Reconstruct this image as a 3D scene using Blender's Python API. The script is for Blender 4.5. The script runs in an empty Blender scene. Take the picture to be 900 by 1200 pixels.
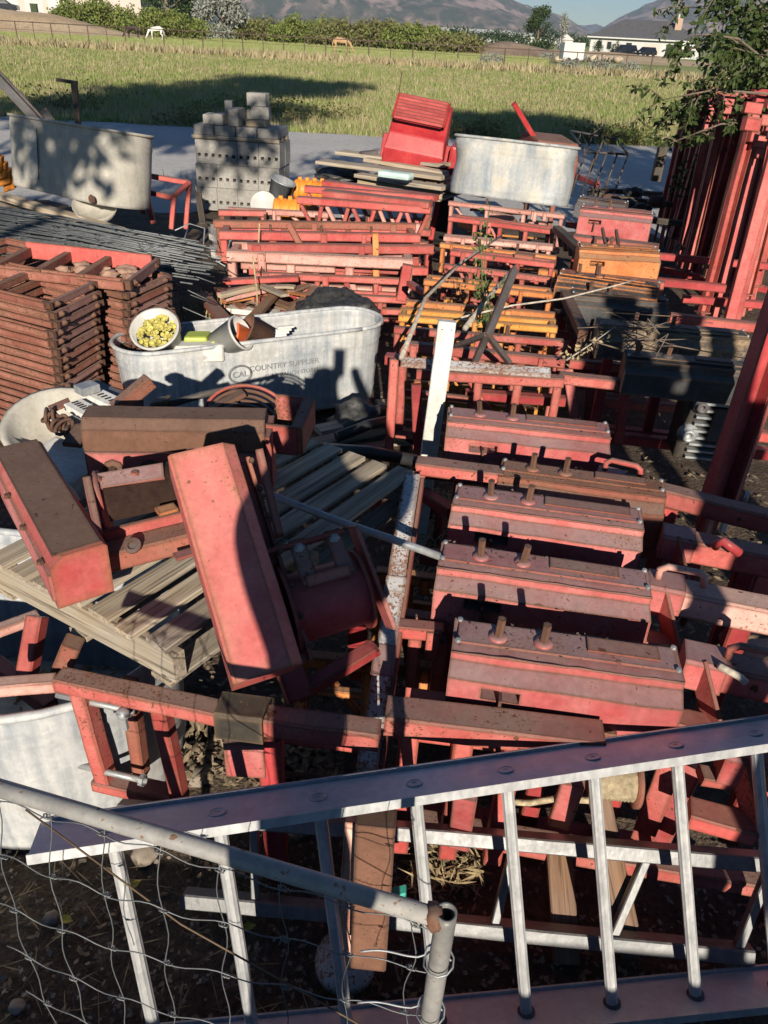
import bpy, bmesh, math, random
import numpy as np
from math import radians as R, sin, cos, pi
from mathutils import Vector as V, Matrix, noise as mnoise

random.seed(11)
sc = bpy.context.scene
COL = sc.collection

# ------------------------------------------------------------------ camera
H, PITCH, ROLL, F = 2.1, 32.0, 3.0, 900.0
_p, _a = R(PITCH), R(ROLL)
FW = V((0, cos(_p), -sin(_p)))
_u0 = V((0, sin(_p), cos(_p)))
RT = V((1, 0, 0)) * cos(_a) + _u0 * sin(_a)
UP = _u0 * cos(_a) - V((1, 0, 0)) * sin(_a)
CAM = V((0, 0, H))
cd = bpy.data.cameras.new('camera')
cam = bpy.data.objects.new('camera', cd)
COL.objects.link(cam)
cd.sensor_fit = 'VERTICAL'
cd.sensor_height = 24.0
cd.lens = 24.0 * F / 1200.0
cd.clip_start = 0.02
cd.clip_end = 20000
m3 = Matrix((RT, UP, -FW)).transposed()
cam.matrix_world = Matrix.Translation(CAM) @ m3.to_4x4()
sc.camera = cam


def ray(px, py):
    return FW * F + RT * (px - 450) + UP * (600 - py)


def P(px, py, z=0.0):
    """point of the place seen at a measured spot of the photograph, z metres above the yard"""
    d = ray(px, py)
    return CAM + d * ((z - H) / d.z)


def PY(px, py, y):
    d = ray(px, py)
    return CAM + d * (y / d.y)


def G(px, y, z=0.0):
    """point at distance y in front of the camera and height z, in the direction of column px"""
    lo, hi = -4000.0, 4000.0
    for _ in range(60):
        mid = (lo + hi) / 2
        if PY(px, mid, y).z > z:
            lo = mid
        else:
            hi = mid
    return PY(px, lo, y)


# ------------------------------------------------------------------ sun and sky
S = ray(398, 418).normalized()          # direction the sunlight travels
SUN_EL = math.asin(-S.z)
w = bpy.data.worlds.new('World')
sc.world = w
w.use_nodes = True
nt = w.node_tree
sky = nt.nodes.new('ShaderNodeTexSky')
sky.sky_type = 'NISHITA'
sky.sun_disc = False
sky.sun_elevation = SUN_EL
sky.sun_rotation = math.atan2(-S.x, -S.y)
sky.altitude = 1400
sky.air_density = 1.0
sky.dust_density = 0.2
sky.ozone_density = 2.0
bg = nt.nodes['Background']
bg.inputs['Strength'].default_value = 0.05
_hs = nt.nodes.new('ShaderNodeHueSaturation')
_hs.inputs['Saturation'].default_value = 1.3
nt.links.new(sky.outputs[0], _hs.inputs['Color'])
_mm = nt.nodes.new('ShaderNodeMix')
_mm.data_type = 'RGBA'
_mm.blend_type = 'MULTIPLY'
_mm.inputs[0].default_value = 1.0
_mm.inputs[7].default_value = (0.90, 1.0, 1.14, 1)
nt.links.new(_hs.outputs[0], _mm.inputs[6])
nt.links.new(_mm.outputs[2], bg.inputs['Color'])
sl = bpy.data.lights.new('sun', 'SUN')
sl.energy = 5.0
sl.angle = R(0.5)
sl.color = (1.0, 0.90, 0.76)
so = bpy.data.objects.new('sun', sl)
so.rotation_euler = S.to_track_quat('-Z', 'Y').to_euler()
so.location = (0, -20, 30)
COL.objects.link(so)
sc.view_settings.view_transform = 'Standard'
sc.view_settings.look = 'None'
sc.view_settings.exposure = 0.5
sc.view_settings.gamma = 1.0
sc.cycles.max_bounces = 6
sc.cycles.diffuse_bounces = 1
sc.cycles.glossy_bounces = 3
sc.cycles.transmission_bounces = 3
sc.cycles.volume_bounces = 0
sc.cycles.transparent_max_bounces = 8
sc.cycles.caustics_reflective = False
sc.cycles.caustics_refractive = False

# ------------------------------------------------------------------ materials
MATS = {}


def newmat(name):
    m = bpy.data.materials.new(name)
    m.use_nodes = True
    t = m.node_tree
    b = t.nodes['Principled BSDF']
    MATS[name] = m
    return m, t, b


def nd(t, typ, ins=None, **props):
    n = t.nodes.new(typ)
    for k, v in props.items():
        setattr(n, k, v)
    for k, v in (ins or {}).items():
        s = n.inputs[k]
        if hasattr(v, 'is_output') or isinstance(v, bpy.types.NodeSocket):
            t.links.new(v, s)
        else:
            s.default_value = v
    return n


def c4(c):
    return (c[0], c[1], c[2], 1.0)


def coords(t):
    tc = nd(t, 'ShaderNodeTexCoord')
    oi = nd(t, 'ShaderNodeObjectInfo')
    wv = nd(t, 'ShaderNodeMath', {0: oi.outputs['Random'], 1: 37.0}, operation='MULTIPLY')
    return tc.outputs['Object'], wv.outputs[0], oi.outputs['Random']


def noise(t, co, wv, scale, detail=4.0, rough=0.55, dist=0.0):
    n = nd(t, 'ShaderNodeTexNoise', {'Vector': co, 'Scale': scale, 'Detail': detail, 'Roughness': rough, 'Distortion': dist}, noise_dimensions='4D')
    if wv is not None:
        t.links.new(wv, n.inputs['W'])
    return n.outputs['Fac']


def ramp(t, fac, lo, hi, a=0.0, b=1.0):
    n = nd(t, 'ShaderNodeMapRange', {'Value': fac, 'From Min': lo, 'From Max': hi, 'To Min': a, 'To Max': b}, clamp=True)
    return n.outputs[0]


def mul(t, a, b):
    return nd(t, 'ShaderNodeMath', {0: a, 1: b}, operation='MULTIPLY').outputs[0]


def mx(t, a, b, op='MAXIMUM'):
    return nd(t, 'ShaderNodeMath', {0: a, 1: b}, operation=op).outputs[0]


def mix(t, fac, a, b):
    n = nd(t, 'ShaderNodeMix', data_type='RGBA')
    for sock, v in ((n.inputs[0], fac), (n.inputs[6], a), (n.inputs[7], b)):
        if isinstance(v, bpy.types.NodeSocket):
            t.links.new(v, sock)
        elif isinstance(v, (tuple, list)):
            sock.default_value = c4(v)
        else:
            sock.default_value = v
    return n.outputs[2]


def hsv(t, col, h=0.5, s=1.0, v=1.0):
    n = nd(t, 'ShaderNodeHueSaturation', {'Color': col})
    for k, x in (('Hue', h), ('Saturation', s), ('Value', v)):
        if isinstance(x, bpy.types.NodeSocket):
            t.links.new(x, n.inputs[k])
        else:
            n.inputs[k].default_value = x
    return n.outputs[0]


def bump(t, b, h, strength, dist=0.004):
    n = nd(t, 'ShaderNodeBump', {'Strength': strength, 'Distance': dist, 'Height': h})
    t.links.new(n.outputs[0], b.inputs['Normal'])


def up_mask(t, lo=0.45, hi=0.85):
    g = nd(t, 'ShaderNodeNewGeometry')
    s = nd(t, 'ShaderNodeSeparateXYZ', {0: g.outputs['Normal']})
    return ramp(t, s.outputs['Z'], lo, hi)


def paint(name, base, fade, rust, amt=0.35, top=None, topamt=0.75, rough=0.5, patch=0.0, edge=True, bleed=0.022, bstr=1.0):
    """old sun-bleached paint: blotchy fade, rust in chips and patches, dirt lying on what faces up"""
    m, t, b = newmat(name)
    co, wv, rnd = coords(t)
    big = noise(t, co, wv, 2.6, 3)
    mid = noise(t, co, wv, 11.0, 5, 0.6)
    fine = noise(t, co, wv, 55.0, 5, 0.65)
    str_ = nd(t, 'ShaderNodeMapping', {'Vector': co, 'Scale': (1, 1, 0.12)})
    run = noise(t, str_.outputs[0], wv, 38.0, 3, 0.6)
    col = mix(t, mx(t, mul(t, ramp(t, mid, 0.36, 0.62), 0.6), mul(t, ramp(t, big, 0.40, 0.62), 0.5), 'ADD'), base, fade)
    var = ramp(t, rnd, 0, 1, 0.78, 1.12)
    col = hsv(t, col, 0.5, 1.0, var)
    col = mix(t, ramp(t, run, 0.55, 0.8, 0, 0.35), col, rust)
    vfine = noise(t, co, wv, 130.0, 4, 0.6)
    c = mx(t, mul(t, vfine, 0.5), mx(t, mul(t, fine, 0.25), mul(t, big, 0.25), 'ADD'), 'ADD')
    chips = ramp(t, c, 0.645 - 0.14 * amt, 0.665 - 0.14 * amt)
    pm = ramp(t, mx(t, mul(t, big, 0.60), mx(t, mul(t, fine, 0.2), mul(t, vfine, 0.2), 'ADD'), 'ADD'), 0.60 - 0.22 * patch, 0.72 - 0.22 * patch) if patch else None
    flake = noise(t, co, wv, 38.0, 2, 0.5, 0.6)
    chips = mx(t, chips, ramp(t, flake, 0.735 - 0.10 * amt, 0.750 - 0.10 * amt))
    mask = mx(t, chips, pm) if pm is not None else chips
    if edge:
        bv = nd(t, 'ShaderNodeBevel', {'Radius': 0.012}, samples=4)
        g = nd(t, 'ShaderNodeNewGeometry')
        dt = nd(t, 'ShaderNodeVectorMath', {0: bv.outputs[0], 1: g.outputs['Normal']}, operation='DOT_PRODUCT')
        e = ramp(t, dt.outputs['Value'], 0.995, 0.86)
        e = ramp(t, mx(t, mul(t, e, 0.8), mx(t, mul(t, fine, 0.5), mul(t, mid, 0.5), 'ADD'), 'ADD'), 0.80 - 0.12 * amt, 0.92 - 0.12 * amt)
        mask = mx(t, mask, e)
        # rust bleeding softly inward from the edges
        bw_ = nd(t, 'ShaderNodeBevel', {'Radius': bleed}, samples=4)
        dw_ = nd(t, 'ShaderNodeVectorMath', {0: bw_.outputs[0], 1: g.outputs['Normal']}, operation='DOT_PRODUCT')
        ew = ramp(t, dw_.outputs['Value'], 0.999, 0.84)
        ew = mul(t, ramp(t, mx(t, mul(t, ew, 0.55), mx(t, mul(t, big, 0.55), mul(t, mid, 0.35), 'ADD'), 'ADD'), 0.58, 0.95), min(0.9, (0.2 + 0.7 * amt) * bstr))
        col = mix(t, ew, col, mix(t, mid, tuple(x * 1.1 for x in rust), (rust[0] * 2.2, rust[1] * 2.3, rust[2] * 1.6)))
    rustc = mix(t, fine, tuple(x * 0.55 for x in rust), tuple(min(1, x * 1.5) for x in rust))
    if top is not None:
        tm = mul(t, up_mask(t), ramp(t, mx(t, mul(t, big, 0.6), mul(t, mid, 0.4), 'ADD'), 0.30, 0.55, topamt * 0.55, topamt))
        col = mix(t, tm, col, mix(t, mid, tuple(x * 0.7 for x in top), tuple(x * 1.25 for x in top)))
    col = mix(t, mask, col, rustc)
    col = hsv(t, col, 0.5, 1.0, mul(t, ramp(t, fine, 0.3, 0.7, 0.82, 1.15), ramp(t, big, 0.3, 0.7, 0.80, 1.18)))
    t.links.new(col, b.inputs['Base Color'])
    rr = nd(t, 'ShaderNodeMapRange', {'Value': mask, 'To Min': rough, 'To Max': 0.9})
    t.links.new(rr.outputs[0], b.inputs['Roughness'])
    b.inputs['Specular IOR Level'].default_value = 0.35
    bump(t, b, mx(t, mul(t, mask, -0.5), mul(t, fine, 0.35), 'ADD'), 0.5, 0.003)
    return m


RUST = (0.12, 0.050, 0.028)
BR = (0.22, 0.145, 0.115)
paint('red', (0.47, 0.066, 0.062), (0.54, 0.14, 0.12), RUST, 0.35, BR, 0.8, 0.5, 0.08)
paint('red_worn', (0.44, 0.075, 0.066), (0.54, 0.17, 0.145), RUST, 0.55, (0.22, 0.155, 0.13), 0.95, 0.6, 0.3)
paint('red_box', (0.50, 0.085, 0.085), (0.56, 0.19, 0.18), (0.13, 0.07, 0.045), 0.42, (0.27, 0.18, 0.175), 0.95, 0.48, 0.18)
paint('red_beam', (0.52, 0.085, 0.085), (0.58, 0.17, 0.155), (0.17, 0.085, 0.045), 0.30, (0.36, 0.16, 0.13), 0.4, 0.5, 0.10, True, 0.06, 1.5)
paint('red_deep', (0.34, 0.03, 0.04), (0.44, 0.07, 0.07), RUST, 0.25, (0.28, 0.11, 0.10), 0.6, 0.45)
paint('red_pale', (0.62, 0.25, 0.20), (0.68, 0.40, 0.34), RUST, 0.45, (0.38, 0.29, 0.24), 0.7, 0.65, 0.15)
paint('red_brown', (0.36, 0.10, 0.07), (0.30, 0.13, 0.09), RUST, 0.6, (0.20, 0.135, 0.105), 0.85, 0.7, 0.4)
paint('orange', (0.62, 0.18, 0.045), (0.68, 0.28, 0.10), RUST, 0.5, (0.36, 0.22, 0.13), 0.8, 0.55, 0.2)
paint('amber', (0.66, 0.25, 0.035), (0.66, 0.34, 0.09), RUST, 0.5, (0.40, 0.26, 0.13), 0.7, 0.55, 0.2)
paint('stack_rust', (0.28, 0.088, 0.062), (0.40, 0.18, 0.135), (0.12, 0.058, 0.034), 0.7, (0.24, 0.145, 0.10), 0.8, 0.75, 0.45)
paint('rust', (0.125, 0.060, 0.038), (0.19, 0.092, 0.058), (0.07, 0.038, 0.028), 0.5, (0.135, 0.095, 0.075), 0.75, 0.75, 0.3)
paint('black_paint', (0.03, 0.032, 0.034), (0.075, 0.076, 0.076), (0.18, 0.10, 0.06), 0.12, (0.10, 0.10, 0.095), 0.5, 0.5, 0.05)
paint('black_tan', (0.035, 0.036, 0.036), (0.07, 0.065, 0.06), (0.24, 0.17, 0.11), 0.35, (0.13, 0.11, 0.09), 0.6, 0.55, 0.4)
paint('black_orange', (0.05, 0.05, 0.05), (0.09, 0.08, 0.075), (0.55, 0.19, 0.06), 0.5, None, 0, 0.5, 0.42)
paint('white_paint', (0.70, 0.68, 0.62), (0.76, 0.74, 0.69), (0.30, 0.22, 0.14), 0.12, None, 0, 0.5, 0, False)
paint('peeling', (0.62, 0.62, 0.62), (0.54, 0.54, 0.56), (0.20, 0.10, 0.06), 0.85, None, 0, 0.6, 0.45)
paint('pale_orange', (0.78, 0.60, 0.50), (0.70, 0.20, 0.11), RUST, 0.2, None, 0, 0.6)
paint('dark_steel', (0.08, 0.08, 0.085), (0.13, 0.13, 0.135), RUST, 0.15, None, 0, 0.5)
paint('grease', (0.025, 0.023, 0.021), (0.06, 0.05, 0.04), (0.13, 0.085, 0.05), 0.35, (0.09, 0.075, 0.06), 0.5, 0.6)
paint('stack_end', (0.30, 0.14, 0.125), (0.38, 0.22, 0.20), (0.13, 0.065, 0.04), 0.6, (0.28, 0.2, 0.17), 0.6, 0.7, 0.25)
paint('pipe_zinc', (0.19, 0.187, 0.18), (0.31, 0.302, 0.285), (0.20, 0.12, 0.075), 0.45, None, 0, 0.42, 0.18, False)
paint('mixer_red', (0.42, 0.02, 0.03), (0.48, 0.05, 0.05), RUST, 0.15, None, 0, 0.4)


def galv(name, a, b_, rough=0.5, metal=0.35, grime=(0.3, 0.25, 0.18), gamt=0.4, streak=26.0, bmp=0.25):
    m, t, b = newmat(name)
    co, wv, rnd = coords(t)
    st = nd(t, 'ShaderNodeMapping', {'Vector': co, 'Scale': (1, 1, 0.10)})
    s = noise(t, st.outputs[0], wv, streak, 4, 0.6)
    mid = noise(t, co, wv, 6, 5, 0.6)
    vor = nd(t, 'ShaderNodeTexVoronoi', {'Vector': co, 'Scale': 70.0})
    col = mix(t, ramp(t, mx(t, mul(t, s, .6), mul(t, mid, .4), 'ADD'), 0.38, 0.62), a, b_)
    vs = nd(t, 'ShaderNodeSeparateXYZ', {0: vor.outputs['Color']})
    col = hsv(t, col, 0.5, 1.0, ramp(t, vs.outputs[0], 0, 1, 0.92, 1.06))
    col = mix(t, ramp(t, mid, 0.55, 0.75, 0, gamt), col, grime)
    t.links.new(col, b.inputs['Base Color'])
    b.inputs['Metallic'].default_value = metal
    t.links.new(ramp(t, s, 0.3, 0.7, rough - .1, rough + .15), b.inputs['Roughness'])
    bump(t, b, mx(t, s, mid, 'ADD'), bmp, 0.004)
    return m


galv('galvanised', (0.28, 0.30, 0.32), (0.42, 0.43, 0.43), 0.5, 0.4)
galv('tank_white', (0.30, 0.33, 0.36), (0.58, 0.58, 0.565), 0.6, 0.1, (0.28, 0.265, 0.23), 0.7)
galv('tank_chalky', (0.34, 0.32, 0.27), (0.47, 0.445, 0.39), 0.8, 0.0, (0.40, 0.34, 0.26), 0.5, 12)
galv('tank_dented', (0.24, 0.28, 0.32), (0.52, 0.50, 0.45), 0.6, 0.15, (0.5, 0.45, 0.33), 0.7, 14)
galv('aluminium', (0.40, 0.41, 0.42), (0.54, 0.54, 0.535), 0.42, 0.3, (0.45, 0.43, 0.41), 0.3, 50)
galv('aluminium_dull', (0.15, 0.155, 0.16), (0.24, 0.24, 0.24), 0.5, 0.6, (0.3, 0.28, 0.26), 0.3, 50)
galv('aluminium_face', (0.50, 0.51, 0.53), (0.58, 0.58, 0.60), 0.42, 0.2, (0.4, 0.38, 0.38), 0.3, 30, 0.04)
galv('wire_zinc', (0.11, 0.12, 0.13), (0.19, 0.20, 0.20), 0.5, 0.4, (0.2, 0.17, 0.14), 0.4)


def plain(name, col, rough=0.6, metal=0.0, var=0.12, scale=9.0, bmp=0.15):
    m, t, b = newmat(name)
    co, wv, rnd = coords(t)
    n = noise(t, co, wv, scale, 5, 0.6)
    lo = tuple(x * (1 - var * 1.6) for x in col)
    hi = tuple(min(1, x * (1 + var)) for x in col)
    cc = mix(t, ramp(t, n, 0.3, 0.7), lo, hi)
    cc = hsv(t, cc, 0.5, 1.0, ramp(t, rnd, 0, 1, 1 - var * .6, 1 + var * .6))
    t.links.new(cc, b.inputs['Base Color'])
    b.inputs['Roughness'].default_value = rough
    b.inputs['Metallic'].default_value = metal
    if bmp:
        bump(t, b, n, bmp, 0.01)
    return m


plain('concrete_block', (0.30, 0.285, 0.26), 0.9, 0, 0.15, 30, 0.5)
plain('plastic_grey', (0.50, 0.49, 0.46), 0.45)
plain('plastic_black', (0.03, 0.03, 0.032), 0.4)
plain('plastic_orange', (0.65, 0.13, 0.04), 0.45)
plain('plastic_lime', (0.36, 0.43, 0.06), 0.5)
plain('plastic_yellow', (0.52, 0.46, 0.12), 0.8, 0, 0.35, 40)
plain('plastic_teal', (0.05, 0.45, 0.36), 0.4)
plain('drum_orange', (0.80, 0.27, 0.03), 0.5, 0, 0.15, 14)
plain('foam_aqua', (0.50, 0.66, 0.62), 0.6)
plain('tarp_black', (0.05, 0.05, 0.048), 0.5, 0, 0.5, 20, 0.6)
plain('rope', (0.42, 0.34, 0.22), 0.9, 0, 0.3, 60, 0.6)
plain('straw', (0.42, 0.33, 0.18), 0.9, 0, 0.35, 20, 0)
plain('dry_leaf', (0.34, 0.26, 0.17), 0.9, 0, 0.5, 30, 0)
plain('rock', (0.30, 0.25, 0.20), 0.9, 0, 0.3, 8, 0.6)
plain('bark', (0.16, 0.12, 0.09), 0.9, 0, 0.35, 25, 0.7)
plain('branch_pale', (0.46, 0.40, 0.33), 0.9, 0, 0.3, 40, 0.5)
plain('horse_dark', (0.035, 0.022, 0.018), 0.6)
plain('horse_white', (0.72, 0.68, 0.62), 0.7)
plain('horse_tan', (0.48, 0.29, 0.15), 0.7)
plain('house_white', (0.55, 0.545, 0.52), 0.8)
plain('house_tan', (0.55, 0.46, 0.40), 0.8)
plain('roof_grey', (0.085, 0.085, 0.09), 0.9, 0, 0.15, 2, 0.2)
plain('brick_tan', (0.42, 0.29, 0.21), 0.9)
plain('car_black', (0.012, 0.014, 0.02), 0.2, 0, 0.05, 3, 0)
plain('tyre', (0.02, 0.02, 0.02), 0.8)
plain('glass_dark', (0.02, 0.025, 0.03), 0.1, 0, 0.05, 3, 0)
plain('garage_dark', (0.03, 0.03, 0.03), 0.8)
plain('fence_rust', (0.10, 0.065, 0.05), 0.8)
plain('stone_red', (0.36, 0.22, 0.16), 0.9, 0, 0.35, 12, 0.6)
plain('stone_tan', (0.48, 0.38, 0.27), 0.9, 0, 0.3, 3, 0.5)
plain('faded_ink', (0.20, 0.21, 0.22), 0.8, 0, 0.3, 40, 0)  # lettering greyed: the wall's shade is put in as low contrast
plain('ink', (0.02, 0.02, 0.022), 0.6, 0, 0.05, 5, 0)
plain('skin', (0.45, 0.26, 0.19), 0.6)
plain('shirt', (0.08, 0.10, 0.16), 0.9)
plain('denim', (0.06, 0.08, 0.14), 0.9)
plain('wall_grey', (0.35, 0.34, 0.32), 0.9)


def wood(name, a, b_, dirt=0.4):
    m, t, b = newmat(name)
    co, wv, rnd = coords(t)
    n = noise(t, co, wv, 5, 5, 0.6)
    uv = nd(t, 'ShaderNodeAttribute', attribute_name='grain')
    st = nd(t, 'ShaderNodeMapping', {'Vector': uv.outputs['Vector'], 'Scale': (1.2, 45, 45)})
    s = noise(t, st.outputs[0], wv, 2.2, 6, 0.65, 0.6)
    s2 = nd(t, 'ShaderNodeMapping', {'Vector': uv.outputs['Vector'], 'Scale': (0.5, 16, 16)})
    s2 = noise(t, s2.outputs[0], wv, 2.0, 4, 0.6, 1.0)
    col = mix(t, ramp(t, s2, 0.35, 0.65), a, b_)
    col = mix(t, ramp(t, s, 0.50, 0.66, 0, 0.85), col, tuple(x * 0.30 for x in a))
    col = hsv(t, col, 0.5, ramp(t, n, 0.3, 0.7, 0.75, 1.25), ramp(t, rnd, 0, 1, 0.75, 1.15))
    t.links.new(col, b.inputs['Base Color'])
    b.inputs['Roughness'].default_value = 0.85
    b.inputs['Specular IOR Level'].default_value = 0.2
    bump(t, b, s, 0.7, 0.004)


wood('wood_grey', (0.30, 0.245, 0.18), (0.50, 0.43, 0.335))
wood('wood_tan', (0.44, 0.34, 0.23), (0.52, 0.43, 0.32))
wood('wood_brown', (0.20, 0.125, 0.085), (0.30, 0.19, 0.13))


def leafmat(name, a, b_, c=None, trans=0.25):
    m, t, b = newmat(name)
    g = nd(t, 'ShaderNodeNewGeometry')
    tc = nd(t, 'ShaderNodeTexCoord')
    n = noise(t, tc.outputs['Object'], None, 0.8, 3)
    col = mix(t, g.outputs['Random Per Island'], a, b_)
    if c:
        col = mix(t, ramp(t, n, 0.45, 0.62), col, c)
    t.links.new(col, b.inputs['Base Color'])
    b.inputs['Roughness'].default_value = 0.55
    b.inputs['Specular IOR Level'].default_value = 0.25
    tr = nd(t, 'ShaderNodeBsdfTranslucent', {'Color': col})
    ms = nd(t, 'ShaderNodeMixShader', {0: trans, 1: b.outputs[0], 2: tr.outputs[0]})
    t.links.new(ms.outputs[0], t.nodes['Material Output'].inputs[0])


leafmat('leaf_bush', (0.14, 0.19, 0.04), (0.22, 0.26, 0.06), (0.16, 0.17, 0.05))
leafmat('leaf_hedge', (0.15, 0.17, 0.05), (0.22, 0.23, 0.075), (0.15, 0.12, 0.06))
leafmat('leaf_silver', (0.26, 0.28, 0.23), (0.36, 0.37, 0.31))
leafmat('leaf_dark', (0.035, 0.06, 0.02), (0.06, 0.095, 0.03))
leafmat('leaf_tree', (0.045, 0.075, 0.022), (0.085, 0.115, 0.035))
leafmat('leaf_yellow', (0.40, 0.36, 0.06), (0.46, 0.40, 0.08))
leafmat('leaf_weed', (0.10, 0.15, 0.05), (0.16, 0.21, 0.08))
leafmat('grass_blades', (0.24, 0.31, 0.08), (0.31, 0.36, 0.12), (0.40, 0.37, 0.18), 0.4)
leafmat('grass_dry', (0.42, 0.34, 0.19), (0.52, 0.43, 0.26), (0.34, 0.30, 0.16), 0.3)


# ------------------------------------------------------------------ builders
ROOT = {}


def wloc(o):
    v = V((0, 0, 0))
    while o is not None:
        v = v + V(o.location)
        o = o.parent
    return v


def setp(o, label=None, cat=None, group=None, kind=None):
    if label:
        o['label'] = label
    if cat:
        o['category'] = cat
    if group:
        o['group'] = group
    if kind:
        o['kind'] = kind
    return o


def thing(name, label, cat, loc=(0, 0, 0), group=None):
    o = bpy.data.objects.new(name, None)
    o.empty_display_size = 0.1
    COL.objects.link(o)
    o.location = loc
    return setp(o, label, cat, group)


def obj(name, bm, mat, parent=None, smooth=False, label=None):
    """link a bmesh (in place coordinates) as one object; its origin is its parent's, or its own base"""
    me = bpy.data.meshes.new(name)
    bm.normal_update()
    if parent is not None:
        off = wloc(parent)
    else:
        n = max(1, len(bm.verts))
        off = V((sum(v.co.x for v in bm.verts) / n, sum(v.co.y for v in bm.verts) / n, min((v.co.z for v in bm.verts), default=0)))
    bmesh.ops.translate(bm, verts=bm.verts, vec=-off)
    bm.to_mesh(me)
    bm.free()
    if smooth:
        for f in me.polygons:
            f.use_smooth = True
    if mat:
        me.materials.append(MATS[mat])
    o = bpy.data.objects.new(name, me)
    COL.objects.link(o)
    if parent is not None:
        o.parent = parent
    else:
        o.location = off
    if label:
        o['label'] = label
    return o


def one(name, bm, mat, label, cat, group=None, kind=None, smooth=False):
    return setp(obj(name, bm, mat, None, smooth), label, cat, group, kind)


def frame_of(A, B, upv):
    d = (B - A)
    d.normalize()
    u = V(upv)
    s = d.cross(u)
    if s.length < 1e-4:
        s = d.cross(V((0, 1, 0)))
    s.normalize()
    return d, s, s.cross(d)


def rect(wd, h, ch=0.0):
    a, b = wd / 2, h / 2
    if ch <= 0:
        return [(-a, -b), (a, -b), (a, b), (-a, b)]
    return [(-a + ch, -b), (a - ch, -b), (a, -b + ch), (a, b - ch), (a - ch, b), (-a + ch, b), (-a, b - ch), (-a, -b + ch)]


def circ(r, n=12, ry=None):
    ry = ry or r
    return [(r * cos(2 * pi * i / n), ry * sin(2 * pi * i / n)) for i in range(n)]


def chan(wd, h, t=0.006):
    """C section: web at the bottom (y low), flanges up; width wd, flange height h"""
    a = wd / 2
    return [(-a, -h / 2), (a, -h / 2), (a, h / 2), (a - t, h / 2), (a - t, -h / 2 + t), (-a + t, -h / 2 + t), (-a + t, h / 2), (-a, h / 2)]


def ibeam(wd, h, t=0.004):
    """web vertical (height h), flanges wd wide"""
    a, b = wd / 2, h / 2
    return [(-a, -b), (a, -b), (a, -b + t), (t / 2, -b + t), (t / 2, b - t), (a, b - t), (a, b), (-a, b), (-a, b - t), (-t / 2, b - t), (-t / 2, -b + t), (-a, -b + t)]


def ell(wd, h, t=0.006):
    a, b = wd / 2, h / 2
    return [(-a, -b), (a, -b), (a, -b + t), (-a + t, -b + t), (-a + t, b), (-a, b)]


def sweep(bm, A, B, prof, upv=(0, 0, 1), prof2=None, caps=True):
    A, B = V(A), V(B)
    d, s, u = frame_of(A, B, upv)
    lay = bm.verts.layers.float_vector.get('grain') or bm.verts.layers.float_vector.new('grain')
    L = (B - A).length
    r0, r1 = [], []
    for (x, y) in prof:
        v = bm.verts.new(A + s * x + u * y)
        v[lay] = (0, x, y)
        r0.append(v)
    for (x, y) in (prof2 or prof):
        v = bm.verts.new(B + s * x + u * y)
        v[lay] = (L, x, y)
        r1.append(v)
    n = len(prof)
    for i in range(n):
        j = (i + 1) % n
        bm.faces.new((r0[i], r0[j], r1[j], r1[i]))
    if caps:
        bm.faces.new(list(reversed(r0)))
        bm.faces.new(r1)
    return bm


def bentsweep(bm, A, B, prof, upv=(0, 0, 1), amp=0.0035, dn=0.0018):
    """extrusion in several steps with a slight bow and dented edges"""
    A, B = V(A), V(B)
    d, s, u = frame_of(A, B, upv)
    L = (B - A).length
    n = max(2, min(14, int(L / 0.07)))
    ph = random.uniform(0, 90)
    lay = bm.verts.layers.float_vector.get('grain') or bm.verts.layers.float_vector.new('grain')
    rings = []
    for i in range(n + 1):
        f = i / n
        w_ = 4 * f * (1 - f)
        o = s * amp * w_ * mnoise.noise((f * 2, ph, 0)) * L + u * amp * w_ * mnoise.noise((f * 2, ph, 5)) * L
        ring = []
        for k, (x, y) in enumerate(prof):
            g_ = dn * mnoise.noise((f * L * 14, ph + k * .37, 2))
            v = bm.verts.new(A.lerp(B, f) + o + s * (x + g_) + u * (y + dn * mnoise.noise((f * L * 14, ph + k * .37, 8))))
            v[lay] = (L * f, x, y)
            ring.append(v)
        rings.append(ring)
    m_ = len(prof)
    for p, q in zip(rings, rings[1:]):
        for k in range(m_):
            j = (k + 1) % m_
            bm.faces.new((p[k], p[j], q[j], q[k]))
    bm.faces.new(list(reversed(rings[0])))
    bm.faces.new(rings[-1])
    return bm


def bar(name, A, B, wd, h, mat, parent=None, upv=(0, 0, 1), prof=None, ch=None, smooth=False, label=None):
    bm = bmesh.new()
    if prof is None:
        prof = rect(wd, h, min(wd, h) * 0.09 if ch is None else ch)
    if (V(B) - V(A)).length > .14 and min(wd, h) > .012 and (V(B) - V(A)).length < 4:
        bentsweep(bm, A, B, prof, upv, dn=min(.0018, min(wd, h) * .04))
    else:
        sweep(bm, A, B, prof, upv)
    return obj(name, bm, mat, parent, smooth, label)


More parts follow.
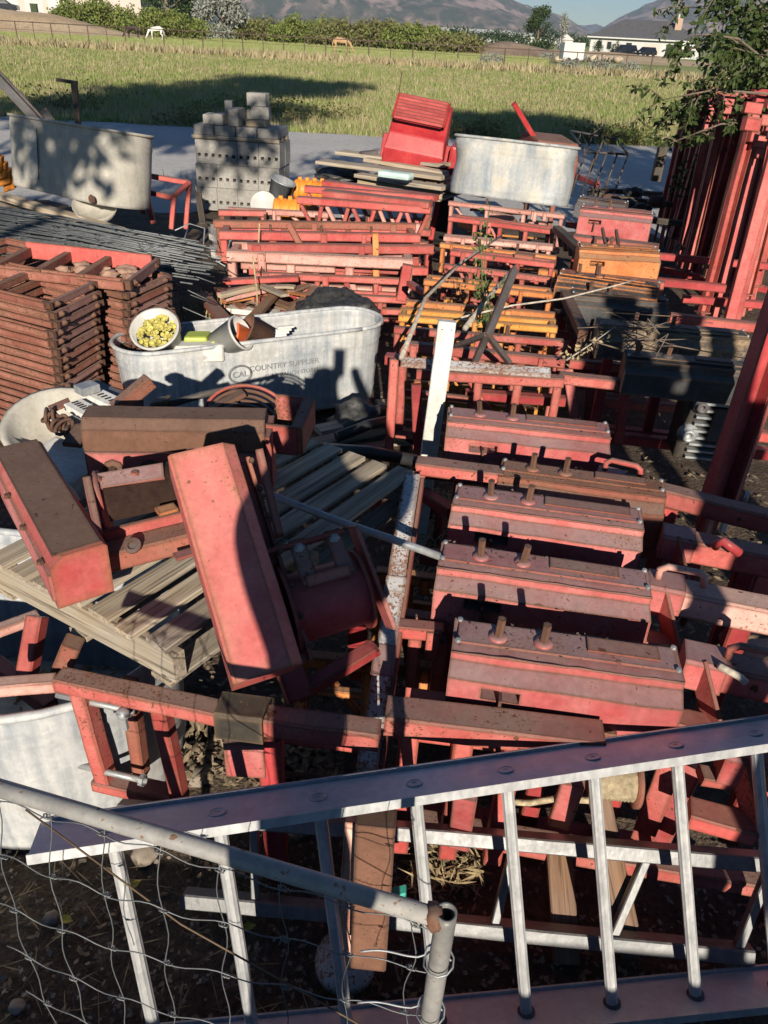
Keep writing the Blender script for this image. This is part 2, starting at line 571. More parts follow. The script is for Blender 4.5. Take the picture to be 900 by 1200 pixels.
def tubebm(bm, pts, r, n=8, r1=None, closed_caps=True):
    """tube through points with continuous rings"""
    pts = [V(p) for p in pts]
    rings = []
    up = V((0, 0, 1))
    N = len(pts)
    prev = None
    for i, p in enumerate(pts):
        d = (pts[min(i + 1, N - 1)] - pts[max(i - 1, 0)]).normalized()
        if prev is None:
            s = d.cross(up)
            if s.length < 1e-3:
                s = d.cross(V((0, 1, 0)))
        else:
            s = prev - d * prev.dot(d)
        s.normalize()
        prev = s
        u = s.cross(d)
        rr = r if r1 is None else r + (r1 - r) * i / max(1, N - 1)
        rings.append([bm.verts.new(p + s * rr * cos(2 * pi * k / n) + u * rr * sin(2 * pi * k / n)) for k in range(n)])
    for a, b in zip(rings, rings[1:]):
        for k in range(n):
            j = (k + 1) % n
            bm.faces.new((a[k], b[k], b[j], a[j]))
    if closed_caps:
        bm.faces.new(rings[0])
        bm.faces.new(list(reversed(rings[-1])))
    return bm


def tube(name, pts, r, mat, parent=None, n=10, r1=None, label=None):
    bm = bmesh.new()
    tubebm(bm, pts, r, n, r1)
    o = obj(name, bm, mat, parent, True, label)
    return o


def lathe(bm, base, axis, prof, n=28, sx=1.0, xdir=None):
    """revolve (r, h) pairs about axis from base"""
    axis = V(axis).normalized()
    x = V(xdir) if xdir is not None else (V((1, 0, 0)) if abs(axis.x) < 0.8 else V((0, 1, 0)))
    x = (x - axis * x.dot(axis)).normalized()
    y = axis.cross(x)
    rings = []
    for (r, h) in prof:
        rings.append([bm.verts.new(V(base) + axis * h + x * (r * sx * cos(2 * pi * k / n)) + y * (r * sin(2 * pi * k / n))) for k in range(n)])
    for a, b in zip(rings, rings[1:]):
        for k in range(n):
            j = (k + 1) % n
            bm.faces.new((a[k], a[j], b[j], b[k]))
    return rings


def hexbox(bm, c, ex, ey, ez):
    """box from centre and three half vectors"""
    vs = []
    for sz in (-1, 1):
        for sx, sy in ((-1, -1), (1, -1), (1, 1), (-1, 1)):
            vs.append(bm.verts.new(c + ex * sx + ey * sy + ez * sz))
    for f in ((3, 2, 1, 0), (4, 5, 6, 7), (0, 1, 5, 4), (1, 2, 6, 5), (2, 3, 7, 6), (3, 0, 4, 7)):
        bm.faces.new([vs[i] for i in f])
    return vs


def solid(bm, off=0.002, segs=1):
    bmesh.ops.bevel(bm, geom=list(bm.edges), offset=off, segments=segs, affect='EDGES', profile=0.6)


def dup(root, dloc=(0, 0, 0), label=None, rotz=0.0, name=None):
    """copy of a thing with copies of its parts and sub-parts"""
    def cp(o, par):
        c = o.copy()
        COL.objects.link(c)
        if par is not None:
            c.parent = par
        for ch in list(o.children):
            cp(ch, c)
        return c
    r = cp(root, None)
    r.location = V(root.location) + V(dloc)
    r.rotation_euler = (root.rotation_euler[0], root.rotation_euler[1], root.rotation_euler[2] + rotz)
    if label:
        r['label'] = label
    return r


def oval(L, Wd, n=14):
    """outline of an oval stock tank: two straight sides, two half-circle ends (local x,y), with normals"""
    r = Wd / 2
    a = L / 2 - r
    pts = []
    for i in range(n + 1):
        t = -pi / 2 + pi * i / n
        pts.append((a + r * cos(t), r * sin(t)))
    for i in range(n + 1):
        t = pi / 2 + pi * i / n
        pts.append((-a + r * cos(t), r * sin(t)))
    # straight sides subdivided
    out = []
    m = len(pts)
    for i in range(m):
        p, q = V((*pts[i], 0)), V((*pts[(i + 1) % m], 0))
        out.append(p)
        L_ = (q - p).length
        k = int(L_ / 0.12)
        for j in range(1, k):
            out.append(p.lerp(q, j / k))
    return out


def tank(parent_name, label, loc, rotz, L, Wd, Ht, mat, tilt=(0, 0), dents=0.0, taper=0.06, seed=1, group=None):
    """oval stock tank: ribbed wall, rolled rim, floor"""
    rnd = random.Random(seed)
    t = thing(parent_name, label, 'stock tank', loc, group)
    M = Matrix.Translation(V(loc)) @ Matrix.Rotation(rotz, 4, 'Z') @ Matrix.Rotation(tilt[0], 4, 'X') @ Matrix.Rotation(tilt[1], 4, 'Y')
    out = oval(L, Wd)
    prof = []
    N = 26
    for i in range(N + 1):
        f = i / N
        z = f * Ht
        s = 1 - taper * (1 - f)
        o = 0.0
        for c in (0.80, 0.88, 0.14):
            o += 0.008 * math.exp(-((f - c) / 0.018) ** 2)
        prof.append((s, o, z))
    ph = [rnd.uniform(0, 6.28) for _ in range(6)]

    def dent(p, f):
        if not dents:
            return 0.0
        return dents * (sin(7 * p.x + ph[0]) * sin(5 * f + ph[1]) * .5 + .35 * sin(17 * p.x + 6 * f + ph[2]) + .2 * sin(31 * p.x - 11 * f + ph[3])) * (0.25 + f)

    bm = bmesh.new()
    rings = []
    m = len(out)
    for (s, o, z) in prof:
        ring = []
        for k, p in enumerate(out):
            nrm = V((p.x - max(-L / 2 + Wd / 2, min(L / 2 - Wd / 2, p.x)), p.y, 0)).normalized()
            c = (k % 2) * 0.0022 if 0.17 * Ht < z < 0.76 * Ht else 0
            q = V((p.x * s, p.y * s, z)) + nrm * (o + c - dent(p, z / Ht))
            ring.append(bm.verts.new(M @ q))
        rings.append(ring)
    # inner wall
    for (s, o, z) in reversed(prof):
        ring = []
        for p in out:
            nrm = V((p.x - max(-L / 2 + Wd / 2, min(L / 2 - Wd / 2, p.x)), p.y, 0)).normalized()
            q = V((p.x * s, p.y * s, max(z, 0.012))) + nrm * (o - 0.004 - dent(p, z / Ht))
            ring.append(bm.verts.new(M @ q))
        rings.append(ring)
    for a, b in zip(rings, rings[1:]):
        for k in range(m):
            j = (k + 1) % m
            bm.faces.new((a[k], a[j], b[j], b[k]))
    bm.faces.new(rings[-1])
    bm.faces.new(list(reversed(rings[0])))
    wall = obj('wall', bm, mat, t, True)
    bm = bmesh.new()
    pts = []
    for p in out:
        nrm = V((p.x - max(-L / 2 + Wd / 2, min(L / 2 - Wd / 2, p.x)), p.y, 0)).normalized()
        pts.append(M @ (V((p.x, p.y, Ht)) + nrm * (0.006 - dent(p, 1.0))))
    pts.append(pts[0])
    tubebm(bm, pts, 0.013, 8)
    obj('rim', bm, mat, t, True)
    return t, M


def leaf(bm, c, d, n, ln, wd):
    d = d.normalized()
    s = d.cross(n)
    if s.length < 1e-3:
        s = d.cross(V((0.3, 0.5, 0.8)))
    s.normalize()
    a = bm.verts.new(c)
    b = bm.verts.new(c + d * ln * .5 + s * wd * .5)
    e = bm.verts.new(c + d * ln)
    f = bm.verts.new(c + d * ln * .5 - s * wd * .5)
    bm.faces.new((a, b, e, f))


def rv(rnd):
    while True:
        v = V((rnd.uniform(-1, 1), rnd.uniform(-1, 1), rnd.uniform(-1, 1)))
        if 0.01 < v.length < 1:
            return v


def quads_mesh(name, verts, faces, mat, parent=None):
    me = bpy.data.meshes.new(name)
    me.from_pydata(verts, [], faces)
    me.materials.append(MATS[mat])
    o = bpy.data.objects.new(name, me)
    COL.objects.link(o)
    if parent is not None:
        o.parent = parent
    return o


def crown(name, mat, parent, blobs, n, ln, wd, seed, droop=0.3):
    """leaves spread through the volume of several uneven blobs (centre, radii), relative to the parent"""
    rnd = random.Random(seed)
    vs, fs = [], []
    vols = [b[1][0] * b[1][1] * b[1][2] for b in blobs]
    # leaf clumps
    for _ in range(n // 9):
        (c, r) = rnd.choices(blobs, vols)[0]
        d = rv(rnd).normalized() * (rnd.random() ** 0.42)
        cc = V((c[0] + d.x * r[0], c[1] + d.y * r[1], c[2] + d.z * r[2]))
        sp = ln * rnd.uniform(0.8, 2.2)
        for _k in range(9):
            q = cc + rv(rnd) * sp
            dd = (rv(rnd) + V((0, 0, -droop))).normalized()
            s = dd.cross(rv(rnd)).normalized()
            l = ln * rnd.uniform(.7, 1.3)
            h = wd * rnd.uniform(.7, 1.3) * .5
            i = len(vs)
            vs += [q, q + dd * l * .5 + s * h, q + dd * l, q + dd * l * .5 - s * h]
            fs.append((i, i + 1, i + 2, i + 3))
    return quads_mesh(name, vs, fs, mat, parent)


def bush(name, label, cat, base, wdt, dep, hgt, mat, n, lf, seed, group=None, trunk=0.12):
    rnd = random.Random(seed)
    t = thing(name, label, cat, base, group)
    blobs = []
    k = max(3, int(wdt / hgt * 3))
    for i in range(k):
        f = (i + .5) / k * 2 - 1
        hh = hgt * rnd.uniform(.72, 1.0) * (1 - 0.35 * abs(f) ** 3)
        blobs.append(((f * wdt * .42, rnd.uniform(-.2, .2) * dep, hh * .52), (wdt / k * rnd.uniform(.75, 1.05), dep * .5, hh * .5)))
        blobs.append(((f * wdt * .42 + rnd.uniform(-.3, .3) * wdt / k, rnd.uniform(-.2, .2) * dep, hh * .8), (wdt / k * .45, dep * .3, hh * .26)))
    crown('crown', mat, t, blobs, n, lf, lf * .6, seed)
    bm = bmesh.new()
    tubebm(bm, [V(base), V(base) + V((0.05, 0, hgt * .6))], trunk, 7, trunk * .4)
    obj('trunk', bm, 'bark', t, True)
    return t


def tree(name, label, base, height, spread, clear, mat, n, lf, seed, trunk=0.3, group=None, lean=(0, 0)):
    rnd = random.Random(seed)
    t = thing(name, label, 'tree', base, group)
    top = V((lean[0], lean[1], height))
    bm = bmesh.new()
    b0 = V(base)
    pts = [b0 + V((top.x * f * f, top.y * f * f, height * .85 * f)) for f in (0, .15, .35, .6, .85, 1)]
    tubebm(bm, pts, trunk, 9, trunk * .15)
    blobs = []
    for i in range(13):
        f = rnd.uniform(0, 1)
        z = clear + (height - clear) * f
        rad = spread * (0.35 + .65 * sin(pi * min(1, f * .85 + .15)))
        an = rnd.uniform(0, 6.28)
        k = rnd.uniform(.3, .75)
        c = V((top.x * f + cos(an) * rad * k, top.y * f + sin(an) * rad * k, z))
        blobs.append((c, (spread * rnd.uniform(.25, .45), spread * rnd.uniform(.25, .45), (height - clear) * rnd.uniform(.10, .18))))
        st = b0 + V((top.x * f * .4, top.y * f * .4, clear * .7 + (z - clear) * .6))
        e = b0 + c
        mid = st.lerp(e, .5) + V((0, 0, .12 * spread))
        tubebm(bm, [st, mid, e], trunk * .3, 6, trunk * .06)
    obj('trunk', bm, 'bark', t, True)
    crown('crown', mat, t, blobs, n, lf, lf * .5, seed + 5)
    return t

# ================================================================== the setting
from mathutils import noise as mnoise


def groundmat(name, cols, scale, fine, rough=0.95, bmp=0.5, bdist=0.03):
    m, t, b = newmat(name)
    tc = nd(t, 'ShaderNodeTexCoord')
    co = tc.outputs['Object']
    n1 = noise(t, co, None, scale, 6, 0.6)
    n2 = noise(t, co, None, fine, 6, 0.65)
    n3 = noise(t, co, None, fine * 6, 4, 0.6)
    col = mix(t, ramp(t, n1, 0.42, 0.58), cols[0], cols[1])
    col = mix(t, ramp(t, n2, 0.50, 0.68), col, cols[2])
    col = hsv(t, col, 0.5, 1.0, ramp(t, n3, 0.25, 0.75, 0.6, 1.4))
    t.links.new(col, b.inputs['Base Color'])
    b.inputs['Roughness'].default_value = rough
    b.inputs['Specular IOR Level'].default_value = 0.15
    bump(t, b, mx(t, n2, n3, 'ADD'), bmp, bdist)
    return m


groundmat('pasture', (( .24, .29, .085), (.30, .31, .12), (.36, .32, .18)), 0.03, 0.5)
groundmat('field_soil', ((.19, .20, .07), (.28, .26, .12), (.36, .31, .19)), 0.10, 1.6)
groundmat('gravel', ((.44, .42, .395), (.50, .48, .45), (.37, .35, .33)), 0.35, 7.0, 0.95, 0.6, 0.02)
groundmat('yard_dirt', ((.085, .062, .046), (.12, .09, .066), (.17, .135, .10)), 1.6, 11.0, 0.95, 0.9, 0.02)
groundmat('dry_bank', ((.45, .33, .20), (.52, .40, .26), (.34, .26, .16)), 0.12, 0.9)
groundmat('brown_mound', ((.20, .14, .10), (.26, .19, .14), (.32, .25, .16)), 0.12, 0.9)


def sheet(name, poly, z, mat):
    bm = bmesh.new()
    bm.faces.new([bm.verts.new((x, y, z)) for x, y in poly])
    o = obj(name, bm, mat)
    o.location.z = z
    for v in o.data.vertices:
        v.co.z = 0
    return setp(o, kind='structure')


sheet('ground', [(-9000, -400), (9000, -400), (9000, 9000), (-9000, 9000)], -0.06, 'pasture')


def edge_poly(x0, x1, near, far, amp, seed, n=60):
    f = [(x0 + (x1 - x0) * i / n) for i in range(n + 1)]
    lo = [(x, near(x) + amp * mnoise.noise((x * .8, seed, 0))) for x in f]
    hi = [(x, far(x) + amp * 1.5 * mnoise.noise((x * .8, seed + 9, 0))) for x in reversed(f)]
    return lo + hi


EDGE = lambda x: 20.3 + 0.09 * x + 0.006 * x * x
sheet('field', edge_poly(-75, 60, lambda x: EDGE(max(-12, min(12, x))), lambda x: 74 - 0.2 * x, 0.35, 3), -0.045, 'field_soil')
sheet('gravel_road', edge_poly(-60, 60, lambda x: 9.0, lambda x: EDGE(max(-12, min(12, x))) + .3, 0.3, 5), -0.03, 'gravel')
# the dirt of the yard, lumpy
bm = bmesh.new()
NX, NY = 150, 170
grid = []
for j in range(NY + 1):
    y = -4 + 15.3 * j / NY
    row = []
    for i in range(NX + 1):
        x = -9 + 18 * i / NX
        e = max(0.0, y - 10.2) * 0.06
        z = 0.03 * mnoise.fractal((x * 1.1, y * 1.1, 0), 1.0, 2.0, 4) + 0.012 * mnoise.noise((x * 9, y * 9, 3)) - e + .0
        row.append(bm.verts.new((x, y, z)))
    grid.append(row)
for j in range(NY):
    for i in range(NX):
        bm.faces.new((grid[j][i], grid[j][i + 1], grid[j + 1][i + 1], grid[j + 1][i]))
o = setp(obj('yard_ground', bm, 'yard_dirt', None, True), kind='structure')

# mountains across the valley
m, t, b = newmat('mountain')
tc = nd(t, 'ShaderNodeTexCoord')
g = nd(t, 'ShaderNodeNewGeometry')
st_ = nd(t, 'ShaderNodeMapping', {'Vector': tc.outputs['Object'], 'Scale': (1, .35, .55)})
n1 = noise(t, st_.outputs[0], None, 0.006, 8, 0.65, 0.8)
n2 = noise(t, st_.outputs[0], None, 0.022, 6, 0.65, 0.5)
sx = nd(t, 'ShaderNodeSeparateXYZ', {0: g.outputs['Normal']})
steep = ramp(t, sx.outputs['Z'], 0.92, 0.70)
col = mix(t, ramp(t, n2, 0.45, 0.55), (.075, .085, .05), (.17, .14, .10))
col = mix(t, ramp(t, mx(t, mul(t, n1, .7), mul(t, n2, .3), 'ADD'), 0.49, 0.56), col, (.44, .31, .25))
col = mix(t, mul(t, steep, ramp(t, n2, 0.42, 0.58, 0, .6)), col, (.46, .34, .28))
t.links.new(col, b.inputs['Base Color'])
b.inputs['Roughness'].default_value = 1.0
b.inputs['Specular IOR Level'].default_value = 0.0


def ridge_px(px):
    """height of the skyline in degrees above the horizon at columns of the view"""
    K = [(-500, 7.5), (100, 7.0), (400, 5.2), (520, 4.2), (580, 3.2), (622, 2.2), (655, 1.45), (688, 0.75), (700, 0.75), (730, 1.7), (765, 2.5), (820, 3.9), (880, 5.0), (1000, 5.8), (1500, 6.5)]
    for (a, x), (b_, y) in zip(K, K[1:]):
        if a <= px <= b_:
            f = (px - a) / (b_ - a)
            return x + (y - x) * f
    return 6.0


def mountain(name, pmin, pmax, d0, d1, nx, ny, seed, ang):
    bm = bmesh.new()
    rows = []
    for j in range(ny + 1):
        f = j / ny
        row = []
        for i in range(nx + 1):
            px = pmin + (pmax - pmin) * i / nx
            q = G(px, d0 + (d1 - d0) * f)
            base = (f ** 0.85) if f < .8 else (0.8 ** .85) + (f - .8) * .9
            hh = math.tan(R(ang(px))) * math.hypot(q.x, q.y) * min(1.0, base * 1.05)
            r = mnoise.ridged_multi_fractal((q.x * .0011 + seed, q.y * .0007, 0.3), 0.9, 2.1, 6, 1.0, 2.0)
            r2 = mnoise.ridged_multi_fractal((q.x * .004 + seed, q.y * .0022, 1.3), 0.9, 2.1, 5, 1.0, 2.0)
            hh *= 0.50 + 0.25 * r + 0.075 * r2
            hh *= min(1, f * 4) if f < .25 else 1
            row.append(bm.verts.new((q.x, q.y, hh - 2)))
        rows.append(row)
    for j in range(ny):
        for i in range(nx):
            bm.faces.new((rows[j][i], rows[j][i + 1], rows[j + 1][i + 1], rows[j + 1][i]))
    return setp(obj(name, bm, 'mountain', None, True), kind='structure')


mountain('mountain', -60, 700, 2300, 4300, 230, 70, 1.7, lambda p: ridge_px(p) if p < 690 else 0.5)
mountain('mountain', 676, 1000, 2900, 4700, 130, 60, 5.1, lambda p: ridge_px(max(p, 700)) * max(0, min(1, (p - 676) / 24 + .1)))
mountain('hills', 560, 800, 5200, 7200, 80, 20, 8.3, lambda p: 0.95)

# haze: one closed box of even, thin air
bm = bmesh.new()
hexbox(bm, V((300, 3590, 459)), V((6200, 0, 0)), V((0, 3990, 0)), V((0, 0, 461)))
m = bpy.data.materials.new('haze')
m.use_nodes = True
t = m.node_tree
t.nodes.clear()
out = t.nodes.new('ShaderNodeOutputMaterial')
pv = nd(t, 'ShaderNodeVolumePrincipled', {'Color': (0.60, 0.76, 1.0, 1), 'Density': 0.00012, 'Anisotropy': 0.0})
t.links.new(pv.outputs[0], out.inputs['Volume'])
MATS['haze'] = m
setp(obj('haze', bm, 'haze'), kind='stuff')


# ------------------------------------------------------------------ grass of the field
def grass(name, n, mat, region, hmin, hmax, wd, seed, dens=None):
    rng = np.random.default_rng(seed)
    x0, x1, y0, y1 = region
    # nearer rows denser
    u = rng.random(n * 3)
    y = y0 * (y1 / y0) ** u
    px = rng.uniform(-30, 930, n * 3)
    x = (px - 430) / 900.0 * y * 1.05 + 0.02 * y
    k = (x > x0) & (x < x1)
    x, y = x[k][:n], y[k][:n]
    keep = np.ones(len(x), bool)
    for i in range(len(x)):
        xe = max(-12, min(12, x[i]))
        if y[i] < EDGE(xe) + .2 + 0.5 * mnoise.noise((x[i] * .8, 12, 0)):
            keep[i] = False
        elif dens and not dens(x[i], y[i], rng.random()):
            keep[i] = False
    x, y = x[keep], y[keep]
    n = len(x)
    B = 4
    x = np.repeat(x, B) + rng.normal(0, .05, n * B) * (1 + np.repeat(y, B) / 40)
    y = np.repeat(y, B) + rng.normal(0, .05, n * B) * (1 + np.repeat(y, B) / 40)
    n *= B
    h = rng.uniform(hmin, hmax, n)
    an = rng.uniform(0, 6.28, n)
    wv = wd * rng.uniform(.7, 1.4, n) * (0.8 + y / 35.0)
    lx, ly = rng.normal(0, .35, n) * h, rng.normal(0, .35, n) * h
    v = np.zeros((n, 3, 3), np.float32)
    v[:, 0] = np.stack([x - np.cos(an) * wv, y - np.sin(an) * wv, np.full(n, -.05)], 1)
    v[:, 1] = np.stack([x + np.cos(an) * wv, y + np.sin(an) * wv, np.full(n, -.05)], 1)
    v[:, 2] = np.stack([x + lx, y + ly, h], 1)
    me = bpy.data.meshes.new(name)
    me.vertices.add(n * 3)
    me.vertices.foreach_set('co', v.ravel())
    me.loops.add(n * 3)
    me.loops.foreach_set('vertex_index', np.arange(n * 3, dtype=np.int32))
    me.polygons.add(n)
    me.polygons.foreach_set('loop_start', np.arange(0, n * 3, 3, dtype=np.int32))
    me.update(calc_edges=True)
    me.materials.append(MATS[mat])
    o = bpy.data.objects.new(name, me)
    COL.objects.link(o)
    return setp(o, kind='stuff')


grass('grass', 42000, 'grass_blades', (-75, 60, 19.5, 72), .03, .13, .013, 1)


def patch(x, y, r):
    return mnoise.fractal((x * .16, y * .10, 4), 1.0, 2.0, 3) > (r - .70)


grass('dry_grass', 12000, 'grass_dry', (-75, 60, 19.5, 72), .06, .22, .012, 2, patch)
grass('dry_grass', 1500, 'grass_dry', (-75, 60, 66, 71), .3, .7, .03, 3)


def verge(name, n, mat, seed):
    r_ = random.Random(seed)
    vs, fs = [], []
    for _ in range(n):
        px = r_.uniform(-20, 760)
        y = 19.8 + abs(r_.gauss(0, 3.2)) if px < 420 else 20.6 + abs(r_.gauss(0, 1.0))
        q = G(px, y)
        q = V((q.x, max(y, EDGE(max(-12, min(12, q.x))) + .35), 0))
        if mnoise.noise((q.x * .5, q.y * .3, seed)) < -.05:
            continue
        h = r_.uniform(.12, .42)
        for _k in range(22):
            p = q + V((r_.gauss(0, .14), r_.gauss(0, .14), h * r_.uniform(.1, 1)))
            d_ = rv(r_).normalized()
            s_ = d_.cross(rv(r_)).normalized()
            i = len(vs)
            l = r_.uniform(.05, .12)
            vs += [p, p + d_ * l * .5 + s_ * l * .3, p + d_ * l, p + d_ * l * .5 - s_ * l * .3]
            fs.append((i, i + 1, i + 2, i + 3))
    return setp(quads_mesh(name, vs, fs, mat), kind='stuff')


verge('undergrowth', 700, 'leaf_hedge', 5)

def pasture_grass(n, seed):
    r_ = random.Random(seed)
    vs, fs = [], []
    for _ in range(n):
        y = 74 * (150 / 74) ** r_.random()
        q = G(r_.uniform(-20, 640), y)
        for _k in range(3):
            p = q + V((r_.gauss(0, .3), r_.gauss(0, .5), -.05))
            a = r_.uniform(-.7, .7)
            s_ = V((cos(a), sin(a), 0)) * r_.uniform(.05, .12)
            i = len(vs)
            vs += [p - s_, p + s_, p + V((r_.gauss(0, .05), r_.gauss(0, .05), r_.uniform(.12, .3)))]
            fs.append((i, i + 1, i + 2))
    return setp(quads_mesh('grass', vs, fs, 'grass_blades'), kind='stuff')


pasture_grass(14000, 6)

# ------------------------------------------------------------------ the pipe fence beyond the field
FA, FB = G(-40, 82.5), G(790, 67)
t = thing('pipe_fence', 'long rusty pipe fence crossing between the tall grass and the pasture', 'fence', FA.lerp(FB, .5))
NP = 34
for i in range(NP + 1):
    q = FA.lerp(FB, i / NP)
    hgt = 1.42 + (0.1 if i % 4 == 0 else 0)
    bar('post', q - V((0, 0, .1)), q + V((0, 0, hgt)), .09, .09, 'fence_rust', t, (0, 1, 0), circ(.05 if i % 2 else .035, 8))
for k, hh in enumerate((1.40, .80)):
    tube('rail', [FA + V((0, 0, hh)), FB + V((0, 0, hh))], .04 if k == 0 else .016, 'fence_rust', t, 6)


# ------------------------------------------------------------------ horses
def horse(label, px, y, mat, yaw, graze=True, sc_=1.0):
    base = G(px, y)
    t = thing('horse', label, 'horse', base)
    me = bpy.data.meshes.new('body')
    nz, hz = (.62, .28) if graze else (1.75, 1.62)
    vs = [(-.55, 0, 1.18, .27), (-.2, 0, 1.12, .30), (.2, 0, 1.10, .29), (.52, 0, 1.2, .25),
          (.80, 0, 1.35 if not graze else 1.05, .16), (1.02, 0, nz + .05, .12), (1.22, 0, hz, .09), (1.38, 0, hz - .12, .065)]
    ed = [(i, i + 1) for i in range(7)]

    def chain(root, pts):
        a = root
        for p in pts:
            vs.append(p)
            ed.append((a, len(vs) - 1))
            a = len(vs) - 1
    for s in (-.15, .15):
        chain(3, [(.50, s, .85, .13), (.53, s, .48, .065), (.50, s, .12, .045), (.55, s, .02, .06)])
        chain(0, [(-.62, s, .85, .16), (-.55, s, .62, .085), (-.72, s, .46, .06), (-.68, s, .12, .045), (-.63, s, .02, .06)])
    chain(0, [(-.78, 0, 1.18, .07), (-.90, 0, .85, .06), (-.92, 0, .5, .03)])
    me.from_pydata([V(v[:3]) * sc_ for v in vs], ed, [])
    o = bpy.data.objects.new('body', me)
    COL.objects.link(o)
    o.parent = t
    me.materials.append(MATS[mat])
    o.modifiers.new('skin', 'SKIN')
    me.skin_vertices.new() if not me.skin_vertices else None
    for i, v in enumerate(vs):
        me.skin_vertices[0].data[i].radius = (v[3] * sc_, v[3] * sc_)
    me.skin_vertices[0].data[1].use_root = True
    sd = o.modifiers.new('sub', 'SUBSURF')
    sd.levels = sd.render_levels = 1
    t.rotation_euler = (0, 0, yaw)
    return t


horse('dark brown horse grazing by the round green bush behind the fence', 156, 108, 'horse_dark', R(170))
horse('white horse grazing beside the dark horse behind the fence', 184, 110, 'horse_white', R(185))
horse('tan horse standing alone before the long hedge', 400, 92, 'horse_tan', R(10))

# ------------------------------------------------------------------ bushes and trees beyond the pasture
HG = 'bushes and trees beyond the pasture'
bush('bush', 'big rounded light green bush beside the tan building', 'bush', G(112, 128), 13, 7, 4.7, 'leaf_bush', 9000, .42, 21, HG)
bush('bush', 'second light green bush between the round bush and the silver tree', 'bush', G(196, 124), 12, 6, 3.4, 'leaf_bush', 7000, .38, 22, HG)
tree('dark_tree', 'dark green spreading tree behind the light green bushes', G(198, 150), 12, 7.5, 1.5, 'leaf_dark', 7000, .6, 23, .5, HG)
tree('silver_tree', 'silvery pale leaved tree between the bushes and the hedge', G(262, 138), 7.2, 5.4, .4, 'leaf_silver', 9000, .5, 24, .4, HG)
for i, (px, y, wdt, hh, mt) in enumerate(((318, 138, 12, 3.0, 'leaf_hedge'), (362, 134, 13, 3.5, 'leaf_bush'), (408, 130, 12, 3.3, 'leaf_hedge'), (450, 128, 12, 3.7, 'leaf_hedge'),
                                          (492, 126, 12, 3.3, 'leaf_bush'), (528, 124, 10, 2.4, 'leaf_hedge'))):
    nm = ('first', 'second', 'third', 'fourth', 'fifth', 'last and lowest')[i]
    bush('hedge_bush', nm + ' bush of the long hedge counted from the silver tree', 'bush', G(px, y), wdt, 7, hh, mt, 6500, .42, 30 + i, 'bushes of the long hedge')
tree('poplar', 'dense dark green tree beside the small white shed', G(628, 165), 7.4, 3.0, .3, 'leaf_dark', 5000, .38, 41, .3, HG)
tree('spruce', 'thin bluish spruce just beside the white shed', G(656, 158), 5.6, 1.3, .5, 'leaf_silver', 900, .3, 42, .15, HG)
for i, (px, y, wd_, hh) in enumerate(((700, 164, 1.8, 2.6), (720, 160, 2.6, 2.6))):
    bush('shrub', ('narrow dark shrub at the white house wall', 'wider dark shrub beside the parked cars')[i], 'shrub', G(px, y + 24, .2), wd_, 1.6, hh, 'leaf_dark', 900, .22, 50 + i)
for i, (px, y) in enumerate(((642, 120), (690, 112), (705, 80), (575, 82), (735, 79), (668, 80))):
    bush('sage_bush', ('sage bush below the white shed', 'sage bush on the stone bank', 'sage bush at the pipe fence below the house', 'sage bush at the pipe fence below the brown mound',
                       'sage bush at the fence below the parked cars', 'sage bush below the white trailer')[i], 'shrub', G(px, y), 2.4, 1.6, .9, 'leaf_silver', 700, .16, 60 + i, 'sage bushes on the far bank')


# ------------------------------------------------------------------ banks and mounds
def mound(name, px, y, wx, wy, hh, mat, seed):
    c = G(px, y)
    bm = bmesh.new()
    n = 28
    rows = []
    for j in range(n + 1):
        row = []
        for i in range(n + 1):
            u, v_ = i / n * 2 - 1, j / n * 2 - 1
            r = min(1, math.hypot(u, v_))
            z = hh * (cos(r * pi) * .5 + .5) * (1 + .25 * mnoise.noise((u * 3 + seed, v_ * 3, 0))) - .08
            row.append(bm.verts.new(c + V((u * wx, v_ * wy, z))))
        rows.append(row)
    for j in range(n):
        for i in range(n):
            bm.faces.new((rows[j][i], rows[j][i + 1], rows[j + 1][i + 1], rows[j + 1][i]))
    return setp(obj(name, bm, mat, None, True), kind='structure')


mound('dry_bank_terrain', -20, 118, 26, 16, 2.9, 'dry_bank', 1)
mound('brown_hill', 588, 128, 13, 9, 1.7, 'brown_mound', 2)
mound('stone_bank_terrain', 690, 150, 26, 34, .9, 'dry_bank', 3)
# stones edging the bank in front of the house
rs = random.Random(4)
sg = 'stones edging the bank below the house'
for i in range(26):
    f = i / 25
    q = G(655 + 72 * f, 108 + 5 * sin(f * 4), 0.1 + .3 * f)
    bm = bmesh.new()
    bmesh.ops.create_icosphere(bm, subdivisions=2, radius=1)
    for v in bm.verts:
        v.co *= 1 + .25 * mnoise.noise(v.co * 2 + V((i, 0, 0)))
        v.co = V((v.co.x * rs.uniform(.5, .6), v.co.y * .5, v.co.z * .38))
    bmesh.ops.translate(bm, verts=bm.verts, vec=q + V((0, rs.uniform(-1, 1), .15)))
    one('edging_stone', bm, 'stone_tan', 'tan boulder in the row of stones edging the bank below the white house', 'stone', sg, smooth=True)


# ------------------------------------------------------------------ the white house and what stands at it
def local(base, yaw):
    return Matrix.Translation(base) @ Matrix.Rotation(yaw, 4, 'Z')


def lbox(bm, M, x0, x1, y0, y1, z0, z1):
    c = M @ V(((x0 + x1) / 2, (y0 + y1) / 2, (z0 + z1) / 2))
    R3 = M.to_3x3()
    hexbox(bm, c, R3 @ V(((x1 - x0) / 2, 0, 0)), R3 @ V((0, (y1 - y0) / 2, 0)), R3 @ V((0, 0, (z1 - z0) / 2)))


def lb(name, M, x0, x1, y0, y1, z0, z1, mat, parent):
    bm = bmesh.new()
    lbox(bm, M, x0, x1, y0, y1, z0, z1)
    return obj(name, bm, mat, parent)


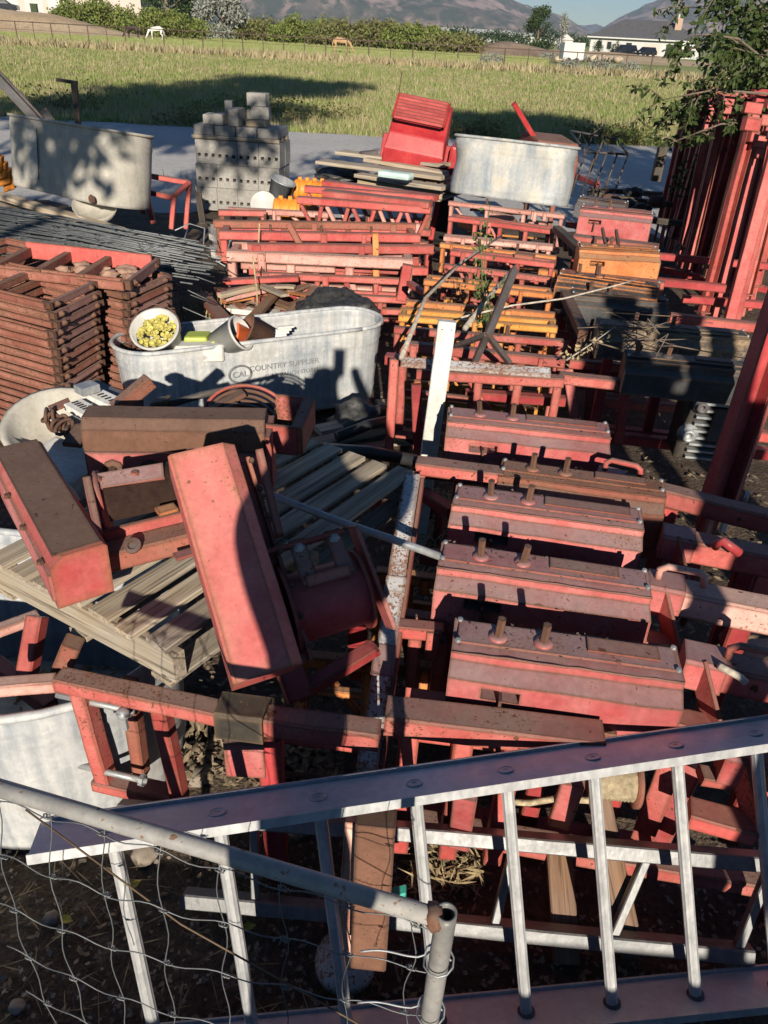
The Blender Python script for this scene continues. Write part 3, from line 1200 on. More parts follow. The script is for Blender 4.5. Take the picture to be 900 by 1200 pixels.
hb = G(690, 198, .15)
M = local(hb, R(-12))
t = thing('house', 'white single storey house with a broad grey hip roof and brick chimney', 'house', hb)
LW = 23.0
lb('wall', M, 0, LW, 0, 13, -.6, 3.0, 'house_white', t)


def hip(M, x0, x1, y0, y1, z0, z1, inset, name, par):
    bm = bmesh.new()
    ym = (y0 + y1) / 2
    vs = [M @ V(p) for p in ((x0, y0, z0), (x1, y0, z0), (x1, y1, z0), (x0, y1, z0), (x0 + inset, ym, z1), (x1 - inset, ym, z1))]
    v = [bm.verts.new(p) for p in vs]
    for f in ((0, 1, 5, 4), (1, 2, 5), (2, 3, 4, 5), (3, 0, 4), (3, 2, 1, 0)):
        bm.faces.new([v[i] for i in f])
    return obj(name, bm, 'roof_grey', par)


rf = hip(M, -.9, LW + .9, -.9, 13.9, 3.05, 6.6, 7.5, 'roof', t)
lb('fascia', M, -.85, LW + .85, -.93, -.86, 2.85, 3.1, 'house_white', t)
ch = lb('chimney', M, 17.2, 18.6, 3.0, 4.2, 5.0, 7.2, 'brick_tan', rf)
for x in (17.5, 18.2):
    lb('chimney_pot', M, x, x + .3, 3.4, 3.8, 7.2, 7.9, 'house_white', ch)
for x0, x1 in ((1.5, 2.4), (3.6, 4.5), (7.6, 8.8), (20.4, 21.3)):
    wf = lb('window', M, x0 - .12, x1 + .12, -.06, .02, .75, 2.35, 'house_white', t)
    lb('pane', M, x0, x1, -.09, -.062, .87, 2.23, 'glass_dark', wf)
lb('garage_door', M, 11.5, 14.8, -.05, .02, -.3, 2.3, 'house_tan', t)
lb('garage_opening', M, 16.0, 18.6, -.04, .02, -.3, 2.3, 'garage_dark', t)  # dark panel on the closed wall, painted shade of the open garage
lb('corner_post', M, 19.2, 19.9, -1.0, -.3, -.5, 2.85, 'house_white', t)


def car(label, px, y, z, yaw, ln=4.7, hgt=1.75, group=None):
    base = G(px, y, z)
    M = local(base, yaw)
    t = thing('parked_car', label, 'car', base, group)
    prof = [(-ln / 2, .35), (-ln / 2 + .05, 1.0), (-ln / 2 + .3, 1.1), (-ln / 2 + .55, hgt), (ln * .12, hgt), (ln * .25, 1.12), (ln / 2 - .15, 1.0), (ln / 2, .75), (ln / 2, .35)]
    bm = bmesh.new()
    L = [bm.verts.new(M @ V((x, -.88 + (0.12 if z_ > 1.2 else 0), z_))) for x, z_ in prof]
    Rr = [bm.verts.new(M @ V((x, .88 - (0.12 if z_ > 1.2 else 0), z_))) for x, z_ in prof]
    n = len(prof)
    for i in range(n):
        j = (i + 1) % n
        bm.faces.new((L[i], L[j], Rr[j], Rr[i]))
    bm.faces.new(list(reversed(L)))
    bm.faces.new(Rr)
    solid(bm, .04, 2)
    obj('body', bm, 'car_black', t)
    lb('side_window', M, -ln / 2 + .6, ln * .1, -.80, -.765, 1.15, hgt - .12, 'glass_dark', t)
    for sx_ in (-ln * .3, ln * .3):
        for sy in (-.9, .7):
            bm = bmesh.new()
            c = M @ V((sx_, sy, .36))
            ax = M.to_3x3() @ V((0, 1, 0))
            rr = lathe(bm, c, ax, [(.05, 0), (.36, 0), (.36, .2), (.05, .2)], 14)
            wl = obj('wheel', bm, 'tyre', t)
    for sy in (-.6, .6):
        lb('headlight', M, ln / 2 - .02, ln / 2 + .02, sy - .18, sy + .18, .68, .86, 'house_white', t)
    return t


car('black pickup sized car parked by the dark shrubs of the white house', 731, 184, .15, R(-165), 5.2, 1.85)
car('smaller dark car parked in front of the open garage', 756, 182, .1, R(-150), 4.5, 1.7)

tb = G(668, 98)
M = local(tb, R(8))
t = thing('white_trailer', 'white enclosed box trailer standing by the pipe fence', 'trailer', tb)
bm = bmesh.new()
lbox(bm, M, -1.15, 1.15, -.8, .8, .42, 2.0)
solid(bm, .06, 2)
obj('box', bm, 'house_white', t)
for x in (-.5, .4):
    bm = bmesh.new()
    lathe(bm, M @ V((x, -.86, .3)), M.to_3x3() @ V((0, 1, 0)), [(.04, 0), (.3, 0), (.3, .18), (.04, .18)], 12)
    obj('wheel', bm, 'tyre', t)
lb('tow_bar', M, 1.15, 2.0, -.06, .06, .4, .5, 'fence_rust', t)
lb('door_seam', M, -.02, .02, -.812, -.80, .5, 1.95, 'plastic_grey', t)

sb = G(652, 160, .3)
M = local(sb, R(-10))
t = thing('shed', 'small white garden shed with a pale gable roof', 'shed', sb)
lb('wall', M, 0, 2.6, 0, 2.4, -.3, 2.0, 'house_white', t)
bm = bmesh.new()
v = [bm.verts.new(M @ V(p)) for p in ((-.2, -.2, 1.95), (2.8, -.2, 1.95), (1.3, -.2, 2.9), (-.2, 2.6, 1.95), (2.8, 2.6, 1.95), (1.3, 2.6, 2.9))]
for f in ((0, 1, 2), (3, 5, 4), (0, 2, 5, 3), (1, 4, 5, 2), (0, 3, 4, 1)):
    bm.faces.new([v[i] for i in f])
obj('roof', bm, 'plastic_grey', t)
lb('door', M, .9, 1.6, -.04, .01, -.1, 1.7, 'house_tan', t)

for i, (px, y, ln, hh, lab) in enumerate(((552, 420, 34, 5, 'long pale farm shed far off beyond the hedge end'), (590, 520, 30, 5, 'low white barn far off in the valley'), (640, 700, 26, 6, 'tiny pale house far off below the valley gap'),
                                          (676, 900, 40, 7, 'pale barn far off beside the foot of the mountain'))):
    c = G(px, y)
    M = local(c, R(-5 + 8 * i))
    t = thing('barn', lab, 'barn', c, 'far buildings in the valley')
    lb('wall', M, -ln / 2, ln / 2, 0, 10, 0, hh * .7, 'house_white', t)
    bm = bmesh.new()
    v = [bm.verts.new(M @ V(p)) for p in ((-ln / 2 - 1, -1, hh * .68), (ln / 2 + 1, -1, hh * .68), (ln / 2 + 1, 11, hh * .68), (-ln / 2 - 1, 11, hh * .68), (-ln / 2 - 1, 5, hh), (ln / 2 + 1, 5, hh))]
    for f in ((0, 1, 5, 4), (2, 3, 4, 5), (0, 4, 3), (1, 2, 5), (3, 2, 1, 0)):
        bm.faces.new([v[i] for i in f])
    obj('roof', bm, 'plastic_grey', t)
rt_ = random.Random(6)
for i, (px, y, hh) in enumerate(((540, 300, 5), (575, 380, 5), (600, 330, 4), (646, 420, 7), (672, 380, 5), (690, 460, 6))):
    bush('valley_tree', ('valley tree beyond the hedge end', 'valley tree beside the pale farm shed', 'low valley tree over the brown mound', 'valley tree behind the bluish spruce', 'valley tree above the white trailer', 'valley tree below the gap in the mountains')[i],
         'tree', G(px, y), 14, 6, hh, 'leaf_dark', 900, .9, 80 + i, 'small trees far off in the valley')

# the tan building at the edge
cb = G(-8, 150, 2.0)
M = local(cb, R(8))
t = thing('building', 'tan garage building with pale doors on the dry bank', 'building', cb)
lb('wall', M, -6, 24, 0, 10, -1, 4.2, 'house_tan', t)
hip(M, -7, 25, -1, 11, 4.2, 7, 6, 'roof', t)
for x in (1.2, 5.2, 9.0):
    lb('door', M, x, x + 3, -.05, .02, -.2, 2.6, 'house_white', t)
car('dark car parked before the tan building', 4, 138, 2.0, R(10), 4.6, 1.6)
bb = G(41, 136, 2.1)
M = local(bb, R(8))
t = thing('wheelie_bin', 'dark green waste bin standing before the tan building', 'bin', bb)
lb('body', M, -.45, .45, -.4, .4, .05, 1.1, 'leaf_dark', t)
lb('lid', M, -.5, .5, -.45, .45, 1.1, 1.2, 'leaf_dark', t)

# ================================================================== the yard: far half
rnd = random.Random(5)
ORD = ['first', 'second', 'third', 'fourth', 'fifth', 'sixth', 'seventh', 'eighth', 'ninth', 'tenth', 'eleventh', 'twelfth', 'thirteenth', 'fourteenth', 'fifteenth', 'sixteenth', 'seventeenth', 'eighteenth', 'nineteenth', 'twentieth']
Z = V((0, 0, 1))


def plank(name, A, B, wd, h, mat, parent=None, upv=(0, 0, 1), label=None):
    bm = bmesh.new()
    A, B = V(A), V(B)
    d, s, u = frame_of(A, B, upv)
    n = 5
    lay = bm.verts.layers.float_vector.new('grain')
    rings = []
    ph = rnd.uniform(0, 50)
    for i in range(n + 1):
        f = i / n
        q = A.lerp(B, f) + u * (0.006 * mnoise.noise((f * 2 + ph, 0, 0)))
        ring = []
        for (x, y) in rect(wd * (1 + .03 * mnoise.noise((f * 4, ph, 1))), h, min(wd, h) * .13):
            v = bm.verts.new(q + s * x + u * y)
            v[lay] = ((B - A).length * f, x + ph, y)
            ring.append(v)
        rings.append(ring)
    for a, b in zip(rings, rings[1:]):
        m_ = len(a)
        for k in range(m_):
            j = (k + 1) % m_
            bm.faces.new((a[k], a[j], b[j], b[k]))
    bm.faces.new(list(reversed(rings[0])))
    bm.faces.new(rings[-1])
    return obj(name, bm, mat, parent, False, label)


def single_plank(name, A, B, wd, h, mat, label, cat, group=None, upv=(0, 0, 1)):
    o = plank(name, A, B, wd, h, mat, None, upv)
    return setp(o, label, cat, group)


def single_bar(name, A, B, wd, h, mat, label, cat='steel bar', group=None, upv=(0, 0, 1), prof=None, smooth=False):
    o = bar(name, A, B, wd, h, mat, None, upv, prof, None, smooth)
    return setp(o, label, cat, group)


# ------------------------------------------------------------------ concrete blocks on their pallet
def block_with_holes(M, w_, d_, h_, hz, hw, hh, n_holes):
    """block whose front face has small square pockets (real recesses)"""
    bm = bmesh.new()
    xs = [-w_ / 2]
    for i in range(n_holes):
        c = -w_ / 2 + w_ * (i + .5) / n_holes
        xs += [c - hw / 2, c + hw / 2]
    xs.append(w_ / 2)
    zs = [0, hz - hh / 2, hz + hh / 2, h_]
    g_ = [[bm.verts.new((x, -d_ / 2, z)) for x in xs] for z in zs]
    for j in range(3):
        for i in range(len(xs) - 1):
            q = [g_[j][i], g_[j][i + 1], g_[j + 1][i + 1], g_[j + 1][i]]
            if j == 1 and i % 2 == 1:
                b_ = [bm.verts.new((v.co.x, -d_ / 2 + .12, v.co.z)) for v in q]
                for k in range(4):
                    l = (k + 1) % 4
                    bm.faces.new((q[k], q[l], b_[l], b_[k]))
                bm.faces.new(b_)
            else:
                bm.faces.new(q)
    bk = [bm.verts.new(p) for p in ((-w_ / 2, d_ / 2, 0), (w_ / 2, d_ / 2, 0), (w_ / 2, d_ / 2, h_), (-w_ / 2, d_ / 2, h_))]
    f0, f1, f2, f3 = [g_[0][k] for k in range(len(xs))], [g_[j][-1] for j in range(4)], [g_[3][k] for k in range(len(xs))], [g_[j][0] for j in range(4)]
    bm.faces.new((bk[1], bk[0], bk[3], bk[2]))
    bm.faces.new(list(reversed(f0)) + [bk[0], bk[1]])
    bm.faces.new(f2 + [bk[2], bk[3]])
    bm.faces.new(list(reversed(f1)) + [bk[1], bk[2]])
    bm.faces.new(f3 + [bk[3], bk[0]])
    bmesh.ops.transform(bm, matrix=M, verts=bm.verts)
    return bm


BY = 10.7
B0 = G(237, BY, 0.0)
BYAW = R(-6)
BM_ = local(V((B0.x, B0.y, 0)), BYAW)
BW, BH, BD = .270, .275, .27
bg_ = 'concrete blocks stacked beside the gravel road'
for c in range(3):
    for r_ in range(2):
        for k in range(4):
            z0 = .02 + c * (BH + .004)
            Mb = BM_ @ Matrix.Translation(V((BW * (k + .5) * 1.01 - .0 + .012 * ((c * 7 + k * 3) % 3 - 1), r_ * (BD + .02) + .008 * ((c + k) % 3), z0)))
            bm = block_with_holes(Mb, BW, BD, BH, .10, .04, .04, 3)
            one('concrete_block', bm, 'concrete_block', f'grey concrete block, {ORD[k]} along the {("bottom", "middle", "upper")[c]} course of the {("front", "rear")[r_]} row', 'block', bg_)
zt = .02 + 3 * (BH + .004)
# thin flat course with gaps, then the loose blocks
for k in range(4):
    Mb = BM_ @ Matrix.Translation(V((BW * (k + .5) * 1.01, .15, zt + .05)))
    bm = bmesh.new()
    lbox(bm, Mb, -.130, .130, -.27, .29, 0, .11)
    solid(bm, .006)
    one('concrete_block', bm, 'concrete_block', f'flat concrete block, {ORD[k]} along the thin course over the stack', 'block', bg_)
for k in range(3):
    plank('spacer', BM_ @ V((-.02, -.1 + .22 * k, zt + .026)), BM_ @ V((1.10, -.1 + .22 * k, zt + .026)), .06, .045, 'wood_grey') and None
    setp(bpy.context.scene.objects[-1] if False else COL.objects[-1], f'wooden spacer strip under the thin block course, {ORD[k]} one back', 'wood strip', 'spacer strips in the block stack')
zl = zt + .165
SB = .72
for i, (x, y, z, a, b_, c, yaw, lab) in enumerate((
        (.24, .1, zl, .20, .38, .15, 4, 'small loose concrete block at the outer end of the stack top'), (.45, .05, zl, .19, .36, .17, -5, 'second loose concrete block beside the outer one on the stack top'),
        (.53, .2, zl, .13, .2, .36, 10, 'narrow concrete block standing on end on the stack top'), (.74, .0, zl, .19, .38, .27, -2, 'concrete block with a grooved side standing mid top of the stack'),
        (1.08, .1, zl, .36, .3, .10, 0, 'pale weathered wooden block lying on the stack top'), (1.12, .16, zl + .105, .30, .26, .20, 6, 'concrete block lying on the wooden block'),
        (1.08, .14, zl + .31, .34, .22, .20, -3, 'topmost concrete block of the whole stack'), (.92, .2, zl, .13, .2, .24, 8, 'concrete block standing behind the wooden block'))):
    x, a, b_, c, z = x * SB, a * SB, b_ * SB, c * SB, zl + (z - zl) * SB
    Mb = BM_ @ Matrix.Translation(V((x, y, z))) @ Matrix.Rotation(R(yaw), 4, 'Z')
    bm = bmesh.new()
    lbox(bm, Mb, -a / 2, a / 2, -b_ / 2, b_ / 2, 0, c)
    solid(bm, .006)
    one('concrete_block' if i != 4 else 'wood_block', bm, 'concrete_block' if i != 4 else 'wood_tan', lab, 'block', bg_ if i != 4 else None)


# ------------------------------------------------------------------ pallets and planks
def pallet(label, O, ex, ey, L, Wd, nboards, mat='wood_grey', group=None, runners=3, hgt=.12, skip=()):
    """boards run along ey (length Wd), spread along ex; stringers along ex"""
    t = thing('wooden_pallet', label, 'pallet', O, group)
    ex, ey = V(ex).normalized(), V(ey).normalized()
    up_ = ex.cross(ey).normalized()
    if up_.z < 0:
        up_ = -up_
    bw = L / nboards * (.80 if nboards < 7 else .72)
    for i in range(nboards):
        if i in skip:
            continue
        c = O + ex * (L * (i + .5) / nboards)
        j = rnd.uniform(-.015, .015)
        plank('deck_board', c + ey * (-.01 + j) + up_ * (hgt - .009), c + ey * (Wd + .01 + j) + up_ * (hgt - .009), bw * rnd.uniform(.9, 1.05), .018, mat, t, up_)
    for k in range(runners):
        c = O + ey * (Wd * k / (runners - 1) * .965 + Wd * .0175)
        plank('stringer', c + up_ * (hgt / 2 - .003), c + ex * L + up_ * (hgt / 2 - .003), .04, hgt - .034, mat, t, up_)
    for i in (0, nboards // 2, nboards - 1):
        c = O + ex * (L * (i + .5) / nboards)
        plank('bottom_board', c + up_ * .002, c + ey * Wd + up_ * .002, bw, .016, mat, t, up_)
    return t


# ------------------------------------------------------------------ the weathered tank at the upper left
zt_ = .62
A, B = P(8, 222, zt_), P(158, 258, zt_)
ax = (B - A)
TT, MT = tank('stock_tank', 'tall pale chalky stock tank with a white painted patch on its wall', A.lerp(B, .44) + V((-ax.y, ax.x, 0)).normalized() * .30 - ax.normalized() * .10, math.atan2(ax.y, ax.x), ax.length * .90, 0.60, .62, 'tank_chalky', (R(-10), 0), .006, .02, 3)
d_ = ax.normalized()
nrm = V((d_.y, -d_.x, 0))
# the white patch is paint on the wall: a thin skin just proud of it
bm = bmesh.new()
for (z0, z1) in ((.10, .55),):
    g_ = []
    for q in range(9):
        z = z0 + (z1 - z0) * q / 8
        f = z / .62
        yy = -.30 * (1 - .02 * (1 - f)) - .0165
        g_.append([bm.verts.new(MT @ V((x, yy, z))) for x in (-.36, -.28, -.19)])
    for q in range(8):
        for x in range(2):
            bm.faces.new((g_[q][x], g_[q][x + 1], g_[q + 1][x + 1], g_[q + 1][x]))
bmesh.ops.solidify(bm, geom=list(bm.faces), thickness=.003)
obj('painted_patch', bm, 'white_paint', TT)
bm = bmesh.new()
lathe(bm, A.lerp(B, .72) + nrm * .02 + V((0, 0, .10)), nrm, [(.0, .012), (.035, .012), (.04, 0)], 14)
obj('drain_plug', bm, 'rust', TT)
# boards and tubs under it
for k in range(3):
    q = A + nrm * (.05 + .05 * k) - Z * (.06 + .09 * k)
    single_plank('timber', q - d_ * .1, q + d_ * (1.75 + .1 * k) - Z * .05, .12, .05, 'wood_tan' if k < 2 else 'wood_grey', f'weathered timber under the chalky tank, {ORD[k]} from the top', 'timber', 'timbers under the chalky tank')
bm = bmesh.new()
c = P(112, 240, .63)
lathe(bm, c - V((0, 0, .05)), (0.1, -.5, .9), [(.0, 0), (.17, 0), (.20, .07), (.205, .07), (.175, -.003)], 24)
one('tub_lid', bm, 'tank_chalky', 'round pale metal lid leaning at the foot of the chalky tank', 'lid', smooth=True)
# T post and beams behind
q = P(84, 150, .75)
q = PY(84, 150, 8.6)
t = thing('post', 'thin dark metal post with a flat crosspiece behind the chalky tank', 'post', V((q.x, q.y, 0)))
e = PY(87, 97, 8.65)
bar('pole', V((q.x, q.y, 0)), e, .055, .05, 'grease', t, (0, 1, 0))
bar('crosspiece', e + V((-.17, 0, .02)), e + V((.03, 0, 0)), .05, .03, 'grease', t)
e0, e1 = PY(-30, 60, 8.9), PY(46, 142, 8.9)
single_bar('steel_beam', e0, e1, .10, .10, 'dark_steel', 'dark steel beam leaning down toward the chalky tank', 'beam', None, (0, 1, 0), ibeam(.09, .11, .012))
e0, e1 = PY(52, 128, 8.7), PY(70, 152, 8.7)
single_bar('steel_angle', e0, e1, .07, .07, 'dark_steel', 'short bright steel angle sticking up behind the chalky tank', 'steel bar', None, (0, 1, 0), ell(.08, .08, .008))
e0, e1 = PY(0, 180, 8.3), PY(12, 212, 8.3)
t = thing('orange_machine', 'orange rusty machine part at the edge behind the chalky tank', 'machine part', PY(2, 215, 8.3))
for i in range(5):
    bm = bmesh.new()
    c = PY(-8 + 5 * i, 186 + 7 * i, 8.3 + .05 * i)
    hexbox(bm, c, V((.06, 0, .02)), V((0, .05, .01)), V((.01, 0, .07)))
    solid(bm, .012)
    obj('casting', bm, 'drum_orange', t)

# ------------------------------------------------------------------ mortar mixer (red drum with safety grate) behind the planks
def mixer():
    y = 9.3
    c = PY(487, 186, y)
    M = local(V((c.x, c.y, 0)), R(-7)) @ Matrix.Translation((0, 0, c.z)) @ Matrix.Rotation(R(7), 4, 'Y') @ Matrix.Translation((0, 0, -c.z))
    zb = c.z - .10
    t = thing('mortar_mixer', 'bright red mortar mixer with a slatted grate over its tilted drum', 'mixer', V((c.x, c.y, 0)))
    bm = bmesh.new()
    # drum: barrel section, front wall curved, open toward the top
    prof = []
    for i in range(17):
        a = R(-60 + 300 * i / 16)
        prof.append((cos(a), sin(a)))
    pts = [(-.02, .62), (-.30, .36), (-.355, .20), (-.34, .06), (-.27, -.06), (.0, -.12), (.27, -.02), (.34, .14), (.33, .34), (.12, .66)]
    L = [bm.verts.new(M @ V((-.33 + .03 * (zz > .3), yy, zb + zz))) for yy, zz in pts]
    Rr = [bm.verts.new(M @ V((.30 + .02 * (zz < .3), yy, zb + zz))) for yy, zz in pts]
    for i in range(len(pts) - 1):
        bm.faces.new((L[i + 1], L[i], Rr[i], Rr[i + 1]))
    bm.faces.new(L)
    bm.faces.new(list(reversed(Rr)))
    bm.faces.new((L[0], L[-1], Rr[-1], Rr[0]))
    solid(bm, .015, 2)
    drum = obj('drum', bm, 'mixer_red', t)
    # the grate: frame and slats over the mouth
    g0 = V((0, -.30, .47 + zb)); g1 = V((0, -.03, .66 + zb))
    for i in range(8):
        f = i / 7
        q = g0.lerp(g1, f * 1.0) + V((0, -.045, .035))
        bar('slat', M @ (q + V((-.27, 0, .0))), M @ (q + V((.25, 0, .0))), .022, .03, 'red_deep', drum)
    for sx_ in (-.28, .26):
        bar('grate_rail', M @ (g0 + V((sx_, -.02, .03))), M @ (g1 + V((sx_, -.02, .03))), .03, .03, 'mixer_red', t)
    for sx_ in (-.36, .34):
        bar('leg', M @ V((sx_, -.1, 0.01)), M @ V((sx_, -.05, zb + .3)), .06, .06, 'mixer_red', t, (0, 1, 0))
        bm = bmesh.new()
        lathe(bm, M @ V((sx_ * 1.18 - .05, .3, .28)), M.to_3x3() @ V((1, 0, 0)), [(.06, 0), (.28, 0), (.28, .14), (.06, .14)], 18)
        obj('wheel', bm, 'tyre', t)
    # engine hood to the right
    bm = bmesh.new()
    lbox(bm, M, .37, .86, -.25, .35, zb - .12, zb + .33)
    solid(bm, .03, 2)
    obj('engine_hood', bm, 'mixer_red', t)
    lb('hood_vent', M, .55, .75, -.254, -.246, zb + .16, zb + .24, 'plastic_black', t)
    tube('tow_bar', [M @ V((-.1, -.2, zb - .15)), M @ V((-.9, -.5, .35))], .03, 'mixer_red', t)
    return t


mixer()
# second, rusty mixer behind the dented tank with its raised tow bar
y = 9.0
c = PY(668, 175, y)
M = local(V((c.x, c.y, 0)), R(12))
t = thing('old_mixer', 'dull brown red mixer hidden behind the dented tank with raised red tow bar', 'mixer', V((c.x, c.y, 0)))
bm = bmesh.new()
zb = c.z - .05
pts = [(-.28, .16), (-.34, -.02), (-.3, -.25), (.1, -.4), (.36, -.2), (.36, .05), (.2, .2)]
L = [bm.verts.new(M @ V((-.48, yy, zb + zz))) for yy, zz in pts]
Rr = [bm.verts.new(M @ V((-.03, yy, zb + zz * 1.0 - .03))) for yy, zz in pts]
for i in range(len(pts)):
    j = (i + 1) % len(pts)
    bm.faces.new((L[j], L[i], Rr[i], Rr[j]))
bm.faces.new(L)
bm.faces.new(list(reversed(Rr)))
solid(bm, .02, 2)
obj('drum', bm, 'red_brown', t)
bar('tow_bar', PY(630, 168, y - .1), PY(602, 121, y - .2), .05, .05, 'mixer_red', t, (0, 1, 0))
for sx_ in (-.4, -.1):
    bar('leg', M @ V((sx_, 0, 0.01)), M @ V((sx_, 0, zb - .1)), .05, .05, 'red_brown', t, (0, 1, 0))
tube('thin_antenna_rod', [PY(466, 120, 9.6), PY(471, 85, 9.7)], .006, 'grease')
setp(COL.objects[-1], 'thin dark rod standing up behind the red mixer', 'rod')

# ------------------------------------------------------------------ black wire rack on the road
y = 9.7
Rk = lambda px, py, dy=0: PY(px, py, y + dy)
t = thing('wire_rack', 'black wire rack standing in the shade behind the dented tank', 'rack', Rk(700, 205))
a, b_, c, d2 = Rk(686, 178), Rk(736, 181), Rk(722, 163, .7), Rk(668, 153, .7)
for pts in ((a, b_), (b_, Rk(728, 170, .4), c), (c, d2), (d2, a)):
    tube('rail', pts, .014, 'black_paint', t, 6)
for k in range(5):
    p0 = a.lerp(b_, k / 4)
    tube('upright', [p0, p0 + V((-.10, -.05, -.48))], .010, 'black_paint', t, 6)
for k in range(1, 4):
    tube('cross_wire', [a.lerp(b_, k / 4), a.lerp(b_, k / 4).lerp(d2.lerp(c, k / 4), .5) - V((0, 0, .05)), d2.lerp(c, k / 4)], .008, 'black_paint', t, 6)
    p0 = d2.lerp(c, k / 4)
    tube('upright', [p0, p0 + V((-.10, 0, -.4))], .010, 'black_paint', t, 6)
tube('brace', [Rk(690, 160, .5), Rk(704, 150, .6)], .01, 'black_paint', t, 6)
single_bar('fence_post', PY(768, 212, 8.8), PY(777, 172, 8.8), .09, .09, 'grease', 'short black post beside the leaning red uprights', 'post', None, (0, 1, 0))

# ------------------------------------------------------------------ grey planks and pallet in front of the mixer
zz = .80
for i, (x0, y0, x1, y1, wd, mt, z) in enumerate(((398, 178, 524, 194, .2, 'wood_grey', .92), (376, 189, 522, 208, .22, 'wood_grey', .88), (430, 187, 522, 203, .12, 'wood_tan', .90),
                                                 (420, 205, 522, 221, .16, 'wood_grey', .84))):
    A, B = P(x0, y0, z), P(x1, y1, z)
    single_plank('plank', A, B, wd, .035, mt, ('long grey plank at the top of the pile before the red mixer', 'widest grey plank of the pile before the red mixer', 'narrow tan plank between the grey planks', 'short grey plank lying on the raised pallet')[i], 'plank', 'planks before the red mixer')
A, B = P(419, 222, .70), P(517, 236, .70)
ex = (B - A); ey = V((-ex.y, ex.x, 0)).normalized()
pallet('grey wooden pallet under the planks before the red mixer', A, ex, ey, ex.length, .8, 6, 'wood_tan')
bm = bmesh.new()
c = P(464, 205, .93)
hexbox(bm, c, (B - A).normalized() * .17, ey * .07, Z * .03)
solid(bm, .025, 2)
one('foam_block', bm, 'foam_aqua', 'pale aqua foam float lying on the grey planks', 'foam float')
bm = bmesh.new()
hexbox(bm, P(432, 179, .95), V((.09, .03, .01)), V((-.02, .03, 0)), Z * .02)
solid(bm, .006)
one('steel_clamp', bm, 'dark_steel', 'small steel channel piece lying on the uppermost plank', 'clamp')
bm = bmesh.new()
bmesh.ops.create_icosphere(bm, subdivisions=4, radius=1)
c = P(400, 205, .7)
for v in bm.verts:
    v.co *= 1 + .3 * mnoise.fractal(v.co * 2.2, 1, 2, 3)
    v.co = c + V((v.co.x * .28, v.co.y * .2, v.co.z * .10))
one('tarp', bm, 'tarp_black', 'crumpled dark tarp under the ends of the grey planks', 'tarp', smooth=True)

# ------------------------------------------------------------------ dented galvanised tank on the frames
zD = .86
A, B = P(527, 232, zD), P(668, 248, zD)
ax = B - A
tank('stock_tank', 'dented galvanised stock tank standing on the red frames', A.lerp(B, .44) + V((-ax.y, ax.x, 0)).normalized() * .27, math.atan2(ax.y, ax.x), ax.length * 1.0, .44, .47, 'tank_dented', (R(-7), R(1)), .024, -.01, 9)

# ------------------------------------------------------------------ orange ribbed drums, buckets
def ribbed(label, px0, py0, px1, py1, z, r):
    A, B = P(px0, py0, z), P(px1, py1, z)
    L = (B - A).length
    t = thing('orange_drum', label, 'drum', (A + B) / 2 - V((0, 0, r)), 'orange ribbed drums lying on the red frames')
    bm = bmesh.new()
    pr = [(0.01, 0)]
    n = 30
    for i in range(n + 1):
        f = i / n
        pr.append((r * (1 + .07 * (1 if math.sin(f * 34) > 0 else 0)), f * L))
    pr.append((.01, L))
    lathe(bm, A, B - A, pr, 20)
    obj('shell', bm, 'drum_orange', t, True)
    for f in (.12, .5, .88):
        bm = bmesh.new()
        lathe(bm, A + (B - A) * f, B - A, [(r * 1.1, -.015), (r * 1.12, 0), (r * 1.1, .015)], 20)
        obj('hoop', bm, 'drum_orange', t, True)
    for k in range(4):
        q = A.lerp(B, .15 + .22 * k) + Z * r * 1.1
        bm = bmesh.new()
        hexbox(bm, q, V((.02, 0, 0)), V((0, .02, 0)), Z * .02)
        solid(bm, .005)
        obj('lug', bm, 'drum_orange', t)
    return t


ribbed('upper orange ribbed drum below the dark tarp', 346, 222, 385, 225, .62, .10)
ribbed('lower orange ribbed drum beside the round grey pan', 322, 247, 372, 250, .60, .11)
bm = bmesh.new()
c = P(330, 225, .62)
lathe(bm, c + V((-.05, 0, -.1)), (.35, -.1, 1), [(.0, 0), (.10, 0), (.13, .22), (.137, .22), (.137, .235), (.125, .235), (.095, .01), (0, .01)], 22)
one('zinc_bucket', bm, 'galvanised', 'bluish zinc bucket tipped beside the concrete blocks', 'bucket', smooth=True)
bm = bmesh.new()
lathe(bm, P(309, 240, .56), (.05, -.8, .6), [(.0, 0), (.11, 0.0), (.125, .03), (.13, .03), (.115, -.004)], 22)
one('round_pan', bm, 'plastic_grey', 'round grey pan leaning on the orange drum', 'pan', smooth=True)

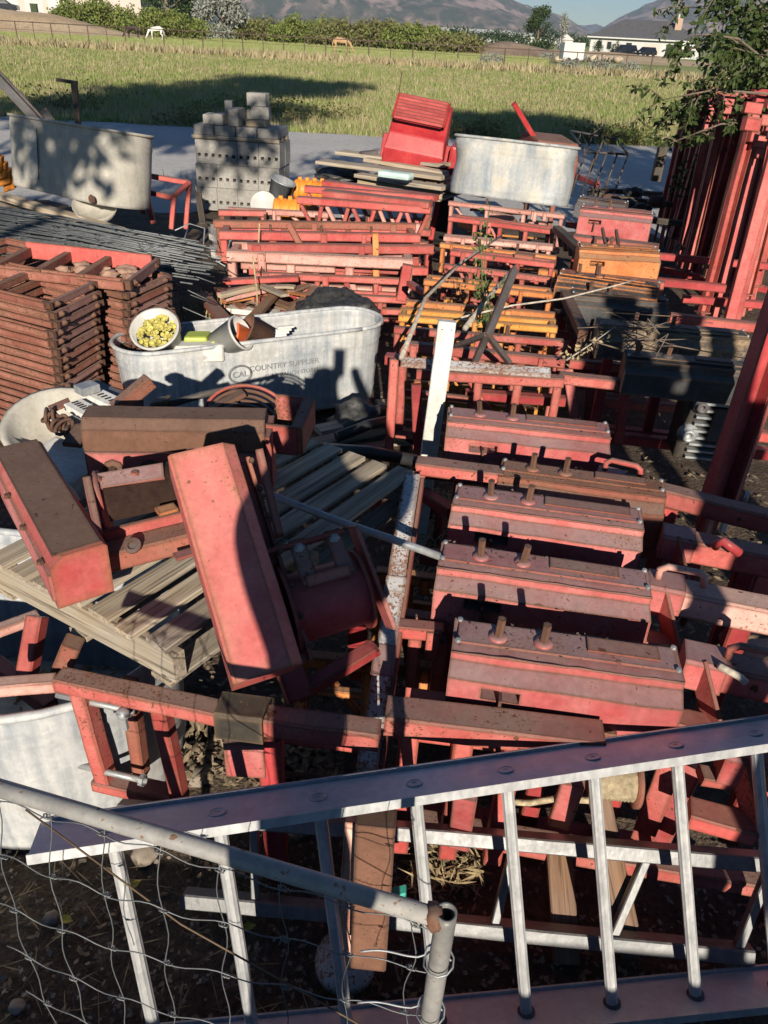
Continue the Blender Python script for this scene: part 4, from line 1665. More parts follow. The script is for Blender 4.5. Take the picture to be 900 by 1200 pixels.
# ------------------------------------------------------------------ generic steel scaffold frame
def steel_frame(label, A, B, h, nv, mat, group=None, sec=.05, name='scaffold_trestle', matv=None, topw=None, drop=V((0, 0, -1)), bottom=True, knobs=0, lean=V((0, 0, 0)), depth=0.0):
    A, B = V(A), V(B)
    t = thing(name, label, 'steel frame', (A + B) / 2 + drop * h, group)
    dn = drop * h + lean
    bar('top_rail', A, B, topw or sec, sec, mat, t)
    if bottom:
        bar('bottom_rail', A + dn, B + dn, sec, sec, matv or mat, t)
    ax = (B - A).normalized()
    for i in range(nv):
        f = (i + .08) / (nv - 1 + .16) if nv > 1 else .5
        q = A.lerp(B, f)
        bar('upright', q - Z * sec * .5, q + dn * (1 - sec * .5 / h), sec * .85, sec * .85, matv or mat, t, ax)
    if nv >= 3:
        k_ = rnd.uniform(.32, .6)
        f0, f1 = sorted((rnd.uniform(0, .45), rnd.uniform(.5, 1)))
        bar('mid_rail', A.lerp(B, f0) + dn * k_ + V((0, .03, 0)), A.lerp(B, f1) + dn * k_ + V((0, .03, 0)), sec * .6, sec * .6, matv or mat, t)
        f0 = rnd.uniform(0, .6)
        bar('brace', A.lerp(B, f0) + dn * .08 + V((0, .05, 0)), A.lerp(B, f0 + rnd.uniform(.2, .4)) + dn * .95 + V((0, .05, 0)), sec * .55, sec * .4, matv or mat, t, (0, 1, 0))
        for _k in range(rnd.randint(1, 3)):
            q = A.lerp(B, rnd.uniform(.05, .95)) - V((0, sec * .55, 0))
            bar('lug', q + Z * sec * .4, q - Z * sec * rnd.uniform(.9, 2.0), sec * rnd.uniform(.5, 1.0), .010, mat, t, (0, 1, 0))
    if depth:
        sd = V((-ax.y, ax.x, 0)) * depth
        bar('rear_rail', A + sd, B + sd, sec, sec, mat, t)
        for f in (.03, .97):
            bar('tie', A.lerp(B, f), A.lerp(B, f) + sd, sec * .8, sec * .8, mat, t)
    for i in range(knobs):
        q = A.lerp(B, (i + 1) / (knobs + 1))
        bm = bmesh.new()
        lathe(bm, q + Z * sec * .5, Z, [(.011, 0), (.011, .05), (.0, .055)], 8)
        obj('pin', bm, 'rust', t)
    return t


# ------------------------------------------------------------------ middle aisle: frames standing one behind another (white post back to dented tank)
CF = [  # left px,py, right px,py, z, h, nv, mat
    (462, 386, 660, 402, .72, .55, 5, 'red_worn'),
    (467, 372, 653, 386, .74, .50, 4, 'amber'),
    (476, 355, 650, 370, .74, .50, 5, 'orange'),
    (497, 330, 648, 347, .74, .50, 4, 'orange'),
    (520, 312, 646, 328, .76, .45, 5, 'red_worn'),
    (528, 296, 650, 311, .78, .45, 4, 'red'),
    (516, 287, 652, 303, .78, .45, 4, 'orange'),
    (520, 279, 648, 291, .80, .4, 3, 'red_pale'),
    (526, 256, 650, 272, .82, .4, 5, 'red'),
    (526, 238, 662, 254, .86, .28, 4, 'red_pale'),
]
for i, (x0, y0, x1, y1, z, h, nv, mt) in enumerate(CF):
    A, B = P(x0, y0, z), P(x1, y1, z)
    cn = {'red_worn': 'worn red', 'amber': 'amber yellow', 'orange': 'orange', 'red': 'red', 'red_pale': 'faded pink'}[mt]
    steel_frame(f'{cn} steel frame, {ORD[i]} in the row running from the white post back', A, B, h, nv, mt, 'steel frames in the row behind the white post', .038, knobs=2 if i % 3 == 0 else 0, depth=(0, .12, 0, .10, 0, .07, 0, .05, .10, 0)[i])
for i in range(30):
    f = i / 29
    px, py = 478 + 60 * f + rnd.uniform(-10, 40), 412 - 165 * f + rnd.uniform(-5, 5)
    ln = rnd.uniform(50, 130)
    z = rnd.uniform(.30, .62)
    single_bar('loose_rail', P(px, py, z), P(min(660, px + ln), py + ln * rnd.uniform(.02, .16), z + rnd.uniform(-.08, .08)), rnd.uniform(.018, .032), rnd.uniform(.015, .026), rnd.choice(('red_worn', 'red', 'orange', 'red_brown', 'red_pale', 'amber')),
               'thin worn rail lying loose among the frames behind the white post', 'steel rail', 'loose rails among the frames behind the white post')
# odd offcuts and blocks lying among them
for i, (x0, y0, x1, y1, z, wd, mt) in enumerate(((604, 300, 626, 303, .80, .07, 'red_brown'), (632, 318, 652, 321, .72, .06, 'orange'), (540, 262, 556, 266, .72, .09, 'orange'), (520, 352, 536, 353, .6, .05, 'amber'),
                                                 (620, 286, 648, 290, .76, .05, 'red_deep'), (560, 330, 600, 352, .70, .04, 'red_deep'), (480, 332, 500, 345, .55, .05, 'red'),
                                                 (575, 250, 600, 256, .74, .06, 'wood_tan'), (610, 258, 640, 263, .74, .05, 'wood_tan'))):
    single_bar('steel_offcut', P(x0, y0, z), P(x1, y1, z), wd, wd * .7, mt if mt != 'wood_tan' else 'red_pale', f'short {mt.split("_")[0].replace("wood", "pale")} steel offcut lying on the frames, {ORD[i]} counted toward the tank', 'steel offcut', 'offcuts lying among the frames')
# rusty ratchet bar with teeth beside the boxes
t = thing('toothed_bar', 'grey steel bar with hooked teeth between the frames and the orange box', 'steel bar', P(672, 312, .8))
A, B = P(652, 268, .86), P(688, 300, .84)
bar('bar', A, B, .06, .05, 'grease', t)
for k in range(6):
    q = A.lerp(B, (k + .5) / 6)
    bar('tooth', q, q + V((.02, -.10, -.09)), .035, .025, 'rust', t)
t = thing('toothed_bar', 'rusty steel bar with hooked teeth below the black and orange box', 'steel bar', P(672, 372, .7))
A, B = P(662, 345, .78), P(684, 392, .76)
bar('bar', A, B, .06, .05, 'rust', t)
for k in range(5):
    q = A.lerp(B, (k + .5) / 5)
    bar('tooth', q, q + V((-.02, -.08, -.08)), .03, .02, 'rust', t)

# ------------------------------------------------------------------ left middle heap of long red frames
LF = [
    (250, 262, 487, 266, .66, .26, 4, 'red_brown', .06, 'brownish'),
    (257, 275, 492, 279, .63, .20, 5, 'red', .07, 'bright'),
    (290, 290, 508, 292, .58, .18, 4, 'red', .07, 'second bright'),
    (266, 299, 484, 309, .52, .24, 4, 'red_pale', .085, 'faded pink'),
    (300, 322, 478, 330, .42, .25, 6, 'red_worn', .05, 'worn'),
    (330, 345, 486, 352, .30, .18, 5, 'red_worn', .05, 'low worn'),
    (268, 246, 385, 252, .68, .15, 3, 'red_pale', .05, 'short faded'),
    (256, 249, 312, 250, .70, .16, 2, 'red_worn', .05, 'shortest worn'),
]
for i, (x0, y0, x1, y1, z, h, nv, mt, sec, adj) in enumerate(LF):
    A, B = P(x0, y0, z), P(x1, y1, z)
    steel_frame(f'{adj} red steel frame lying in the heap behind the white tank', A, B, h, nv, mt, 'long red frames heaped behind the white tank', sec, drop=V((0, 0.05, -1)).normalized(), depth=.3 if i in (1, 3, 4) else 0, knobs=3 if i in (0, 1) else 0)
for i in range(48):
    f = i / 47
    px, py = 255 + rnd.uniform(0, 130), 258 + 92 * f + rnd.uniform(-4, 4)
    ln = rnd.uniform(60, 150)
    z = .58 - .42 * f + rnd.uniform(-.03, .05)
    single_bar('loose_rail', P(px, py, z), P(min(505, px + ln), py + ln * rnd.uniform(-.04, .10), z + rnd.uniform(-.05, .05)), rnd.uniform(.02, .04), rnd.uniform(.018, .032), rnd.choice(('red_worn', 'red', 'red_pale', 'red_brown', 'red_pale', 'red_worn')),
               'thin worn rail lying loose in the red heap behind the white tank', 'steel rail', 'loose rails in the heap behind the white tank')
for i in range(16):
    px, py = 262 + rnd.uniform(0, 205), rnd.uniform(268, 335)
    z = .55 - .4 * (py - 268) / 70
    A = P(px, py, z - .08)
    single_bar('stub_post', A, PY(px + rnd.uniform(-4, 6), py - rnd.uniform(18, 34), A.y + .02), rnd.uniform(.03, .05), .025, rnd.choice(('red_worn', 'red_pale', 'red_brown', 'red')), 'short stub standing among the rails of the red heap', 'post', 'stubs among the rails of the red heap', (0, 1, 0))
# lattice truss
A, B = P(349, 234, .80), P(505, 246, .80)
t = thing('lattice_truss', 'red lattice truss with zigzag webs below the grey pallet', 'truss', (A + B) / 2 - Z * .3)
bar('top_chord', A, B, .07, .06, 'red', t)
C_, D_ = A - Z * .30 + V((.05, 0, 0)), B - Z * .30
bar('bottom_chord', C_, D_, .07, .06, 'red_worn', t)
for k in range(5):
    bar('diagonal', A.lerp(B, (k + .1) / 5) - Z * .035, C_.lerp(D_, (k + .5) / 5) + Z * .033, .035, .03, 'red_pale' if k % 2 else 'red', t, (0, 1, 0))
    bar('diagonal', C_.lerp(D_, (k + .5) / 5) + Z * .033, A.lerp(B, (k + .92) / 5) - Z * .035, .035, .03, 'red', t, (0, 1, 0))
sd = V((0.03, .32, 0))
t2 = dup(t, sd + Z * .04, 'red lattice truss lying just behind the zigzag truss')
A, B = P(380, 226, .84), P(505, 240, .84)
single_bar('steel_beam', A, B, .12, .06, 'red_worn', 'worn red beam lying over the lattice truss', 'beam', None, (0, 0, 1))
A, B = P(380, 214, .84), P(512, 232, .84)
single_bar('steel_beam', A, B, .10, .05, 'red', 'dark red beam under the grey pallet edge', 'beam')
# upright members in the heap
for i, (x0, y0, x1, y1, z0, z1, wd, mt, lab) in enumerate((
        (323, 314, 322, 272, .35, .74, .05, 'red_brown', 'short brownish red post standing in the heap'),
        (441, 335, 440, 273, .30, .80, .055, 'orange', 'orange red post standing in the heap behind the tank'),
        (444, 380, 442, 334, .02, .45, .075, 'red', 'red post between the white tank and the frames'),
        (497, 280, 505, 235, .42, .85, .06, 'red_brown', 'rusty red post at the end of the lattice truss'),
        (380, 338, 338, 262, .28, .86, .05, 'red_brown', 'brownish bar leaning across the red heap'),
        (470, 352, 478, 310, .30, .60, .08, 'red', 'short red plate leaning at the end of the heap'),
        (424, 366, 410, 324, .12, .5, .05, 'red_pale', 'faded bar leaning into the dry grass'),
        (482, 308, 490, 262, .30, .70, .045, 'red_pale', 'faded pink post at the end of the heap'),
        (238, 262, 232, 225, .4, .8, .06, 'grease', 'black wooden post beside the grey wire bundles'))):
    A = P(x0, y0, z0)
    B = PY(x1, y1, A.y + (.0 if i != 4 else .12))
    single_bar('steel_post' if i != 8 else 'black_post', A, B, wd, wd * .6, mt, lab, 'post', None, (0, 1, 0))
# white tarp sheet among the heap
bm = bmesh.new()
rows = []
A, B, C_ = P(243, 262, .46), P(330, 268, .46), P(248, 305, .40)
for j in range(9):
    rows.append([bm.verts.new(A + (B - A) * (i / 12) + (C_ - A) * (j / 8) + Z * .05 * mnoise.fractal((i * .4, j * .5, 1), 1, 2, 3)) for i in range(13)])
for j in range(8):
    for i in range(12):
        bm.faces.new((rows[j][i], rows[j + 1][i], rows[j + 1][i + 1], rows[j][i + 1]))
bmesh.ops.solidify(bm, geom=list(bm.faces), thickness=.004)
one('white_sheet', bm, 'white_paint', 'crumpled white sheet caught under the heaped red frames', 'sheet', smooth=True)
# boards and scrap in front of the heap
SC = [(258, 345, 338, 330, .36, .09, 'red_worn', 'worn red'), (262, 350, 330, 335, .33, .07, 'red_pale', 'faded pink'), (258, 347, 352, 322, .38, .06, 'wood_tan', 'tan'), (284, 385, 334, 332, .34, .08, 'wood_brown', 'brown'),
      (330, 378, 372, 337, .30, .09, 'wood_brown', 'dark brown'), (260, 352, 316, 344, .30, .07, 'orange', 'orange'), (268, 362, 326, 368, .22, .10, 'white_paint', 'white painted'), (300, 352, 345, 346, .30, .07, 'red', 'red'),
      (276, 340, 310, 356, .26, .08, 'wood_grey', 'grey'), (262, 330, 350, 326, .42, .07, 'red', 'bright red'), (236, 345, 275, 388, .30, .10, 'red_brown', 'rusty leaning'), (310, 370, 348, 352, .20, .08, 'red_worn', 'low worn red')]
for i, (x0, y0, x1, y1, z, wd, mt, adj) in enumerate(SC):
    A, B = P(x0, y0, z), P(x1, y1, z + rnd.uniform(-.03, .06))
    if mt.startswith('wood'):
        single_plank('board', A, B, wd, .03, mt, f'{adj} board crossing the scrap between stack and white tank', 'board', 'boards and bars of the scrap heap')
    else:
        single_bar('scrap_bar', A, B, wd, .04, mt, f'{adj} bar in the scrap between stack and white tank', 'steel bar', 'boards and bars of the scrap heap')
for i in range(26):
    px, py = rnd.uniform(232, 350), rnd.uniform(328, 392)
    an, ln = rnd.uniform(-.9, .9), rnd.uniform(20, 55)
    z = max(.08, .40 - .006 * (py - 328)) + rnd.uniform(-.04, .04)
    A, B = P(px, py, z), P(px + ln * cos(an), py + ln * sin(an) * .7, z + rnd.uniform(-.06, .06))
    if i % 3 == 0:
        single_plank('scrap_board', A, B, rnd.uniform(.04, .09), .02, rnd.choice(('wood_brown', 'wood_grey', 'wood_tan')), 'short broken board tossed on the scrap between stack and white tank', 'board', 'broken boards on the scrap')
    else:
        single_bar('scrap_bar', A, B, rnd.uniform(.025, .06), rnd.uniform(.015, .03), rnd.choice(('red_worn', 'red_brown', 'rust', 'red_pale', 'orange')), 'short rusty offcut tossed on the scrap between stack and white tank', 'steel bar', 'short offcuts on the scrap')
# black crumpled sack
bm = bmesh.new()
bmesh.ops.create_icosphere(bm, subdivisions=5, radius=1)
c = P(392, 366, .34)
for v in bm.verts:
    v.co *= 1 + .32 * mnoise.fractal(v.co * 1.7 + V((4, 0, 0)), 1, 2, 5)
    v.co = c + V((v.co.x * .27, v.co.y * .22, v.co.z * .15))
one('rubbish_sack', bm, 'tarp_black', 'crumpled black plastic sack lying behind the white tank', 'sack', smooth=True)


# dry weeds standing in the heap
def weeds(name, label, spots, n, hgt, mat, seed, wd=.006, kind=None, cat='weed'):
    r_ = random.Random(seed)
    vs, fs = [], []
    for (px, py, z, sp) in spots:
        c = P(px, py, z)
        for _ in range(n):
            q = c + V((r_.gauss(0, sp), r_.gauss(0, sp), 0))
            e = q + V((r_.gauss(0, .12), r_.gauss(0, .12), 1)) * hgt * r_.uniform(.5, 1.1)
            m_ = q.lerp(e, .6) + V((0, 0, .03))
            a = r_.uniform(0, pi)
            s_ = V((cos(a), sin(a), 0)) * wd
            i = len(vs)
            vs += [q - s_, q + s_, m_ + s_ * .7, e, m_ - s_ * .7]
            fs.append((i, i + 1, i + 2, i + 3, i + 4))
    o = quads_mesh(name, vs, fs, mat)
    return setp(o, label, cat if not kind else None, None, kind)


weeds('dry_grass', None, [(400, 345, .15, .10), (385, 330, .2, .08), (418, 350, .1, .09), (240, 225, .0, .2), (330, 245, 0, .2), (270, 232, 0, .25), (360, 370, .05, .1), (225, 385, .02, .15), (250, 395, .02, .1)], 60, .32, 'straw', 3, kind='stuff')
for px, py, x1, y1, lab in ((296, 345, 304, 262, 'tall dry weed stalk standing before the red heap'), (302, 380, 296, 300, 'thin dry stalk standing over the scrap boards')):
    A = P(px, py, .2)
    tube('weed_stalk', [A, PY((px + x1) / 2 + 2, (py + y1) / 2, A.y), PY(x1, y1, A.y + .05)], .006, 'straw', None, 5)
    setp(COL.objects[-1], lab, 'weed')

# ------------------------------------------------------------------ grey wire reinforcement bundles
WG = 'wire lattice strips in the grey bundle'
for i in range(60):
    f = i / 59
    r1 = rnd.uniform(-1, 1)
    x0, y0 = -25 + rnd.uniform(-6, 6), 240 + f * 52 + r1 * 2
    x1, y1 = 205 + rnd.uniform(-22, 30), 285 + f * 38 + rnd.uniform(-5, 6)
    z = .80 - .10 * f + rnd.uniform(-.01, .02)
    A, B = P(x0, y0, z), P(x1, y1, z - .02 + rnd.uniform(-.03, .02))
    bm = bmesh.new()
    d = (B - A).normalized()
    s = V((-d.y, d.x, 0)) * .05
    mid = A.lerp(B, .5) + Z * rnd.uniform(-.01, .02)
    for sg_ in (-1, 1):
        tubebm(bm, [A + s * sg_, mid + s * sg_, B + s * sg_ + d * rnd.uniform(0, .15)], .006, 5)
    nn = 9
    for k in range(nn):
        q = A.lerp(B, (k + .5 + r1 * .2) / nn)
        tubebm(bm, [q + s + Z * .004, q - s + Z * .004 + d * (.16 if k % 2 else -.16)], .0035, 4)
    one('wire_lattice', bm, 'wire_zinc', f'grey wire lattice strip in the bundle on the rusty stacks, {ORD[i % 20]} {("of the upper layer", "of the middle layer", "of the lower layer")[i // 20]}', 'wire lattice', WG, smooth=True)
for i in range(9):
    A = P(180 + rnd.uniform(-10, 10), 300 + i * 6, .70 - .02 * i)
    B = P(225 + rnd.uniform(-20, 30), 318 + i * 6 + rnd.uniform(-12, 12), .62 - .02 * i)
    tube('loose_wire', [A, A.lerp(B, .5) + Z * .02, B], .004, 'wire_zinc', None, 5)
    setp(COL.objects[-1], f'loose wire sticking out of the grey bundle end, {ORD[i]} from its top', 'wire', 'loose wires at the bundle end')
ww = [P(205, 270, .75), P(222, 262, .78), P(240, 268, .75), P(238, 290, .70), P(222, 292, .70), P(216, 280, .72), P(220, 268, .75)]
tube('wire_loop', ww, .005, 'galvanised', None, 6)
setp(COL.objects[-1], 'pale bent wire loop at the end of the grey bundle', 'wire')
for i, (x0, y0, x1, y1) in enumerate(((200, 275, 264, 312), (205, 290, 262, 296))):
    tube('loose_wire', [P(x0, y0, .72), P(x1, y1, .62)], .004, 'galvanised', None, 5)
    setp(COL.objects[-1], ('long pale wire slanting from the bundle toward the heap', 'pale wire lying level from the bundle toward the heap')[i], 'wire')
# red tubular stand behind the bundle
t = thing('tube_stand', 'red tubular stand between the chalky tank and the blocks', 'stand', P(215, 275, .3))
for a, b_ in (((168, 205), (222, 214)), ((222, 214), (204, 230)), ((168, 224), (204, 232)), ((204, 230), (201, 268)), ((222, 214), (218, 268)), ((168, 200), (168, 250)), ((172, 230), (180, 262))):
    bar('tube', PY(*a, 7.9 if a[0] != 204 else 7.7), PY(*b_, 7.9 if b_[0] not in (204, 201) else 7.7), .045, .045, 'red', t, (0, 1, 0))

# ------------------------------------------------------------------ rusty stacks of flat frames
def flat_frame(label, group, O, ex, ey, L, Wd, nb, mat, h=.041, name='stacked_trestle'):
    """frame lying flat: two long channels (along ex) joined by bars (along ey) with bolted ends"""
    t = thing(name, label, 'steel frame', O, group)
    bar('side_rail', O, O + ex * L, h, h, mat, t, Z, chan(h, h * .8, .007))
    bar('side_rail', O + ey * Wd, O + ey * Wd + ex * L, h, h, mat, t, Z, chan(h, h * .8, .007))
    for i in range(nb):
        c = O + ex * (L * (i / (nb - 1)) * .97 + L * .012)
        if i == nb - 1:
            c = O + ex * (L + .012)
        b_ = bar('cross_bar', c + ey * .012, c + ey * (Wd - .012), .026 if i == nb - 1 else .045, h * .86, ('stack_end' if rnd.random() < .75 else mat) if i == nb - 1 else mat, t)
    for f in (.13, .87):
        bm = bmesh.new()
        c = O + ex * (L + .025) + ey * Wd * f
        lathe(bm, c, ex, [(.017, 0), (.017, .010), (.009, .011), (.009, .02), (0, .02)], 8)
        obj('bolt', bm, 'rust', t, True)
        bar('end_lug', O + ex * (L - .03) + ey * (Wd * (0 if f < .5 else 1)), O + ex * (L + .03) + ey * (Wd * (0 if f < .5 else 1)), .018, h * .85, 'rust', t)
    return t


# stack one: near corner px (62,350)-(62,470)
zt = .86
C1 = P(57, 358, zt)          # upper near corner where long side meets end side
E1 = P(110, 333, zt)         # far corner of the end face
exv = (P(-60, 330, zt) - C1); exv = -exv.normalized()
eyv = (E1 - C1); Wd1 = eyv.length; eyv.normalize()
L1 = 1.25
NL = 16
st = None
for k in range(NL):
    O = C1 - exv * L1 - Z * (.050 * k) - exv * .0052 * k + exv * rnd.uniform(-.022, .022) + eyv * rnd.uniform(-.014, .014)
    lab = f'rusty flat frame, {ORD[k]} from the top of the stack with the red post'
    t = flat_frame(lab, 'rusty flat frames in two stacks', O, exv, eyv, L1, Wd1, 4, 'stack_rust')
zt = .79
C2 = P(146, 347, zt)
E2 = P(196, 325, zt)
ey2 = (E2 - C2); Wd2 = ey2.length; ey2.normalize()
ex2 = (C2 - P(20, 316, zt)).normalized()
for k in range(15):
    O = C2 - ex2 * 1.45 - Z * (.050 * k) - ex2 * .004 * k + ex2 * rnd.uniform(-.014, .014) + ey2 * rnd.uniform(-.008, .008)
    flat_frame(f'rusty flat frame, {ORD[k]} from the top of the stack below the wire bundle', 'rusty flat frames in two stacks', O, ex2, ey2, 1.45, Wd2, 4, 'stack_rust')
O = P(-10, 316, .865)
e3 = (P(148, 334, .865) - O); L3 = e3.length; e3.normalize()
y3 = (P(182, 308, .865) - P(148, 334, .865)); W3 = y3.length; y3.normalize()
flat_frame('broad rusty frame with red inner web lying over both stacks', None, O, e3, y3, L3, W3, 4, 'stack_rust', .062)
bar('red_web', O + y3 * (W3 - .05) + Z * .01, O + y3 * (W3 - .05) + e3 * L3 + Z * .01, .012, .10, 'red', [o for o in COL.objects if o.get('label', '').startswith('broad rusty')][0])
for i in range(7):
    bm = bmesh.new()
    bmesh.ops.create_icosphere(bm, subdivisions=3, radius=1)
    c = O + e3 * L3 * (.42 + .085 * i) + y3 * W3 * (.45 + .2 * (i % 2))
    for v in bm.verts:
        v.co *= 1 + .5 * mnoise.fractal(v.co * 1.4 + V((i * 3, 0, 0)), 1, 2, 3)
        v.co = c - Z * .02 + V((v.co.x * 1.2, v.co.y, v.co.z * .6)) * (.034 + .012 * (i % 3))
    one('stone', bm, 'stone_red', f'reddish stone lying inside the broad frame, {ORD[i]} along it', 'stone', 'stones lying in the broad frame', smooth=True)
# red channel post in front of the stacks
A = P(123, 448, .10)
t = single_bar('red_post', A, PY(108, 332, A.y + .02), .075, .03, 'red_pale', 'faded red channel standing between the two rusty stacks', 'post', None, (0, 1, 0))
# spray-like bottle with lime cap
c = P(127, 452, .12)
t = thing('bottle', 'grey plastic bottle with a lime green cap before the stacks', 'bottle', c)
bm = bmesh.new()
lathe(bm, c, Z, [(0, 0), (.05, 0), (.052, .02), (.052, .17), (.03, .205), (.028, .215), (0, .215)], 18)
obj('body', bm, 'plastic_grey', t, True)
bm = bmesh.new()
lathe(bm, c + Z * .215, Z, [(0, 0), (.032, 0), (.032, .045), (.02, .05), (0, .05)], 16)
obj('cap', bm, 'plastic_lime', t, True)

# ------------------------------------------------------------------ white tank with buckets
zw = .0
A, B = P(152, 486, .0), P(432, 474, .0)
Bt = P(441, 385, .60)
tl, tr = P(150, 418, .56), P(436, 384, .56)
ax = tr - tl
dW = ax.normalized()
nW = V((dW.y, -dW.x, 0))
Lw = ax.length * 1.06
cW = (tl + tr) / 2 - nW * .21 + dW * .05
TW, MW = tank('stock_tank', 'white streaked stock tank holding buckets behind the red box beams', V((cW.x, cW.y, .06)), math.atan2(dW.y, dW.x), Lw * 1.06, .42, .50, 'tank_white', (0, 0), .003, .05, 5)


def on_wall(u, z):
    """place on the straight front wall of the white tank: u along it from its middle, z above its floor"""
    s = 1 - .05 * (1 - z / .50)
    return MW @ V((u, -.21 * s - .011, z))


def lettering(txt, u, z, size, parent):
    cu = bpy.data.curves.new('lettering', 'FONT')
    cu.body = txt
    cu.size = size
    cu.extrude = .0012
    cu.align_x = 'LEFT'
    tmp = bpy.data.objects.new('lettering', cu)
    COL.objects.link(tmp)
    me = bpy.data.meshes.new_from_object(tmp.evaluated_get(bpy.context.evaluated_depsgraph_get()))
    bpy.data.objects.remove(tmp)
    o = bpy.data.objects.new('lettering', me)
    COL.objects.link(o)
    o.parent = parent
    me.materials.clear()
    me.materials.append(MATS['faded_ink'])
    p0, p1, p2 = on_wall(u, z), on_wall(u + .3, z), on_wall(u, z + .1)
    ex_ = (p1 - p0).normalized()
    ez_ = (p2 - p0).normalized()
    en_ = ex_.cross(ez_).normalized()
    Mx = Matrix((ex_, ez_, en_)).transposed().to_4x4()
    o.matrix_local = Matrix.Translation(p0 - wloc(parent) + en_ * .002) @ Mx
    return o


lettering('COUNTRY SUPPLIER', -.115, .325, .048, TW)
lettering('C-A-L RANCH STORES', -.02, .272, .034, TW)
lettering('CAL', -.215, .300, .050, TW)
bm = bmesh.new()
pc = on_wall(-.19, .34)
pts = []
for k in range(25):
    a = 2 * pi * k / 24
    pts.append(on_wall(-.168 + .066 * cos(a), .317 + .052 * sin(a)))
tubebm(bm, pts, .006, 6)
obj('emblem_ring', bm, 'faded_ink', TW, True)

# buckets in the tank
c = P(186, 395, .60)
t = thing('bucket', 'pale bucket full of yellow caps tilted on the white tank rim', 'bucket', c - Z * .1)
axb = V((-.05, -.60, .80)).normalized()
bm = bmesh.new()
o0 = c - axb * .17
lathe(bm, o0, axb, [(.0, 0), (.10, 0), (.128, .24), (.137, .24), (.137, .253), (.123, .253), (.097, .01), (0, .01)], 30)
obj('shell', bm, 'plastic_grey', t, True)
rl = random.Random(8)
for i in range(150):
    a, r_ = rl.uniform(0, 6.28), .112 * math.sqrt(rl.random())
    x_ = axb.cross(V((1, 0, 0))).normalized(); y_ = axb.cross(x_)
    q = o0 + axb * (.185 + rl.uniform(0, .025)) + x_ * r_ * cos(a) + y_ * r_ * sin(a)
    bm = bmesh.new()
    ax2 = (axb + rv(rl) * .8).normalized()
    lathe(bm, q, ax2, [(0, 0), (.012, 0), (.0125, .012), (.010, .013), (.009, .006), (0, .006)], 10)
    obj('yellow_cap', bm, 'plastic_yellow', t, True)
bm = bmesh.new()
x_ = V((1, 0, 0))
pts = []
for k in range(13):
    a = pi * k / 12
    pts.append(o0 + axb * .235 + x_ * .14 * cos(a) + (V((0, -.5, -.6)).normalized()) * -.15 * sin(a))
tubebm(bm, pts, .003, 5)
obj('handle', bm, 'dark_steel', t, True)
# lime jugs, grey bucket, orange bucket, dark bucket
bm = bmesh.new()
c = P(232, 400, .55)
for dx in (0, .15):
    hexbox(bm, c + V((dx, 0, .0)), V((.065, .01, 0)), V((0, .06, 0)), Z * (.045 - .1 * dx))
solid(bm, .018, 2)
ob = one('lime_box', bm, 'plastic_lime', 'lime green plastic crate inside the white tank', 'crate')
bm = bmesh.new()
lathe(bm, P(255, 404, .53), V((.80, -.2, .5)), [(.0, 0), (.075, 0), (.098, .17), (.104, .17), (.102, .182), (.093, .182), (.072, .01), (0, .01)], 26)
one('bucket', bm, 'plastic_grey', 'white empty bucket lying tilted in the white tank', 'bucket', smooth=True)
bm = bmesh.new()
lathe(bm, P(302, 398, .54), V((-.85, -.3, .25)), [(.0, 0), (.058, 0), (.075, .13), (.08, .13), (.078, .142), (.07, .142), (.055, .01), (0, .01)], 24)
one('bucket', bm, 'plastic_orange', 'orange bucket lying in the white tank', 'bucket', smooth=True)
bm = bmesh.new()
lathe(bm, P(314, 396, .54), V((-.75, -.35, .45)), [(.0, 0), (.07, 0), (.085, .14), (.09, .14), (.088, .15), (.08, .15), (.07, .01), (0, .01)], 24)
one('bucket', bm, 'rust', 'rusty brown can beside the orange bucket in the white tank', 'can', smooth=True)
bm = bmesh.new()
for k in range(4):
    hexbox(bm, P(326 + 3 * k, 393 - k, .53) + Z * .012 * k, V((.045, .02, 0)), V((-.004, .008, 0)), Z * .006)
one('white_slat_rack', bm, 'white_paint', 'small white slatted tray inside the white tank', 'tray')
bm = bmesh.new()
hexbox(bm, P(232, 412, .52), V((.14, .03, 0)), V((-.01, .05, 0)), Z * .05)
solid(bm, .01)
one('white_box', bm, 'white_paint', 'white flat box beside the lime crate in the white tank', 'box')

for i, (x0, y0, x1, y1, z, wd, mt, lab) in enumerate(((372, 505, 452, 488, .20, .10, 'wood_grey', 'grey board lying at the foot of the white tank'), (368, 520, 450, 502, .24, .09, 'wood_grey', 'second grey board at the foot of the white tank'),
                                                      (372, 532, 455, 522, .22, .07, 'wood_brown', 'dark board below the two grey boards'), (450, 470, 470, 520, .05, .12, 'wood_grey', 'grey board lying beside the slim red post'))):
    single_plank('board', P(x0, y0, z), P(x1, y1, z), wd, .03, mt, lab, 'board')
for i, (x0, y0, x1, y1, z, r_) in enumerate(((395, 512, 470, 490, .28, .03), (380, 526, 488, 540, .40, .03), (440, 500, 490, 520, .15, .02))):
    tube('black_pipe', [P(x0, y0, z), P((x0 + x1) / 2, (y0 + y1) / 2 - 3, z + .02), P(x1, y1, z)], r_, 'plastic_black', None, 10)
    setp(COL.objects[-1], ('thick black pipe lying before the white tank end', 'black pipe lying across the pallet far edge', 'thin black pipe beside the slim red post')[i], 'pipe')
bm = bmesh.new()
bmesh.ops.create_icosphere(bm, subdivisions=4, radius=1)
cc = P(425, 495, .18)
for v in bm.verts:
    v.co *= 1 + .3 * mnoise.fractal(v.co * 1.9 + V((9, 0, 0)), 1, 2, 4)
    v.co = cc + V((v.co.x * .18, v.co.y * .14, v.co.z * .13))
one('rubbish_sack', bm, 'tarp_black', 'black sack tied with cord at the foot of the white tank', 'sack', smooth=True)

